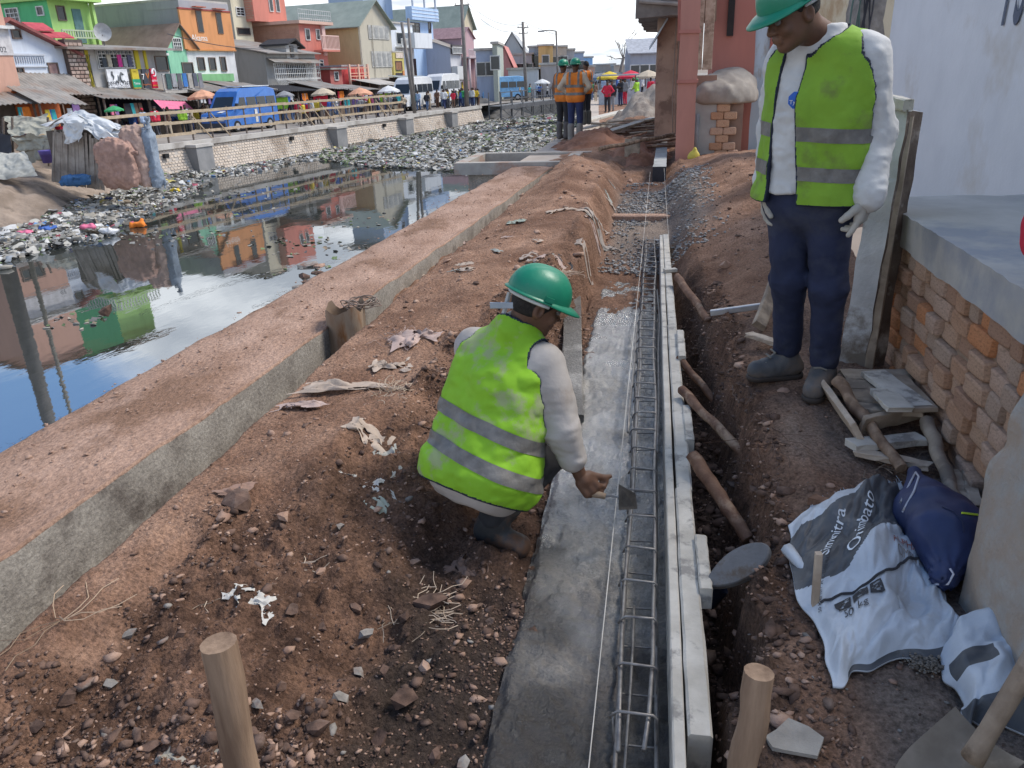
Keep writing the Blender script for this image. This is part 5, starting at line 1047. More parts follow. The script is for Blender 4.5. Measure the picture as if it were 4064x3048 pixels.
# ---------------------------------------------------------------- crouching worker
def crouching():
    J = {k: np.array(v, float) for k, v in dict(hipR=(-.61, 2.635, .025), hipL=(-.755, 2.71, .035), kneeR=(-.40, 2.93, .04), kneeL=(-.60, 3.12, .07), ankR=(-.635, 2.69, -.20), ankL=(-.80, 2.93, -.20), shR=(-.425, 2.80, .46), shL=(-.735, 2.945, .47), neck=(-.545, 2.865, .575), head=(-.470, 2.880, .672),
        elbR=(-.355, 2.735, .205), elbL=(-.70, 3.16, .22), wrR=(-.285, 2.735, .02), wrL=(-.52, 3.28, .12), toeR=(-.525, 2.665, -.275), toeL=(-.68, 3.02, -.275)).items()}
    Fv = nrm((.43, .90, 0)); Rv = np.array([Fv[1], -Fv[0], 0]); gy = np.array([0, 0, 1.]); Fh = nrm((.80, .40, -.42)); base = np.array([-.66, 2.70, -.30])
    hipc = (J['hipR']+J['hipL'])/2; shc = (J['shR']+J['shL'])/2; ax = nrm(shc-hipc); back = -Fv
    root = empty('person', base, 0, 'worker in dirty lime vest crouching beside the wet slab with a trowel', 'person')
    def torso(P, e=0):
        e = e-.013; a = [cap(P, J['hipR'], J['hipL'], .135+e), cap(P, J['shR']-Rv*.05-gy*.02, J['shL']+Rv*.05-gy*.02, .078+e), cap(P, J['hipR']+Rv*.01+ax*.05, J['shR']-Rv*.06-ax*.10, .135+e, .105+e), cap(P, J['hipL']-Rv*.01+ax*.05, J['shL']+Rv*.06-ax*.10, .135+e, .105+e), cap(P, hipc+ax*.05, shc-ax*.1+back*.02, .145+e, .125+e)]
        a += [cap(P, J['shR']-Rv*.05, J['neck'], .06+e), cap(P, J['shL']+Rv*.05, J['neck'], .06+e)]; return sun_(a, .05)
    def slv(P, sd, e=0, stop=1.): 
        w = J['elb'+sd]+(J['wr'+sd]-J['elb'+sd])*stop; return smin(cap(P, J['sh'+sd], J['elb'+sd], .074+e, .058+e), cap(P, J['elb'+sd], w, .058+e, .043+e+.012*(1-stop)), .03)
    def leg(P, sd, e=0): return smin(cap(P, J['hip'+sd], J['knee'+sd], .10+e, .074+e), cap(P, J['knee'+sd], J['ank'+sd]+gy*.03, .07+e, .058+e), .03)
    def bodyf(P): return sun_([torso(P, -.03), slv(P, 'L', -.024), cap(P, J['shR'], J['elbR'], .045, .041), cap(P, J['elbR'], J['elbR']+.4*(J['wrR']-J['elbR']), .041, .043), cap(P, J['elbR']+.4*(J['wrR']-J['elbR']), J['wrR'], .043, .027), leg(P, 'L', -.03), leg(P, 'R', -.03)], .025)
    lo, hi = bounds(list(J.values()), .15); b1 = snet(bodyf, lo, hi, .016)
    hv, hf, R = head_mesh(J['head'], Fh, .0055, .94, neck=J['neck'])
    hd = nrm(np.array((.62, -.05, -.78))); b3 = hand_mesh(J['wrR']-hd*.008, hd, nrm((.55, .75, .3)), nrm((.60, .45, .55)), 1.75, .98, .0042)
    V, F = join([b1, (hv, hf), b3]); meshobj('body', V-base, F, SKIN, root, smooth=True)
    for sx in (-1, 1): meshobj('eye', (np.array([[sx*.031, .0905, .002]])+icos(2, 0, 0)[0]*.0115)*.94@R+J['head']-base, icos(2, 0, 0)[1], mat('eye', (.16, .15, .14), rough=.2), root, smooth=True)
    def hairf(P): return smax(ell(P, (0, -.008, .015), (.080, .100, .110)), -(P[..., 2]-(-.055+.9*np.maximum(0, P[..., 1]+.02))), .01)
    hV, hF = snet(hairf, (-.11, -.13, -.12), (.11, .13, .14), .007); meshobj('hair', hV*.94@R+J['head']-base, hF, HAIRM, root, smooth=True)
    ho = helmet(root, J['head']+R[2]*.006, R, base, .94)
    g = G(); a = aty(2050, 1212, 2.83); b = aty(1945, 1212, 2.83); g.bar(a, b, .006, .024, up=(0, 0, 1), bev=.0015); meshobj('strap_tail', np.array(g.v)-base, g.f, plain(.42, .47, .52, .5), ho)
    g = G(); p0 = J['neck']+back*.06+gy*.035; g.tube([(np.array([-.05, -.10, .0])@R)+J['head'], p0-Rv*.03], .010, 6); meshobj('neck_strap', np.array(g.v)-base, g.f, plain(.55, .54, .5), ho)
    # trousers, boots
    lo, hi = bounds([J[k] for k in ('hipR', 'hipL', 'kneeR', 'kneeL', 'ankR', 'ankL')], .18)
    def trf(P): return smin(smin(leg(P, 'L'), leg(P, 'R'), .02), smax(torso(P, -.004), ((P-hipc)@ax)-.06, .01), .03)-wr(P, .008, 12, s=5)
    V, F = snet(trf, lo, hi, .009); meshobj('trousers', V-base, F, cloth('dark_cloth', (.045, .045, .048), .3, (.10, .075, .06), 5, .48, .68), root, smooth=True)
    BT = cloth('muddy_rubber', (.055, .055, .055), .3, (.16, .085, .05), 7, .50, .62, .5, .3, 40)
    for sd in 'RL':
        a, t = J['ank'+sd], J['toe'+sd]; hl = a-gy*.055-.03*nrm((t-a)*[1, 1, 0]); up = a+.42*(J['knee'+sd]-a); sh = a+gy*.01
        def sf(P):
            d = sun_([cap(P, hl, t, .042, .043), cap(P, hl+gy*.03, sh, .047, .052), cap(P, sh, up, .054, .064), cap(P, hl+gy*.03, t+gy*.0, .044, .038)], .03); return smax(d, -(P[..., 2]+.322), .004)-wr(P, .005, 16, s=8)
        lo, hi = bounds([hl, t, up], .09); V, F = snet(sf, lo, hi, .0075); meshobj('rubber_boot', V-base, F, BT, root, smooth=True)
    # sweater, seat
    lo, hi = bounds([J[k] for k in ('hipR', 'hipL', 'shR', 'shL', 'elbR', 'elbL', 'wrL', 'neck')], .19)
    def swf(P):
        d = smax(torso(P, .012), -(((P-hipc)@ax)+.125), .02); d = smin(d, smin(slv(P, 'L', .006), slv(P, 'R', .008, .50), .02), .035)
        w = J['elbR']+(J['wrR']-J['elbR'])*.46; w2 = J['elbR']+(J['wrR']-J['elbR'])*.56; cu = cap(P, w, w2, .058, .056); d = smin(d, cu, .006)
        col = smax(cap(P, J['neck']-gy*.02, J['neck']+gy*.02, .075), -cap(P, J['neck']-gy*.1, J['neck']+gy*.2, .055), .005); d = smin(d, smax(col, P[..., 2]-J['neck'][2]-.03, .004), .01)
        arm = np.clip(1-slv(P, 'R')/.03, 0, 1); el = np.exp(-(np.linalg.norm(P-(J['elbR']*.6+w*.4), axis=-1)/.09)**2)
        return d-wr(P, .007, 8, (1.2, 1.2, .8), 31)-.010*np.abs(wr(P, 1, 15, (.7, .7, 1.9), 32))*(.4+.9*el)
    V, F = snet(swf, lo, hi, .0075); meshobj('sweater', V-base, F, cloth('beige_sweater', (.42, .385, .355), .08, (.33, .28, .24), 4), root, smooth=True)
    # vest
    lo, hi = bounds([J[k] for k in ('hipR', 'hipL', 'shR', 'shL', 'neck')], .21)
    def cuts(P):
        ca = -smin(slv(P, 'L', .016), slv(P, 'R', .016), .02); al = (P-hipc)@ax; ca = np.where(al > .25, ca, -.2)
        cn = -(np.linalg.norm((P-J['neck']-gy*.045-Fv*.03), axis=-1)-.088); cb = -(al+.075-.10*((P-hipc)@back)*.6+.03*((P-hipc)@Rv)); f = (P-(hipc+ax*.3))@Fv
        return np.maximum.reduce([ca, cn, cb])
    def vsf(P):
        al = (P-hipc)@ax; return smax(torso(P, .026)-.018*np.exp(-((al+.02)/.12)**2)-wr(P, .012, 5, (1, 1, .6), 41)-.012*np.abs(wr(P, 1, 7, (1, 1, 1.3), 43))-wr(P, .005, 18, (1, 1, 1.4), 42), cuts(P), .004)
    V, F = snet(vsf, lo, hi, .0052); cd = cuts(V); trim = np.abs(cd)[F].mean(1) < .008; inner = torso(V, .016) < 0; keep = ~inner[F].all(1); F, trim = F[keep], trim[keep]
    VM = cloth('lime_vest', (.235, .47, .024), .08, (.30, .36, .16), 4.2, .53, .60, .7, .3, 26); RB = mat('reflective_tape', (.19, .18, .165), rough=.5); TR = plain(.02, .025, .045)
    vo = meshobj('vest', V-base, F, [VM, TR], root, smooth=True, mi=trim.astype(int)); bx = nrm(ax+Rv*-.18*0+np.array([.0, 0, 0])+Rv*(-.0))
    tilt = nrm(ax+Rv*.16)
    for dd in (.205, .075): slab_part(V-base, F[~trim], hipc+ax*dd-base, tilt, .027, .0028, 'reflective_band', RB, vo)
    # trowel held in the fist
    tr = empty('trowel', J['wrR']+hd*.07-[0, 0, 0], 0, 'steel trowel with wooden handle held over the wet slab', 'trowel'); tb = np.array(tr.location)
    h0 = J['wrR']+hd*.065+np.array([-.05, -.0, .015]); h1 = aty(2410, 1975, 2.72); bl = aty(2455, 1975, 2.70)
    h0 = np.array([-.275, 2.735, -.048]); h1 = np.array([-.185, 2.73, -.062]); 
    g = G(); g.tube([h0-tb, (h0+h1)/2-tb, h1-tb], [.012, .016, .012], 10); g.obj('handle', mat('worn_wood', (.22, .15, .10), (.33, .25, .18), scale=20, rough=.7), tr, smooth=True)
    a = aty(2455, 1922, 2.70); b = aty(2455, 2025, 2.66); G().tube([h1-tb, (h1+(a+b)/2)/2+[0, 0, .006]-tb, (a+b)/2-tb], .005, 6).obj('tang', plain(.25, .25, .26, .35), tr); c = aty(2528, 2020, 2.72); d_ = aty(2522, 1960, 2.76); th = np.array([.0015, -.002, .002])
    g = G(); g.add([p-tb for p in (a, b, c, d_)]+[p+th-tb for p in (a, b, c, d_)], [(0, 1, 2, 3), (7, 6, 5, 4), (0, 4, 5, 1), (1, 5, 6, 2), (2, 6, 7, 3), (3, 7, 4, 0)]); g.obj('blade', mat('steel_blade', (.10, .10, .10), (.22, .22, .22), scale=14, rough=.35, metal=.8), tr)
crouching()
# ================================================================ NEAR THINGS
SV = 1.83725
def zV(x, y, z=0.): return atz(x*SV, y*SV, z)
def yV(x, y, d): return aty(x*SV, y*SV, d)
def xV(x, y, d): return atx(x*SV, y*SV, d)
def dV(x, y, zc): return C0+ray(x*SV, y*SV)*(zc/PXF)
WOOD = mat('raw_wood', (.13, .08, .052), (.36, .25, .17), scale=16, rough=.75, bump=.7, bscale=50, bdist=.004, stretch=(1, 1, .12), c3=(.16, .10, .065), s3=5)
WOODH = mat('raw_wood_long', (.36, .28, .21), (.52, .43, .34), scale=9, rough=.8, bump=.4, bscale=60, bdist=.004, coord='World', c3=(.27, .21, .16), s3=5)
GREYW = mat('grey_weathered_wood', (.25, .195, .145), (.40, .325, .25), scale=10, rough=.85, bump=.5, bscale=55, bdist=.004, coord='World', c3=(.18, .145, .115), s3=4)
REDW = mat('red_brown_wood', (.12, .06, .038), (.24, .135, .085), scale=12, rough=.75, bump=.5, bscale=70, bdist=.005, coord='World', c3=(.32, .22, .15), s3=6)
CEMW = mat('cement_stained_board', (.42, .385, .33), (.58, .54, .475), scale=7, rough=.85, bump=.6, bscale=45, bdist=.005, coord='World', c3=(.27, .25, .225), s3=8, lo3=.54, hi3=.62)
STEEL = mat('rebar_steel', (.15, .14, .14), (.28, .265, .25), scale=25, rough=.45, metal=.55, bump=.4, bscale=250, bdist=.002, coord='World', c3=(.25, .24, .23), s3=3)
def plank(name, p, q, w, t, m, label=None, cat='plank', group=None, up=(0, 0, 1), parent=None, jit=.004, nseg=7):
    "a sawn board with slightly uneven edges; origin at p"
    p, q = np.asarray(p, float), np.asarray(q, float); d = nrm(q-p); L = np.linalg.norm(q-p); up = np.asarray(up, float)
    sx = nrm(np.cross(d, up)); sz = np.cross(sx, d); V = []; c = [(-.5, -.5), (.5, -.5), (.5, .5), (-.5, .5)]; e = min(w, t)*.12
    pr = [(-w/2+e, -t/2), (w/2-e, -t/2), (w/2, -t/2+e), (w/2, t/2-e), (w/2-e, t/2), (-w/2+e, t/2), (-w/2, t/2-e), (-w/2, -t/2+e)]
    for i in range(nseg+1):
        o = d*L*i/nseg
        for a, b in pr: V.append(o+sx*(a+random.uniform(-jit, jit))+sz*(b+random.uniform(-jit, jit)*.4)+d*(random.uniform(-1, 1)*jit*2 if i in (0, nseg) else 0))
    F = [(i*8+j, i*8+(j+1) % 8, (i+1)*8+(j+1) % 8, (i+1)*8+j) for i in range(nseg) for j in range(8)]+[tuple(range(8))[::-1], tuple(range(nseg*8, nseg*8+8))]
    return meshobj(name, V, F, m, parent, label=label, cat=cat if label else None, group=group, loc=tuple(p))
def stick(name, p, q, r0, r1, m, label, cat='stick', group=None, wob=.12, bend=.01, n=10, seg=12, pale=None):
    p, q = np.asarray(p, float), np.asarray(q, float); P = [(q-p)*i/seg+np.array([bend*math.sin(i*1.3+p[0]*9), bend*math.sin(i*.9+2), bend*.6*math.sin(i*1.1)])*(0 < i < seg) for i in range(seg+1)]
    o = G().tube(P, [r0+(r1-r0)*i/seg for i in range(seg+1)], n, 0, False, wob)
    for ends in (range(n), range(seg*n, seg*n+n)): o.add([o.v[k] for k in ends], [tuple(range(n))], 1)
    return o.obj(name, [m, pale or WOOD], None, label=label, cat=cat, group=group, loc=tuple(p), smooth=True)
# ---- formwork
fb = empty('formwork', (.12, 1.6, -.3), 0, 'cement stained plank formwork running along the rebar trench', 'formwork')
fo = np.array([.12, 1.6, -.3])
def fpl(name, x0, y0, x1, y1, zc_, w, t, m=CEMW): return plank(name, np.array([x0+tx(y0), y0, zc_])-fo, np.array([x1+tx(y1), y1, zc_])-fo, w, t, m, parent=fb, nseg=14, jit=.0018)
fpl('inner_plank', .088, 1.1, .086, 8.25, -.205, .032, .20); fpl('outer_plank', .142, 1.60, .140, 2.9, -.198, .066, .205); fpl('outer_plank', .146, 2.905, .138, 5.15, -.202, .062, .20); fpl('outer_plank', .140, 5.16, .132, 8.3, -.206, .058, .20)
fpl('cleat', .190, 2.2, .188, 2.52, -.115, .042, .08); fpl('cleat', .182, 4.45, .184, 4.95, -.12, .045, .09); fpl('cleat', .185, 3.35, .182, 3.75, -.13, .04, .08); fpl('batten', .10, 6.62, .20, 6.66, -.09, .05, .03)
# ---- rebar cage
rc = empty('rebar_cage', (-.02, 1.6, -.28), 0, 'steel rebar cage with square ties lying along the formwork', 'rebar cage'); ro = np.array([-.02, 1.6, -.28])
zt, zb_ = -.165, -.255
def rbar(pts, r, nm): return G().tube([np.asarray(p)-ro for p in pts], r, 7).obj(nm, STEEL, rc, smooth=True)
def cx_(x, y): return x+float(tx(y))
ysq = np.linspace(1.62, 8.45, 30)
def wv(i, y): return .006*math.sin(y*1.7+i)+.004*math.sin(y*4.1+2*i)
rbar([(cx_(-.066+wv(1, y), y), y, zt+.006*math.sin(y*2)) for y in np.linspace(1.58, 8.45, 30)], .0068, 'long_bar')
rbar([(cx_(.0, 1.6), 1.6, zt-.005), (cx_(.012, 1.72), 1.72, zt), (cx_(.022, 1.95), 1.95, zt)]+[(cx_(.024+wv(2, y), y), y, zt+.005*math.sin(y*2.2)) for y in np.linspace(2.2, 8.45, 28)], .0068, 'long_bar')
rbar([(cx_(-.075, y), y, zb_) for y in np.linspace(1.2, 8.3, 20)], .0072, 'long_bar'); rbar([(cx_(.036, y), y, zb_) for y in np.linspace(1.15, 8.3, 20)], .0072, 'long_bar')
rbar([(cx_(-.045+wv(3, y), y), y, zb_+.01) for y in np.linspace(1.2, 2.3, 6)], .005, 'long_bar')
rbar([(cx_(-.098+wv(4, y)+.02*(y > 5.6), y), y, zt-.02) for y in np.linspace(3.6, 6.6, 14)], .0072, 'long_bar'); rbar([(cx_(.05+wv(5, y), y), y, zt-.03) for y in np.linspace(3.4, 6.4, 14)], .0072, 'long_bar')
y = 1.70; k = 0
while y < 8.4:
    xl, xr = -.076-.008*(k % 3 == 0), .034; s_ = random.uniform(-.012, .012); j = lambda: random.uniform(-.004, .004)
    rbar([(cx_(xl-.012, y), y+.018, zt-.022), (cx_(xl, y), y+j(), zt+.012), (cx_(xl+.01, y), y+s_*.3, zt+.017+j()), (cx_(xr-.01, y), y+s_, zt+.016+j()), (cx_(xr, y), y+s_, zt+.006), (cx_(xr+.002, y), y+s_, zb_-.008), (cx_(xl, y), y, zb_-.01), (cx_(xl-.002, y), y+.004, zt+.008)], .0044, 'tie')
    y += .205+random.uniform(-.012, .012); k += 1
# ---- string lines
STR = plain(.62, .58, .52)
for a, b, lb in (((-.135, 1.25, -.17), (-.235, 12.6, .02), 'thin white mason line stretched over the slab to the black beam'), ((.05, 8.1, -.08), (-.03, 12.6, .08), 'thin white mason line from the formwork end to the black beam')):
    a = np.array(a); b = np.array(b); G().tube([(b-a)*t+[0, 0, -.02*math.sin(math.pi*t)] for t in np.linspace(0, 1, 12)], .0016, 5).obj('string_line', STR, None, label=lb, cat='string', loc=tuple(a))
# ---- braces and stakes
GB = None
for (a, b, za, zb2, r, lb) in (((1463, 598), (1556, 726), -.04, -.12, .030, 'red brown brace pole wedged against the far stretch of formwork'),
        ((1466, 772), (1572, 898), -.10, -.30, .022, 'thin dark brace stick in the trench right of the cage'), ((1472, 842), (1650, 1026), -.06, -.14, .024, 'slim split brace stick reaching from formwork to the path edge'),
        ((1496, 984), (1618, 1166), -.03, -.20, .030, 'stout red brown brace pole with pale hewn top by the slippers')):
    stick('brace_pole', zV(*a, za), zV(*b, zb2), r, r*.85, REDW, lb, 'pole', bend=.004)
p = dV(467, 1388, 1.33); stick('wooden_stake', (p[0], p[1], -.3), (p[0]+.004, p[1], p[2]), .029, .030, WOOD, 'pale round stake with splintered flat top in the dug soil', 'stake', wob=.025, bend=.004, n=16)
p = dV(1640, 1452, 1.52); stick('wooden_stake', (p[0]-.03, p[1]-.03, -.15), tuple(p), .030, .029, WOOD, 'debarked round stake standing on the path edge by the trench', 'stake', wob=.025, bend=.004, n=16)
p = zV(1763, 1322, 0); q = yV(1769, 1196, p[1]); plank('wooden_peg', (p[0], p[1], -.1), q, .020, .020, WOODH, 'small square wooden peg beside the cement sack', 'peg', up=(0, 1, 0), jit=.0015, nseg=4)
# ---- plank lying left of the slab behind the crouching worker
p = zV(1237, 645, -.22); q = zV(1235, 905, -.25); plank('concrete_plank', q, p, .13, .05, WET, 'grey concrete plank lying beside the wet slab', 'plank', jit=.003)
# ---- planks and timber by the brick wall
WG = 'timber by the brick wall'
pl = empty('board_panel', zV(1880, 850, .13), .0, 'panel of nailed boards lying at the foot of the brick wall', 'panel'); po = np.array(pl.location)
for i, (a, b, wd, dz, m) in enumerate((((1822, 812), (1985, 812), .12, .06, GREYW), ((1812, 832), (1965, 838), .11, .06, GREYW), ((1835, 856), (1990, 864), .12, .06, GREYW), ((1845, 880), (1990, 890), .07, .055, GREYW), ((1885, 805), (1985, 880), .11, .085, CEMW), ((1935, 815), (2000, 885), .09, .082, GREYW), ((1905, 845), (1945, 885), .10, .10, CEMW))):
    plank('board', zV(*a, .13+dz)-po, zV(*b, .13+dz)-po, wd, .022, m, parent=pl)
tb = [((1782, 838), (1852, 935), .10, .025, .16, WOODH, 'wide pale board leaning beside the long stick', (1, .4, .6)), ((1862, 918), (1996, 886), .075, .022, .17, GREYW, 'dark board standing on edge in front of the board panel', (0, 1, .25)),
      ((1838, 962), (1990, 948), .07, .03, .12, CEMW, 'short grey board lying flat under the long stick', (0, 0, 1)), ((1848, 975), (2010, 1008), .05, .022, .10, WOODH, 'thin brown lath lying on the soil by the blue bag', (0, 0, 1)),
      ((1618, 722), (1682, 742), .055, .022, .16, WOODH, 'pale short board behind the standing worker', (0, 0, 1)), ((1752, 1078), (1812, 1096), .045, .03, .05, REDW, 'short red brown offcut above the cement sack', (0, 0, 1)),
      ((2062, 1022), (2086, 1092), .035, .03, .09, WOODH, 'split pale offcut in the corner by the pier', (0, 0, 1)), ((2086, 1012), (2108, 1100), .04, .03, .10, WOODH, 'pale split wedge leaning beside the rendered pier', (0, 0, 1)),
      ((1640, 705), (1678, 600), .07, .04, .17, GREYW, 'dark grey prop leaning behind the standing worker', (0, 1, 0))]
for a, b, w_, t_, z_, m, lb, up in tb: plank('loose_board', zV(*a, z_), zV(*b, z_) if 'prop' not in lb else yV(*b, zV(*a, z_)[1]+.35), w_, t_, m, lb, 'board', up=up)
stick('debarked_pole', zV(1808, 822, .24), zV(1948, 1012, .10), .026, .020, WOOD, 'long debarked pole lying across the boards', 'pole', bend=.006); stick('debarked_pole', zV(2002, 910, .16), zV(2062, 1075, .10), .026, .023, GREYW, 'weathered pole lying along the foot of the brick wall', 'pole', bend=.006)
stick('charred_stick', zV(1830, 1070, .05), zV(1905, 1035, .07), .016, .014, plain(.06, .05, .045), 'short dark stick above the cement sack', 'stick')
p = zV(1535, 676, .10); q = zV(1652, 660, .16); plank('straightedge', p, q, .03, .035, mat('aluminium', (.45, .46, .48), (.55, .56, .58), scale=20, rough=.35, metal=.6), 'grey aluminium straightedge lying on the soil behind the worker', 'straightedge', jit=.0005)
# ---- leaning panel
lp = empty('leaning_panel', zV(1860, 800, .13), 0, 'cement crusted wooden form panel leaning against the ledge', 'panel'); lo_ = np.array(lp.location)
b0, b1, b2 = zV(1812, 792, .12), zV(1866, 802, .12), zV(1908, 792, .12); t0, t1, t2 = yV(1905, 224, 4.02), yV(1962, 238, 3.86), yV(1994, 242, 4.0); b3 = b0+(b2-b1); t3 = t0+(t2-t1)
Vp = []; n_ = 12
for i in range(n_+1):
    u = i/n_
    for a, b in ((b0, t0), (b1, t1), (b2, t2), (b3, t3)): Vp.append(a+(b-a)*u+np.array([random.uniform(-.006, .006) for _ in range(3)])-lo_)
F = [(i*4+j, i*4+(j+1) % 4, (i+1)*4+(j+1) % 4, (i+1)*4+j) for i in range(n_) for j in range(4)]; Fm = [0, 1, 1, 1]*n_
meshobj('sheet', Vp, F+[(n_*4, n_*4+1, n_*4+2, n_*4+3)], [mat('crusted_panel', (.40, .40, .40), (.56, .555, .54), scale=5, rough=.85, bump=.6, bscale=30, coord='World', c3=(.20, .17, .14), s3=3.5), mat('dark_stud', (.085, .06, .045), (.17, .13, .10), scale=8, rough=.85, bump=.5, bscale=40, coord='World', c3=(.30, .26, .22), s3=6)], lp, mi=Fm+[0])
plank('top_rail', t0-lo_+[0, 0, .02], t1-lo_+[0, -.0, .02], .05, .05, CEMW, parent=lp); plank('stud', (b1+b2)/2-lo_+[-.03, -.03, 0], (t1+t2)/2-lo_+[-.03, -.03, -.02], .035, .03, GREYW, parent=lp)
# ---- ledge with brick face, pier and white wall
LX, LZ = 1.115, .84
lw = empty('brick_ledge', (LX, 3.3, .1), 0, 'concrete topped ledge with a rough exposed brick face beside the path', 'ledge'); lwo = np.array([LX, 3.3, .1])
def rbox(a, b, h, amp, fr, seed, keep=None):
    a, b = np.array(a, float), np.array(b, float); parts = []
    for ax in range(3):
        u, v = (ax+1) % 3, (ax+2) % 3; nu, nv = max(2, int((b[u]-a[u])/h)), max(2, int((b[v]-a[v])/h)); U, Wd = np.meshgrid(np.linspace(a[u], b[u], nu+1), np.linspace(a[v], b[v], nv+1), indexing='ij')
        for sd in (0, 1):
            P = np.zeros(U.shape+(3,)); P[..., u] = U; P[..., v] = Wd; P[..., ax] = b[ax] if sd else a[ax]; I = np.arange(U.size).reshape(U.shape); Fq = np.stack([I[:-1, :-1], I[1:, :-1], I[1:, 1:], I[:-1, 1:]], -1).reshape(-1, 4)
            parts.append((P.reshape(-1, 3), Fq if sd else Fq[:, ::-1]))
    V, F = join(parts); return rough(V, amp, fr, seed), F
REND = mat('rough_render', (.30, .30, .285), (.42, .415, .395), scale=5, rough=.95, bump=.8, bscale=50, bdist=.012, coord='World', c3=(.36, .29, .23), s3=1.6)
SCREED = mat('ledge_screed', (.35, .335, .31), (.45, .43, .40), scale=3, rough=.85, bump=.3, bscale=25, coord='World', c3=(.28, .29, .31), s3=1.2)
V, F = rbox((LX-.035, .5, LZ-.15), (1.96, 4.45, LZ), .03, .006, 9, 5); meshobj('slab', V-lwo, F, SCREED, lw, smooth=True)
V, F = rbox((LX+.012, 1.9, -.1), (1.9, 4.4, LZ-.152), .06, .004, 6, 6); meshobj('core', V-lwo, F, mat('mortar_core', (.22, .155, .11), (.33, .24, .175), scale=9, rough=.95, bump=.7, bscale=40, coord='World'), lw)
bms = [mat('ledge_brick_%d' % i, tuple(x*.86 for x in c), tuple(min(1, x*1.12) for x in c), scale=14, rough=.92, bump=.7, bscale=60, bdist=.008, c3=tuple(x*.72 for x in c), s3=8) for i, c in enumerate([(.46, .27, .17), (.50, .32, .215), (.40, .235, .155), (.50, .34, .25), (.55, .24, .11), (.42, .30, .225)])]
def brick_proto(seed):
    bm = bmesh.new(); bmesh.ops.create_cube(bm, size=1); bmesh.ops.subdivide_edges(bm, edges=bm.edges[:], cuts=6, use_grid_fill=True); V = np.array([v.co[:] for v in bm.verts]); F = [[v.index for v in f.verts] for f in bm.faces]; bm.free()
    r = np.abs(V*2); k = (r**9).sum(1)**(1/9); V = V/np.maximum(k, 1)[:, None]; return V+.022*np.stack([vn(V[:, 0]*2.2+seed*5, V[:, 1]*2.2, V[:, 2]*2.2, seed+q) for q in range(3)], 1), F
BP = []
for i in range(6): V, F = brick_proto(i); me = bpy.data.meshes.new('brick'); me.from_pydata([tuple(v) for v in V], [], F); me.materials.append(bms[i]); BP.append(me)
rows = 8; rh = (.69-.06)/rows
for r in range(rows):
    y = 2.12+(r % 2)*.09; z = .06+rh*(r+.5)
    while y < 4.42:
        l = random.choice((.19, .2, .17, .1, .13)); o = bpy.data.objects.new('brick', random.choice(BP)); link(o, lw); o.scale = (.16, l-.004, rh*random.uniform(.93, 1.0)); o.location = (LX+.06+random.uniform(-.018, .022)-lwo[0], y+l/2-lwo[1], z-lwo[2]+random.uniform(-.004, .004)); o.rotation_euler = (random.uniform(-.03, .03), random.uniform(-.06, .06), random.uniform(-.05, .05)); y += l+.004
pv, pf = rbox((.97, .8, -.2), (1.9, 2.14, LZ-.02), .028, .022, 5, 9); t_ = np.clip((LZ-pv[:, 2])/.84, 0, 1); pv[:, 0] -= .07*t_*(pv[:, 0] < 1.3); pv[:, 1] += .12*np.sin(pv[:, 2]*5)*(pv[:, 1] > 1.9)*.4; meshobj('rendered_pier', pv-lwo, pf, REND, lw, smooth=True)
WHW = mat('white_wall_paint', (.56, .58, .61), (.65, .67, .70), scale=1.3, rough=.9, bump=.25, bscale=30, coord='World', c3=(.50, .48, .45), s3=1.1, lo3=.56, hi3=.72)
ww = empty('white_wall', (1.95, 4.5, 0), 0, 'pale whitewashed house wall above the concrete ledge', 'wall')
V, F = rbox((1.95, .2, -.3), (2.25, 8.3, 2.5), .12, .006, 1.5, 15); meshobj('plaster', V-[1.95, 4.5, 0], F, WHW, ww, smooth=True)
a = xV(2163, 76, 1.95); b = xV(2212, 0, 1.95); hgt = .62
for (ch, dy) in (('T', 0), ('S', .20), ('Y', .39), ('A', .66)):
    zc2 = a[2]+hgt/2; M = Matrix(((0, 0, -1, 1.937-1.95), (-1, 0, 0, a[1]-.02-dy-4.5), (0, 1, 0, zc2), (0, 0, 0, 1))); text_obj(ch, .86, 'lettering', plain(.10, .12, .17), ww, M, depth=.0015, xs=.36, shear=.12)
# red bag on the ledge at the picture edge
c = yV(2292, 486, 2.42)
V, F = snet(lambda P: sun_([ell(P, c, (.09, .10, .11)), ell(P, c+[.02, .0, .07], (.06, .07, .08)), ell(P, c+[.0, -.02, -.07], (.075, .085, .05))], .04)-wr(P, .010, 14, s=3), c-.2, c+.2, .012); meshobj('red_bundle', V-c, F, cloth('red_cloth', (.50, .025, .055), .12), None, label='bright red cloth bundle at the edge of the ledge', cat='bundle', smooth=True, loc=tuple(c))
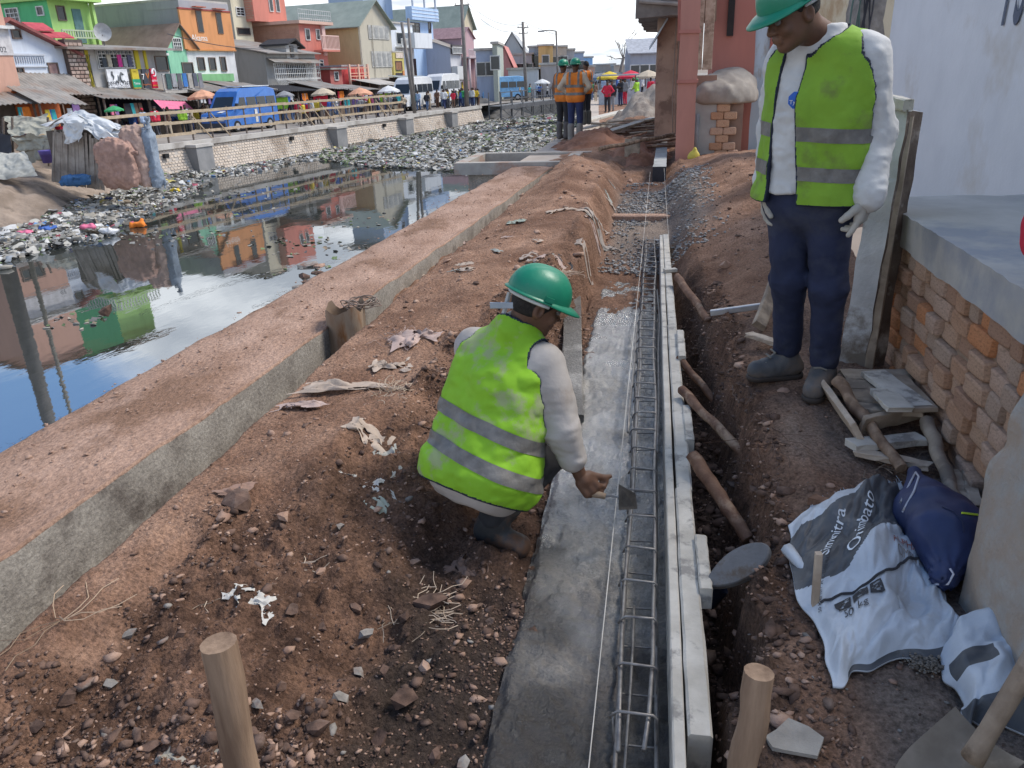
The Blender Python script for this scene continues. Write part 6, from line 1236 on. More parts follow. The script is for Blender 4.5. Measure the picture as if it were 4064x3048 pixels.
# ---- sacks
def sack(name, corners, zs, nu, nv, hfun, matfun, mats, label, cat='sack', edge=.012):
    "crumpled sheet over four ground corners (top left, top right, bottom right, bottom left)"
    A, B_, C_, D_ = [np.asarray(c, float) for c in corners]; o = (A+B_+C_+D_)/4; u, v = np.meshgrid(np.linspace(0, 1, nu), np.linspace(0, 1, nv), indexing='ij')
    P = (A*((1-u)*(1-v))[..., None]+B_*((1-u)*v)[..., None]+C_*(u*v)[..., None]+D_*(u*(1-v))[..., None])
    def surf(u, v):
        u = np.asarray(u, float); v = np.asarray(v, float)
        P = (A*((1-u)*(1-v))[..., None]+B_*((1-u)*v)[..., None]+C_*(u*v)[..., None]+D_*(u*(1-v))[..., None]).copy(); ed = np.minimum(np.minimum(u, 1-u), np.minimum(v, 1-v)); j = sst(.0, .09, ed)
        P[..., 0] += .028*fbm(u*4+3, v*4, 0, 2, 91)*(1-j*.5); P[..., 1] += .028*fbm(u*4, v*4+7, 0, 2, 92)*(1-j*.5); P[..., 2] = ground_h(P[..., 0], P[..., 1], False)*.6+P[..., 2]*.4+.022+np.maximum(hfun(u, v), .0)*sst(0, .10, ed); return P
    P = surf(u, v); I = np.arange(u.size).reshape(u.shape); F = np.stack([I[:-1, :-1], I[:-1, 1:], I[1:, 1:], I[1:, :-1]], -1).reshape(-1, 4)[:, ::-1]
    V1 = P.reshape(-1, 3); V2 = V1.copy(); V2[:, 2] -= .006; n = len(V1); bd = np.concatenate([I[0, :], I[1:, -1], I[-1, -2::-1], I[-2:0:-1, 0]]); sk = np.stack([bd, np.roll(bd, -1), np.roll(bd, -1)+n, bd+n], 1)
    fu = u.ravel()[F].mean(1); fv = v.ravel()[F].mean(1); mi = matfun(fu, fv)
    ob = meshobj(name, np.concatenate([V1, V2])-o, np.concatenate([F, F[:, ::-1]+n, sk]), mats, None, label=label, cat=cat, smooth=True, mi=np.concatenate([mi, mi, np.zeros(len(sk), int)]), loc=tuple(o))
    return ob, surf, o
SKW = mat('woven_sack_white', (.44, .475, .52), (.55, .585, .63), scale=8, rough=.55, spec=.35, bump=.5, bscale=90, bdist=.004, c3=(.33, .31, .29), s3=4, lo3=.54, hi3=.72); SKD = mat('woven_sack_dark', (.055, .06, .068), (.085, .09, .10), scale=8, rough=.5, spec=.4, bump=.2, bscale=120, bdist=.003, c3=(.16, .16, .16), s3=9, lo3=.6, hi3=.75)
def sf(u, v):
    return .055*np.sin(np.pi*np.clip(v, 0, 1))**.7+.075*np.exp(-((u-.45)/.13)**2-((v-.55)/.25)**2)+.05*np.exp(-((u-.12)/.1)**2-((v-.6)/.3)**2)+.018*fbm(u*5, v*3, 0, 3, 95)+.022*np.abs(fbm(u*7+v*3, v*5, 0, 3, 96))-.05*np.exp(-((u-.8)/.10)**2-((v-.72)/.14)**2)
cor = [zV(1702, 1140), zV(1925, 1068), zV(2108, 1400), zV(1792, 1512)]
sk, sfun, so = sack('cement_sack', cor, 0, 190, 140, sf, lambda u, v: ((u > .10+.03*np.sin(v*5)) & (u < .46+.05*np.sin(v*7))).astype(int)+((u > .972) & (v > .15) & (v < .8)).astype(int), [SKW, SKD], 'empty white and charcoal cement sack lettered Simenitra Orimbato, lying on the path')
def bend_uv(u0, v0, du, dv, eu, ev, off=.004):
    "lettering plane to sack surface: x runs along (du,dv), y along (eu,ev)"
    def f(V): u = u0+V[:, 0]*du+V[:, 1]*eu; v = v0+V[:, 0]*dv+V[:, 1]*ev; P = sfun(u, v); P[:, 2] += off; return P-so
    return f
LW_ = plain(.66, .69, .72); LK = plain(.05, .05, .055)
text_obj('Simenitra', 1, 'lettering', LW_, sk, depth=0, bend=bend_uv(.29, .25, -.060, .055, -.050, -.085)); text_obj('Orimbato', 1, 'lettering', LW_, sk, depth=0, bend=bend_uv(.315, .47, -.075, .075, -.065, -.115))
text_obj('50 kg', 1, 'lettering', LK, sk, depth=0, bend=bend_uv(.735, .26, .004, .075, -.055, .01)); text_obj('ALPHA', 1, 'lettering', plain(.30, .10, .08), sk, depth=0, bend=bend_uv(.52, .78, .012, .070, -.055, .012)); text_obj('CIMENT', 1, 'lettering', plain(.25, .22, .2), sk, depth=0, bend=bend_uv(.575, .79, .012, .060, -.045, .012))
text_obj('50 KG NET A L EMBALLAGE', 1, 'lettering', LK, sk, depth=0, bend=bend_uv(.50, .13, -.022, .012, -.012, -.022))
for k in range(3):
    u, v = np.meshgrid(np.linspace(.64, .705, 8), np.linspace(.15+.11*k, .245+.11*k, 8), indexing='ij'); P = sfun(u, v); P[..., 2] += .004; I = np.arange(64).reshape(8, 8); F = np.stack([I[:-1, :-1], I[:-1, 1:], I[1:, 1:], I[1:, :-1]], -1).reshape(-1, 4); keep = [i for i in range(len(F)) if (i//7 in (0, 6) or i % 7 in (0, 6) or vn(i*.7, k*3, 0, 5) > -.1)]
    meshobj('pictogram', P.reshape(-1, 3)-so, F[keep], LK, sk)
g = G(); P = sfun(np.full(40, .60)+.02*np.sin(np.linspace(0, 5, 40)), np.linspace(.08, .98, 40)); P[:, 2] += .003
g.tube([p-so for p in P], .005, 4); g.obj('printed_line', LK, sk)
g = G()
for t in np.linspace(.25, 1, 70):
    p = sfun(np.array([.0]), np.array([t]))[0]-so; g.tube([p, p+np.array([random.uniform(-.012, .012), random.uniform(.0, .03), random.uniform(0, .015)])], .0012, 3)
g.obj('frayed_edge', SKW, sk, kind='stuff')
# rope-like torn hem hanging at the left
pts = [zV(1700, 1185, .03), zV(1730, 1222, .02), zV(1762, 1262, .015), zV(1785, 1300, .01), zV(1795, 1350, .008), zV(1800, 1365, .005)]
G().tube([p-so for p in pts], [.022, .016, .014, .011, .007, .004], 7).obj('torn_hem', SKW, sk, smooth=True)
c = zV(2000, 1440, .02); P_ = [(c[0]+RNG.normal(0, .022), c[1]+RNG.normal(0, .016), c[2]+.004+RNG.uniform(0, .012)) for _ in range(260)]
GRV = mat('cement_crumbs', (.13, .11, .09), (.22, .19, .16), scale=30, rough=.95)
scatter_mesh('cement_crumbs', [np.array(p)-so for p in P_], [RNG.uniform(.002, .006) for _ in P_], [icos(1, i, .3) for i in range(3)], GRV, parent=sk)
def sf2(u, v): return .05+.03*fbm(u*3, v*3, 0, 3, 97)+.03*np.sin(v*3)
sk2, _, _ = sack('cement_sack', [zV(2040, 1385), zV(2260, 1330), zV(2290, 1600), zV(2075, 1590)], 0, 60, 60, sf2, lambda u, v: ((u > .42) & (u < .60) & (v > .03) & (v < .30) | (u > .86)).astype(int), [SKW, SKD], 'white woven sack with dark patch crumpled behind the shovel')
# shovel
sh = empty('shovel', zV(2130, 1600, .03), 0, 'worn round shovel with thick wooden shaft beside the woven sack', 'shovel'); sho = np.array(sh.location)
a = zV(2100, 1640, .10)-sho; b = dV(2235, 1415, 1.6)-sho; G().tube([a+(b-a)*t for t in np.linspace(0, 1, 8)], [.024, .022, .02, .02, .02, .02, .02, .02], 12).obj('shaft', mat('shaft_wood', (.22, .165, .12), (.33, .26, .195), scale=15, rough=.6, bump=.3, bscale=60, c3=(.15, .11, .08), s3=6), sh, smooth=True)
u, v = np.meshgrid(np.linspace(0, 1, 14), np.linspace(-1, 1, 13), indexing='ij'); A_ = zV(2118, 1612, .085)-sho; dr = nrm((zV(2020, 1700, .02)-zV(2118, 1612, .085))); sd_ = nrm(np.cross(dr, (0, 0, 1))); wdt = .085*np.sqrt(np.clip(1-(np.clip((u-.45)/.6, 0, 1))**2.2, 0.02, 1)); P = A_+dr*(u*.26-.02)[..., None]+sd_*(v*wdt)[..., None]; P[..., 2] += .018*v**2+.004; I = np.arange(u.size).reshape(u.shape); F = np.stack([I[:-1, :-1], I[:-1, 1:], I[1:, 1:], I[1:, :-1]], -1).reshape(-1, 4); V1 = P.reshape(-1, 3)
meshobj('blade', np.concatenate([V1, V1-[0, 0, .003]]), np.concatenate([F, F[:, ::-1]+len(V1)]), mat('worn_shovel_steel', (.17, .135, .10), (.27, .22, .17), scale=10, rough=.6, metal=.3, c3=(.33, .27, .21), s3=5), sh, smooth=True)
# blue drawstring bag
bb = zV(2035, 1215, .0); e1 = zV(1985, 1035, .05); cB = bb+[.0, .02, .10]
tip = zV(1978, 1022, .12); knot = zV(2045, 1255, .07)
def bagf(P):
    d = sun_([ell(P, cB+[.015, -.01, 0], (.125, .135, .105)), ell(P, cB+[.0, .10, -.01], (.11, .14, .09)), cap(P, cB+[-.02, .15, .0], tip, .075, .022), cap(P, cB+[.0, -.06, -.01], knot+[0, .02, 0], .09, .045)], .06)
    q = P-knot; an = np.arctan2(q[..., 0], q[..., 2]+.3*q[..., 1]); rr = np.linalg.norm(q, axis=-1); return d-.006*np.sin(an*17)*np.exp(-(rr/.10)**2)-wr(P, .014, 7, s=5)-wr(P, .004, 22, s=7)
V, F = snet(bagf, np.minimum(np.minimum(cB, tip), knot)-.2, np.maximum(cB, tip)+.2, .008); bo = empty('drawstring_bag', tuple(bb), 0, 'navy blue drawstring bag lying beside the cement sack', 'bag'); bbo = np.array(bb)
meshobj('pouch', V-bbo, F, cloth('navy_nylon', (.030, .042, .105), .18, None, rough=.5, bump=.15), bo, smooth=True)
CORD = plain(.50, .50, .55)
def onbag(x, y):
    d = nrm(ray(x*SV, y*SV)); t = .8
    for _ in range(80):
        p = C0+d*t; s_ = float(bagf(p[None, None, None])[0, 0, 0]); t += max(s_*.6, .0005)
        if s_ < .002: break
    return C0+d*(t-.004)
for pts in ([(1978, 1020), (1965, 1045), (1945, 1085), (1930, 1140), (1928, 1175)], [(1978, 1020), (1985, 1030), (1975, 1060), (1950, 1105), (1934, 1150), (1930, 1180)], [(2052, 1228), (2060, 1240), (2048, 1262), (2020, 1262), (1990, 1250)]): G().tube([onbag(*p)-bbo for p in pts], .0035, 5).obj('cord', CORD, bo, smooth=True)
G().tube([onbag(*p)-bbo for p in [(2078, 1108), (2095, 1110), (2112, 1112)]], .004, 4).obj('piping', plain(.45, .60, .05), bo); G().tube([onbag(*p)-bbo for p in [(2035, 1095), (2060, 1105), (2078, 1125), (2082, 1150)]], .002, 4).obj('seam', plain(.015, .02, .05), bo)
# slippers in the gap
def slipper(name, a, b, wd, z0, m, label, strap=None, roll=.5):
    a, b = np.asarray(a), np.asarray(b); o = (a+b)/2; d = nrm(b-a); L = np.linalg.norm(b-a); sx = nrm(np.cross(d, (0, 0, 1))); nn_ = nrm(np.cross(sx, d)); nn_ = nrm(nn_*math.cos(roll)+sx*math.sin(roll)); sx = np.cross(d, nn_); n = 28; pr = []
    for i in range(n):
        t = 2*math.pi*i/n; x = L/2*math.cos(t); y = wd/2*math.sin(t)*(1+.18*math.cos(t)-.22*math.cos(2*t)*.5); pr.append((x, y))
    V = [d*x*k+sx*y*k+nn_*h for h, k in ((-.016, .94), (-.012, 1), (.008, 1), (.013, .95)) for x, y in pr]; F = [(q*n+i, q*n+(i+1) % n, (q+1)*n+(i+1) % n, (q+1)*n+i) for q in range(3) for i in range(n)]+[tuple(range(n))[::-1], tuple(range(3*n, 4*n))]
    R_ = empty(name, tuple(o), 0, label, 'slipper'); meshobj('sole', V, F, m, R_, smooth=False)
    if strap is not None:
        g = G(); V = []
        for k in (-.5, .5):
            for t in np.linspace(0, math.pi, 10): V.append(d*(L*.12+k*.08)+sx*math.cos(t)*wd*.52-nn_*(math.sin(t)*.05+.0))
        meshobj('strap', V, [(i, i+1, i+11, i+10) for i in range(9)], strap, R_, smooth=True)
    return R_
slipper('slipper', zV(1528, 1265, -.10), zV(1662, 1182, .03), .10, 0, mat('grey_foam', (.115, .115, .12), (.15, .15, .155), scale=20, rough=.8, bump=.2, bscale=90, c3=(.10, .08, .065), s3=9), 'grey foam slipper lying sole up across the trench edge', strap=plain(.03, .03, .035), roll=.35)
slipper('slipper', zV(1510, 1300, -.22), zV(1545, 1262, -.15), .08, 0, plain(.02, .025, .045), 'black slipper half hidden in the trench under the grey one', strap=plain(.012, .015, .03), roll=-.4)
# cement flake, cardboard
def flake(name, pts, z, th, m, label, cat):
    P = [zV(*p, z) for p in pts]; o = np.mean(P, 0); g = G(); n = len(P); up = np.array([0, 0, th]); g.add([o-o+up]+[p-o+up+[0, 0, random.uniform(-.006, .008)] for p in P]+[p-o for p in P], [(0, 1+i, 1+(i+1) % n) for i in range(n)]+[(1+i, 1+n+i, 1+n+(i+1) % n, 1+(i+1) % n) for i in range(n)])
    return g.obj(name, m, None, label=label, cat=cat, loc=tuple(o))
flake('cement_flake', [(1652, 1598), (1675, 1588), (1702, 1560), (1745, 1582), (1778, 1606), (1765, 1640), (1700, 1628), (1668, 1622)], .012, .012, mat('cement_flake', (.26, .235, .205), (.36, .33, .29), scale=12, rough=.95, bump=.6, bscale=60), 'thin grey flake of cement lying on the path', 'flake')
flake('cardboard_scrap', [(1828, 1052), (1850, 1025), (1872, 1022), (1884, 1045), (1868, 1066), (1840, 1070)], .035, .012, plain(.40, .33, .24), 'torn tan cardboard scrap near the charred stick', 'scrap')
# rusty drum in the channel with wire
dc = np.array([-2.05, 4.72, -.46]); dr_ = empty('rusty_drum', tuple(dc), 0, 'rusty tin drum stub with torn rim standing in the drain channel', 'drum'); V = []; n, k = 30, 12
for i in range(k+1):
    for j in range(n):
        t = 2*math.pi*j/n; r = .125+.006*math.sin(5*t+i*.4)+.003*vn(j*.9, i*.7, 0, 4); zz = .56*i/k+(.05*vn(j*.45, 0, 0, 8) if i == k else 0); V.append((r*math.cos(t)*1.0, r*math.sin(t)*1.15, zz))
F = [(i*n+j, i*n+(j+1) % n, (i+1)*n+(j+1) % n, (i+1)*n+j) for i in range(k) for j in range(n)]
RUST = mat('rusty_tin', (.20, .13, .085), (.34, .27, .20), scale=4, rough=.8, bump=.3, bscale=25, c3=(.20, .085, .03), s3=3, lo3=.5, hi3=.6, stretch=(1, 1, .3)); meshobj('shell', V, F, RUST, dr_, smooth=True)
wc = G(); P = []
for i in range(90): t = i*.42; r = .095+.03*math.sin(i*.33); P.append((.07+r*math.cos(t)*1.1+.04*math.sin(i*.11), .10+r*math.sin(t)*.7+.02*math.sin(i*.2), .02*math.sin(i*.5)+.012*math.sin(i*1.3)))
wc.tube(P, .0042, 5); wc.obj('wire_coil', plain(.20, .15, .12), None, smooth=True, label='tangled coil of old wire resting on the rusty drum', cat='wire', loc=(dc[0], dc[1], .10))
# ================================================================ loose debris on the near bank
def rag(px, py, size, col, label, z=None, asp=1.8, rot=0, fold=1., cat='rag', group=None, dz=.012, n=22):
    c = zV(px, py, 0); zz = gz(c[0], c[1]) if z is None else z; c = zV(px, py, zz); 
    if z is None: zz = gz(c[0], c[1])
    u, v = np.meshgrid(np.linspace(-1, 1, n), np.linspace(-1, 1, n), indexing='ij'); sd = int(px*7+py) % 991
    X = u*size*.5*asp*(1+.25*vn(v*2, sd, 0, 1)); Y = v*size*.5*(1+.45*vn(u*2.2, sd, 0, 2)); X = X+size*.16*fbm(u*2+sd, v*2, 0, 2, 3); Y = Y+size*.20*fbm(u*2, v*2+sd, 0, 2, 4)
    ca, sa = math.cos(rot), math.sin(rot); X, Y = X*ca-Y*sa, X*sa+Y*ca; wx_ = X+c[0]; wy_ = Y+c[1]
    Z = (ground_h(wx_, wy_, False) if z is None else zz)+dz+size*.20*fold*np.abs(fbm(u*2.6+v+sd, v*2.6, 0, 3, 5))*sst(1.02, .6, np.maximum(abs(u), abs(v)))
    I = np.arange(u.size).reshape(u.shape); F = np.stack([I[:-1, :-1], I[:-1, 1:], I[1:, 1:], I[1:, :-1]], -1).reshape(-1, 4); o = np.array([c[0], c[1], zz]); V = np.stack([wx_, wy_, Z], -1).reshape(-1, 3)-o
    hole = (vn(u*3+sd, v*3, 0, 6) < -.62).ravel(); F = F[~hole[F].any(1)]
    m = cloth('rag_%.2f_%.2f_%.2f' % col, col, .18, tuple(x*.6 for x in col), 12)
    return meshobj(name='rag' if cat == 'rag' else cat.replace(' ', '_'), V=V, F=F, mats=m, label=label, cat=cat, group=group, smooth=True, loc=tuple(o))
PK, BE, WH_, OR, PU, BK = (.40, .30, .265), (.42, .335, .27), (.52, .50, .46), (.36, .17, .11), (.33, .27, .36), (.04, .04, .045)
for a in [(895, 735, .20, PK, 'pinkish frayed rag on the trodden soil behind the drum', 1.3, .3), (745, 835, .10, BE, 'long twisted beige cloth strip along the channel lip', 4.5, .15), (845, 790, .13, BE, 'looped beige cloth band on the dusty bank', 1.6, .2), (650, 882, .10, PK, 'flat pale rag near the channel lip', 2.4, .1),
          (625, 738, .13, OR, 'rust brown rag on top of the canal wall', 2.0, .4), (800, 968, .10, BE, 'torn beige rag on the slope left of the crouching worker', 2.2, -.3), (845, 1012, .13, (.36, .35, .31), 'grey plastic scrap hanging down the dug slope', 1.6, -.9), (800, 1082, .11, WH_, 'dirty white plastic bag piece below the rags', 1.9, .4),
          (545, 1325, .09, WH_, 'crumpled whitish plastic scrap in the dug soil', 1.8, -.2), (838, 1142, .07, (.38, .40, .33), 'small greenish plastic strip in the crumbled soil', 2.6, -.5), (1112, 400, .12, PU, 'purple rag on the dusty wall top', 2.0, .5), (990, 522, .13, PK, 'crumpled beige rag by the choked channel', 2.0, .2),
          (1185, 578, .14, (.44, .36, .30), 'straw coloured torn sacking behind the green helmet', 2.4, -.2), (1222, 560, .09, BK, 'black plastic bag at the trench shoulder', 1.5, .9), (1300, 545, .14, (.36, .31, .27), 'grey brown rag lying on the trench floor', 2.4, .1), (1115, 480, .09, (.33, .36, .30), 'grey green plastic scrap on the soil ridge', 2.2, .2),
          (520, 785, .07, BE, 'pale cloth scrap on the wall top', 3.0, -.2), (690, 690, .06, BE, 'small pale cloth scrap near the rusty drum', 2.4, .1), (930, 580, .08, BE, 'tan rag in the choked channel mouth', 2.5, .3), (1290, 495, .10, (.3, .28, .25), 'flattened grey sack piece in the far trench', 2.5, .3),
          (400, 1640, .09, (.30, .28, .24), 'muddy crumpled bag by the stake', 1.5, .2), (520, 1090, .10, (.27, .17, .13), 'red brown sacking flap on the rim of the hole', 1.5, -.9), (1010, 1240, .12, (.20, .13, .10), 'muddy brown cloth flap in front of the boots', 1.3, -.4)]:
    rag(a[0], a[1], a[2], a[3], a[4], asp=a[5], rot=a[6])
_rs = random.Random(5)
for _ in range(26):
    px = _rs.uniform(960, 1330); py = _rs.uniform(395, 610)
    if px+1.1*py > 1870 or px < 1000-.5*(py-500): continue
    rag(px, py, _rs.uniform(.05, .12), _rs.choice([PK, BE, (.34, .28, .24), (.3, .31, .28)]), 'small dusty cloth scrap trodden into the soil ridge', asp=_rs.uniform(1.2, 3), rot=_rs.uniform(-1, 1), group='scraps on the soil ridge', n=10)
def fibres(px, py, n, spread, ln, label, col=(.42, .33, .25), up=.05):
    c = zV(px, py, 0); zz = gz(c[0], c[1]); c = zV(px, py, zz); zz = gz(c[0], c[1]); g = G(); Q_ = []
    for _ in range(n):
        a = random.uniform(0, 6.28); r = abs(random.gauss(0, spread)); p = np.array([r*math.cos(a), r*math.sin(a), .01]); d = random.uniform(0, 6.28); q = []
        for k in range(5): q.append(p.copy()); d += random.uniform(-.9, .9); p = p+np.array([math.cos(d)*ln/4, math.sin(d)*ln/4, random.uniform(-.2, .3)*up])
        Q_.append(q)
    A_ = np.array(Q_); A_[..., 2] = np.maximum(A_[..., 2], ground_h(A_[..., 0]+c[0], A_[..., 1]+c[1], False)-zz+.004)
    for q in A_: g.tube(q, .0016, 3, cap=False)
    return g.obj('root_tangle', plain(*col), None, label=label, cat='roots', loc=(c[0], c[1], zz))
fibres(905, 1335, 70, .06, .16, 'tangle of pale dry roots sticking out of the crumbled soil'); fibres(1195, 585, 60, .08, .14, 'bundle of pale fibres behind the green helmet'); fibres(870, 735, 40, .09, .10, 'pinkish fibre tangle on the pinkish rag', (.42, .31, .27)); fibres(850, 850, 40, .06, .10, 'pale fibre tuft beside the long cloth strip'); fibres(460, 1300, 10, .03, .16, 'few long pale straws in the dug hollow'); fibres(150, 1395, 8, .03, .22, 'loop of old twine at the channel lip', (.36, .26, .18)); fibres(640, 1235, 14, .05, .10, 'thin roots on the hole floor'); fibres(1910, 1000, 12, .06, .2, 'thin roots and twigs behind the blue bag', (.2, .15, .11)); fibres(1600, 900, 14, .1, .25, 'dark wiry roots in the deep trench', (.10, .07, .055)); fibres(1700, 945, 8, .1, .25, 'bent rusty wire on the path by the boards', (.10, .06, .045))
# soil clods and stones
SP = [icos(2, i, .42, (1, .85, .75)) for i in range(4)]+[icos(1, 20+i, .45, (1, .8, .7)) for i in range(5)]
CLOD = mat('clod', (.055, .034, .027), (.17, .105, .078), scale=14, rough=.95, bump=.6, bscale=90, bdist=.006, coord='World', c3=(.21, .15, .12), s3=8, lo3=.55, hi3=.7); STN = mat('stone', (.16, .145, .13), (.30, .275, .25), scale=18, rough=.9, bump=.5, bscale=80, bdist=.005, coord='World', c3=(.20, .12, .09), s3=6); DRYC = mat('dry_clod', (.27, .165, .12), (.42, .285, .215), scale=14, rough=.95, bump=.5, bscale=80, coord='World')
def batch(n, sampler, dens):
    "n random ground points, accepted by density, all at once"
    x, y = sampler(n); k = RNG.random(len(x)) < dens(x, y); x, y = x[k], y[k]; return x, y, ground_h(x, y)
def size(n, a, p, mx): return np.minimum(mx, a*(1+RNG.pareto(p, n)))
SP = [(lambda V, F: (V, F))(*icos(1, 20+i, .75, (1, .8, .6))) for i in range(9)]
x, y, z = batch(60000, lambda n: (RNG.uniform(-1.9, -.35, n), .95+5.2*RNG.random(n)**1.7), lambda x, y: zone(x, y)[0]*(.12+.8*np.maximum(0, vn(x*2.3, y*2.3, 0, 55)+.35))+.01)
s_ = size(len(x), .0042, 2.7, .026); mi_ = np.where(RNG.random(len(x)) < .22, 2, 0); mi_[(s_ > .009) & (RNG.random(len(x)) < .05)] = 1
scatter_mesh('soil_clods', np.stack([x, y, z+s_*.12], 1), s_, SP, [CLOD, STN, DRYC], mi=mi_, label='crumbled soil clods and grit of the dug ground', cat='soil', flat=.8)
x, y, z = batch(2800, lambda n: (RNG.uniform(.22, 1.1, n), 1.1+11*RNG.random(n)**1.8), lambda x, y: np.ones(len(x))); s1 = size(len(x), .0028, 1.9, .025); m1 = RNG.choice(3, len(x), p=[.6, .15, .25])
xt1, yt1, zt1 = batch(2600, lambda n: (RNG.uniform(.2, .5, n), 1.3+4.5*RNG.random(n)), lambda x, y: np.ones(len(x))); st1 = size(len(xt1), .005, 2.0, .035)
scatter_mesh('trench_rubble', np.stack([xt1+tx(yt1), yt1, ground_h(xt1+tx(yt1), yt1)+st1*.2], 1), st1, SP, [CLOD, DRYC], mi=(RNG.random(len(xt1)) < .2).astype(int), label='loose soil lumps fallen into the side trench', cat='soil')
x2, y2, z2_ = batch(5200, lambda n: (RNG.uniform(-2.88, -.6, n), 2.2+11.5*RNG.random(n)**1.2), lambda x, y: ((x > -1.82) | (x < -2.2+wx(y))).astype(float)); z2_ = np.where(x2 < -2.0, .008, z2_); s2 = size(len(x2), .0028, 1.9, .04); s2 = np.where(x2 < -2.0, np.minimum(s2, .014), s2)
scatter_mesh('path_grit', np.concatenate([np.stack([x, y, z+s1*.15], 1), np.stack([x2, y2, z2_+s2*.15], 1)]), np.concatenate([s1, s2]), SP, [CLOD, STN, DRYC], mi=np.concatenate([m1, np.full(len(x2), 2)]), label='scattered grit and pebbles on path and wall top', cat='grit')
x, y, z = batch(9000, lambda n: (RNG.normal(-.12, .30, n), RNG.uniform(7.2, 12.2, n)), lambda x, y: ((x > -.6) & (x < .6))*np.clip(.25+vn(x*2, y*1.2, 0, 66)+.5*((y > 9.4) & (y < 11.6)), 0, 1))
scatter_mesh('gravel', np.stack([x, y, z+.008], 1), RNG.uniform(.008, .022, len(x)), SP, mat('grey_gravel', (.20, .195, .19), (.36, .35, .34), scale=12, rough=.9, coord='World'), label='grey gravel spread in the far trench', cat='gravel')
big = [icos(1, 40+i, .7, (1, .8, .65)) for i in range(5)]; bme = []
for i, (V, F) in enumerate(big):
    me = bpy.data.meshes.new('stone'); me.from_pydata([tuple(v) for v in V], [], [tuple(int(q) for q in f) for f in F]); me.materials.append([STN, CLOD, CLOD, DRYC, CLOD][i]); bme.append(me)
def stone(px, py, s_, k, label=None, grp=None, z=None):
    c = zV(px, py, 0); zz = gz(c[0], c[1]); c = zV(px, py, zz); zz = float(ground_h(np.array([c[0]]), np.array([c[1]]))[0]) if z is None else z
    o = bpy.data.objects.new('stone', bme[k]); link(o); o.location = (c[0], c[1], zz+s_*.25); o.scale = (s_, s_, s_); o.rotation_euler = (random.uniform(-.5, .5), random.uniform(-.5, .5), random.uniform(0, 6)); tag(o, label or 'fist sized stone among the crumbled soil clods', 'stone', grp if grp else (None if label else 'stones in the dug soil'))
for (px, py, s_, k) in [(290, 1400, .03, 0), (395, 1395, .02, 2), (640, 1375, .03, 2), (700, 1290, .025, 3), (800, 1420, .03, 0), (860, 1440, .022, 2), (880, 1540, .05, 1), (920, 1480, .03, 3), (780, 1490, .028, 0), (610, 1500, .022, 2), (740, 1550, .03, 0), (690, 1630, .04, 1), (940, 1625, .028, 2), (1000, 1650, .03, 0), (820, 1610, .035, 4), (560, 1240, .028, 1), (620, 1170, .03, 3), (740, 1180, .022, 0), (700, 1380, .024, 4), (880, 1390, .026, 2), (835, 1500, .022, 4), (560, 1560, .025, 0), (640, 1610, .03, 1), (900, 1250, .03, 1), (770, 1350, .035, 1), (160, 1560, .03, 2), (90, 1620, .03, 1), (1060, 1360, .02, 2), (330, 1620, .035, 1), (250, 1510, .025, 0)]: stone(px, py, s_*.85, k)
for (px, py, s_, k, lb) in [(525, 1110, .075, 1, 'big angular red brown clod lying in the hole'), (1570, 565, .05, 3, 'pale rounded stone on the far slope behind the formwork'), (262, 828, .05, 1, 'dark clod on the outer edge of the canal wall'), (940, 1330, .06, 1, 'large dark clod behind the root tangle'), (1360, 395, .05, 3, 'pale slab of rubble in the far trench')]: stone(px, py, s_, k, lb, z=.03 if 'canal wall' in lb else None)
for k_, (px, py) in enumerate([(665, 575), (682, 590), (655, 598), (690, 575), (670, 610), (645, 620)]): # stones in the water by the wall
    c = zV(px, py, ZW); o = bpy.data.objects.new('stone', bme[k_ % 5]); link(o); s_ = .17 if k_ else .3; o.location = (c[0], c[1], ZW-.02); o.scale = (s_, s_, s_*.8); tag(o, 'dark wet stone poking out of the canal water', 'stone', 'stones in the canal water')
# ================================================================ right-hand buildings and the far work site
pk = wallm((.44, .185, .15), 'pink_plaster', .7)
pb = empty('pink_house', (.55, 15.2, -.1), 0, 'weathered pink plaster house with pillar and slit window beside the trench', 'house'); pbo = np.array([.55, 15.2, -.1])
def qbox(a, b, nm, m, root=pb, o=pbo, amp=.01, h=.2): V, F = rbox(a, b, h, amp, 2, 3); return meshobj(nm, V-o, F, m, root, smooth=False)
xl = yV(1535, 200, 15.4)[0]; xr = yV(1618, 200, 15.4)[0]; qbox((xl, 15.4, -.2), (xr+.05, 17, 3.6), 'wall', pk)
a0, a1 = yV(1569, 78, 15.4), yV(1583, 78, 15.4); o = G().box((a0[0], 15.33, a0[2]), (a1[0], 15.385, 3.5)).obj('window_slit', plain(.03, .025, .025), None); o.parent = pb; o.location = tuple(-pbo)
xl2, xr2 = yV(1460, 300, 14.0)[0], yV(1499, 300, 14.0)[0]; qbox((xl2, 14.0, -.15), (xr2, 14.35, 3.6), 'pillar', wallm((.46, .22, .175), 'pink_pillar', .66), h=.12); qbox((xl2-.05, 14.3, 1.9), (xl2+.12, 14.5, 3.6), 'pilaster', pk)
for z_ in (1.25, 2.0): qbox((xl2-.02, 13.97, z_), (xr2+.02, 14.4, z_+.05), 'band', pk)
V, F = rbox((xl2+.3, 14.8, 2.2), (xl, 15.6, 3.6), .3, .01, 2, 4); meshobj('recess', V-pbo, F, wallm((.30, .21, .16), 'brown_recess'), pb)
for k in range(2): a = yV(1505+k*22, 150, 14.75); b = yV(1520+k*24, 20, 14.75); plank('shutter_board', np.array([a[0], 14.75, a[2]])-pbo, np.array([a[0], 14.75, b[2]+1])-pbo, .16, .04, WOODH, up=(0, 1, 0), parent=pb)
qbox((xl2+.2, 14.6, 1.15), (xl+.05, 15.45, 1.35), 'sill', wallm((.34, .22, .17)))
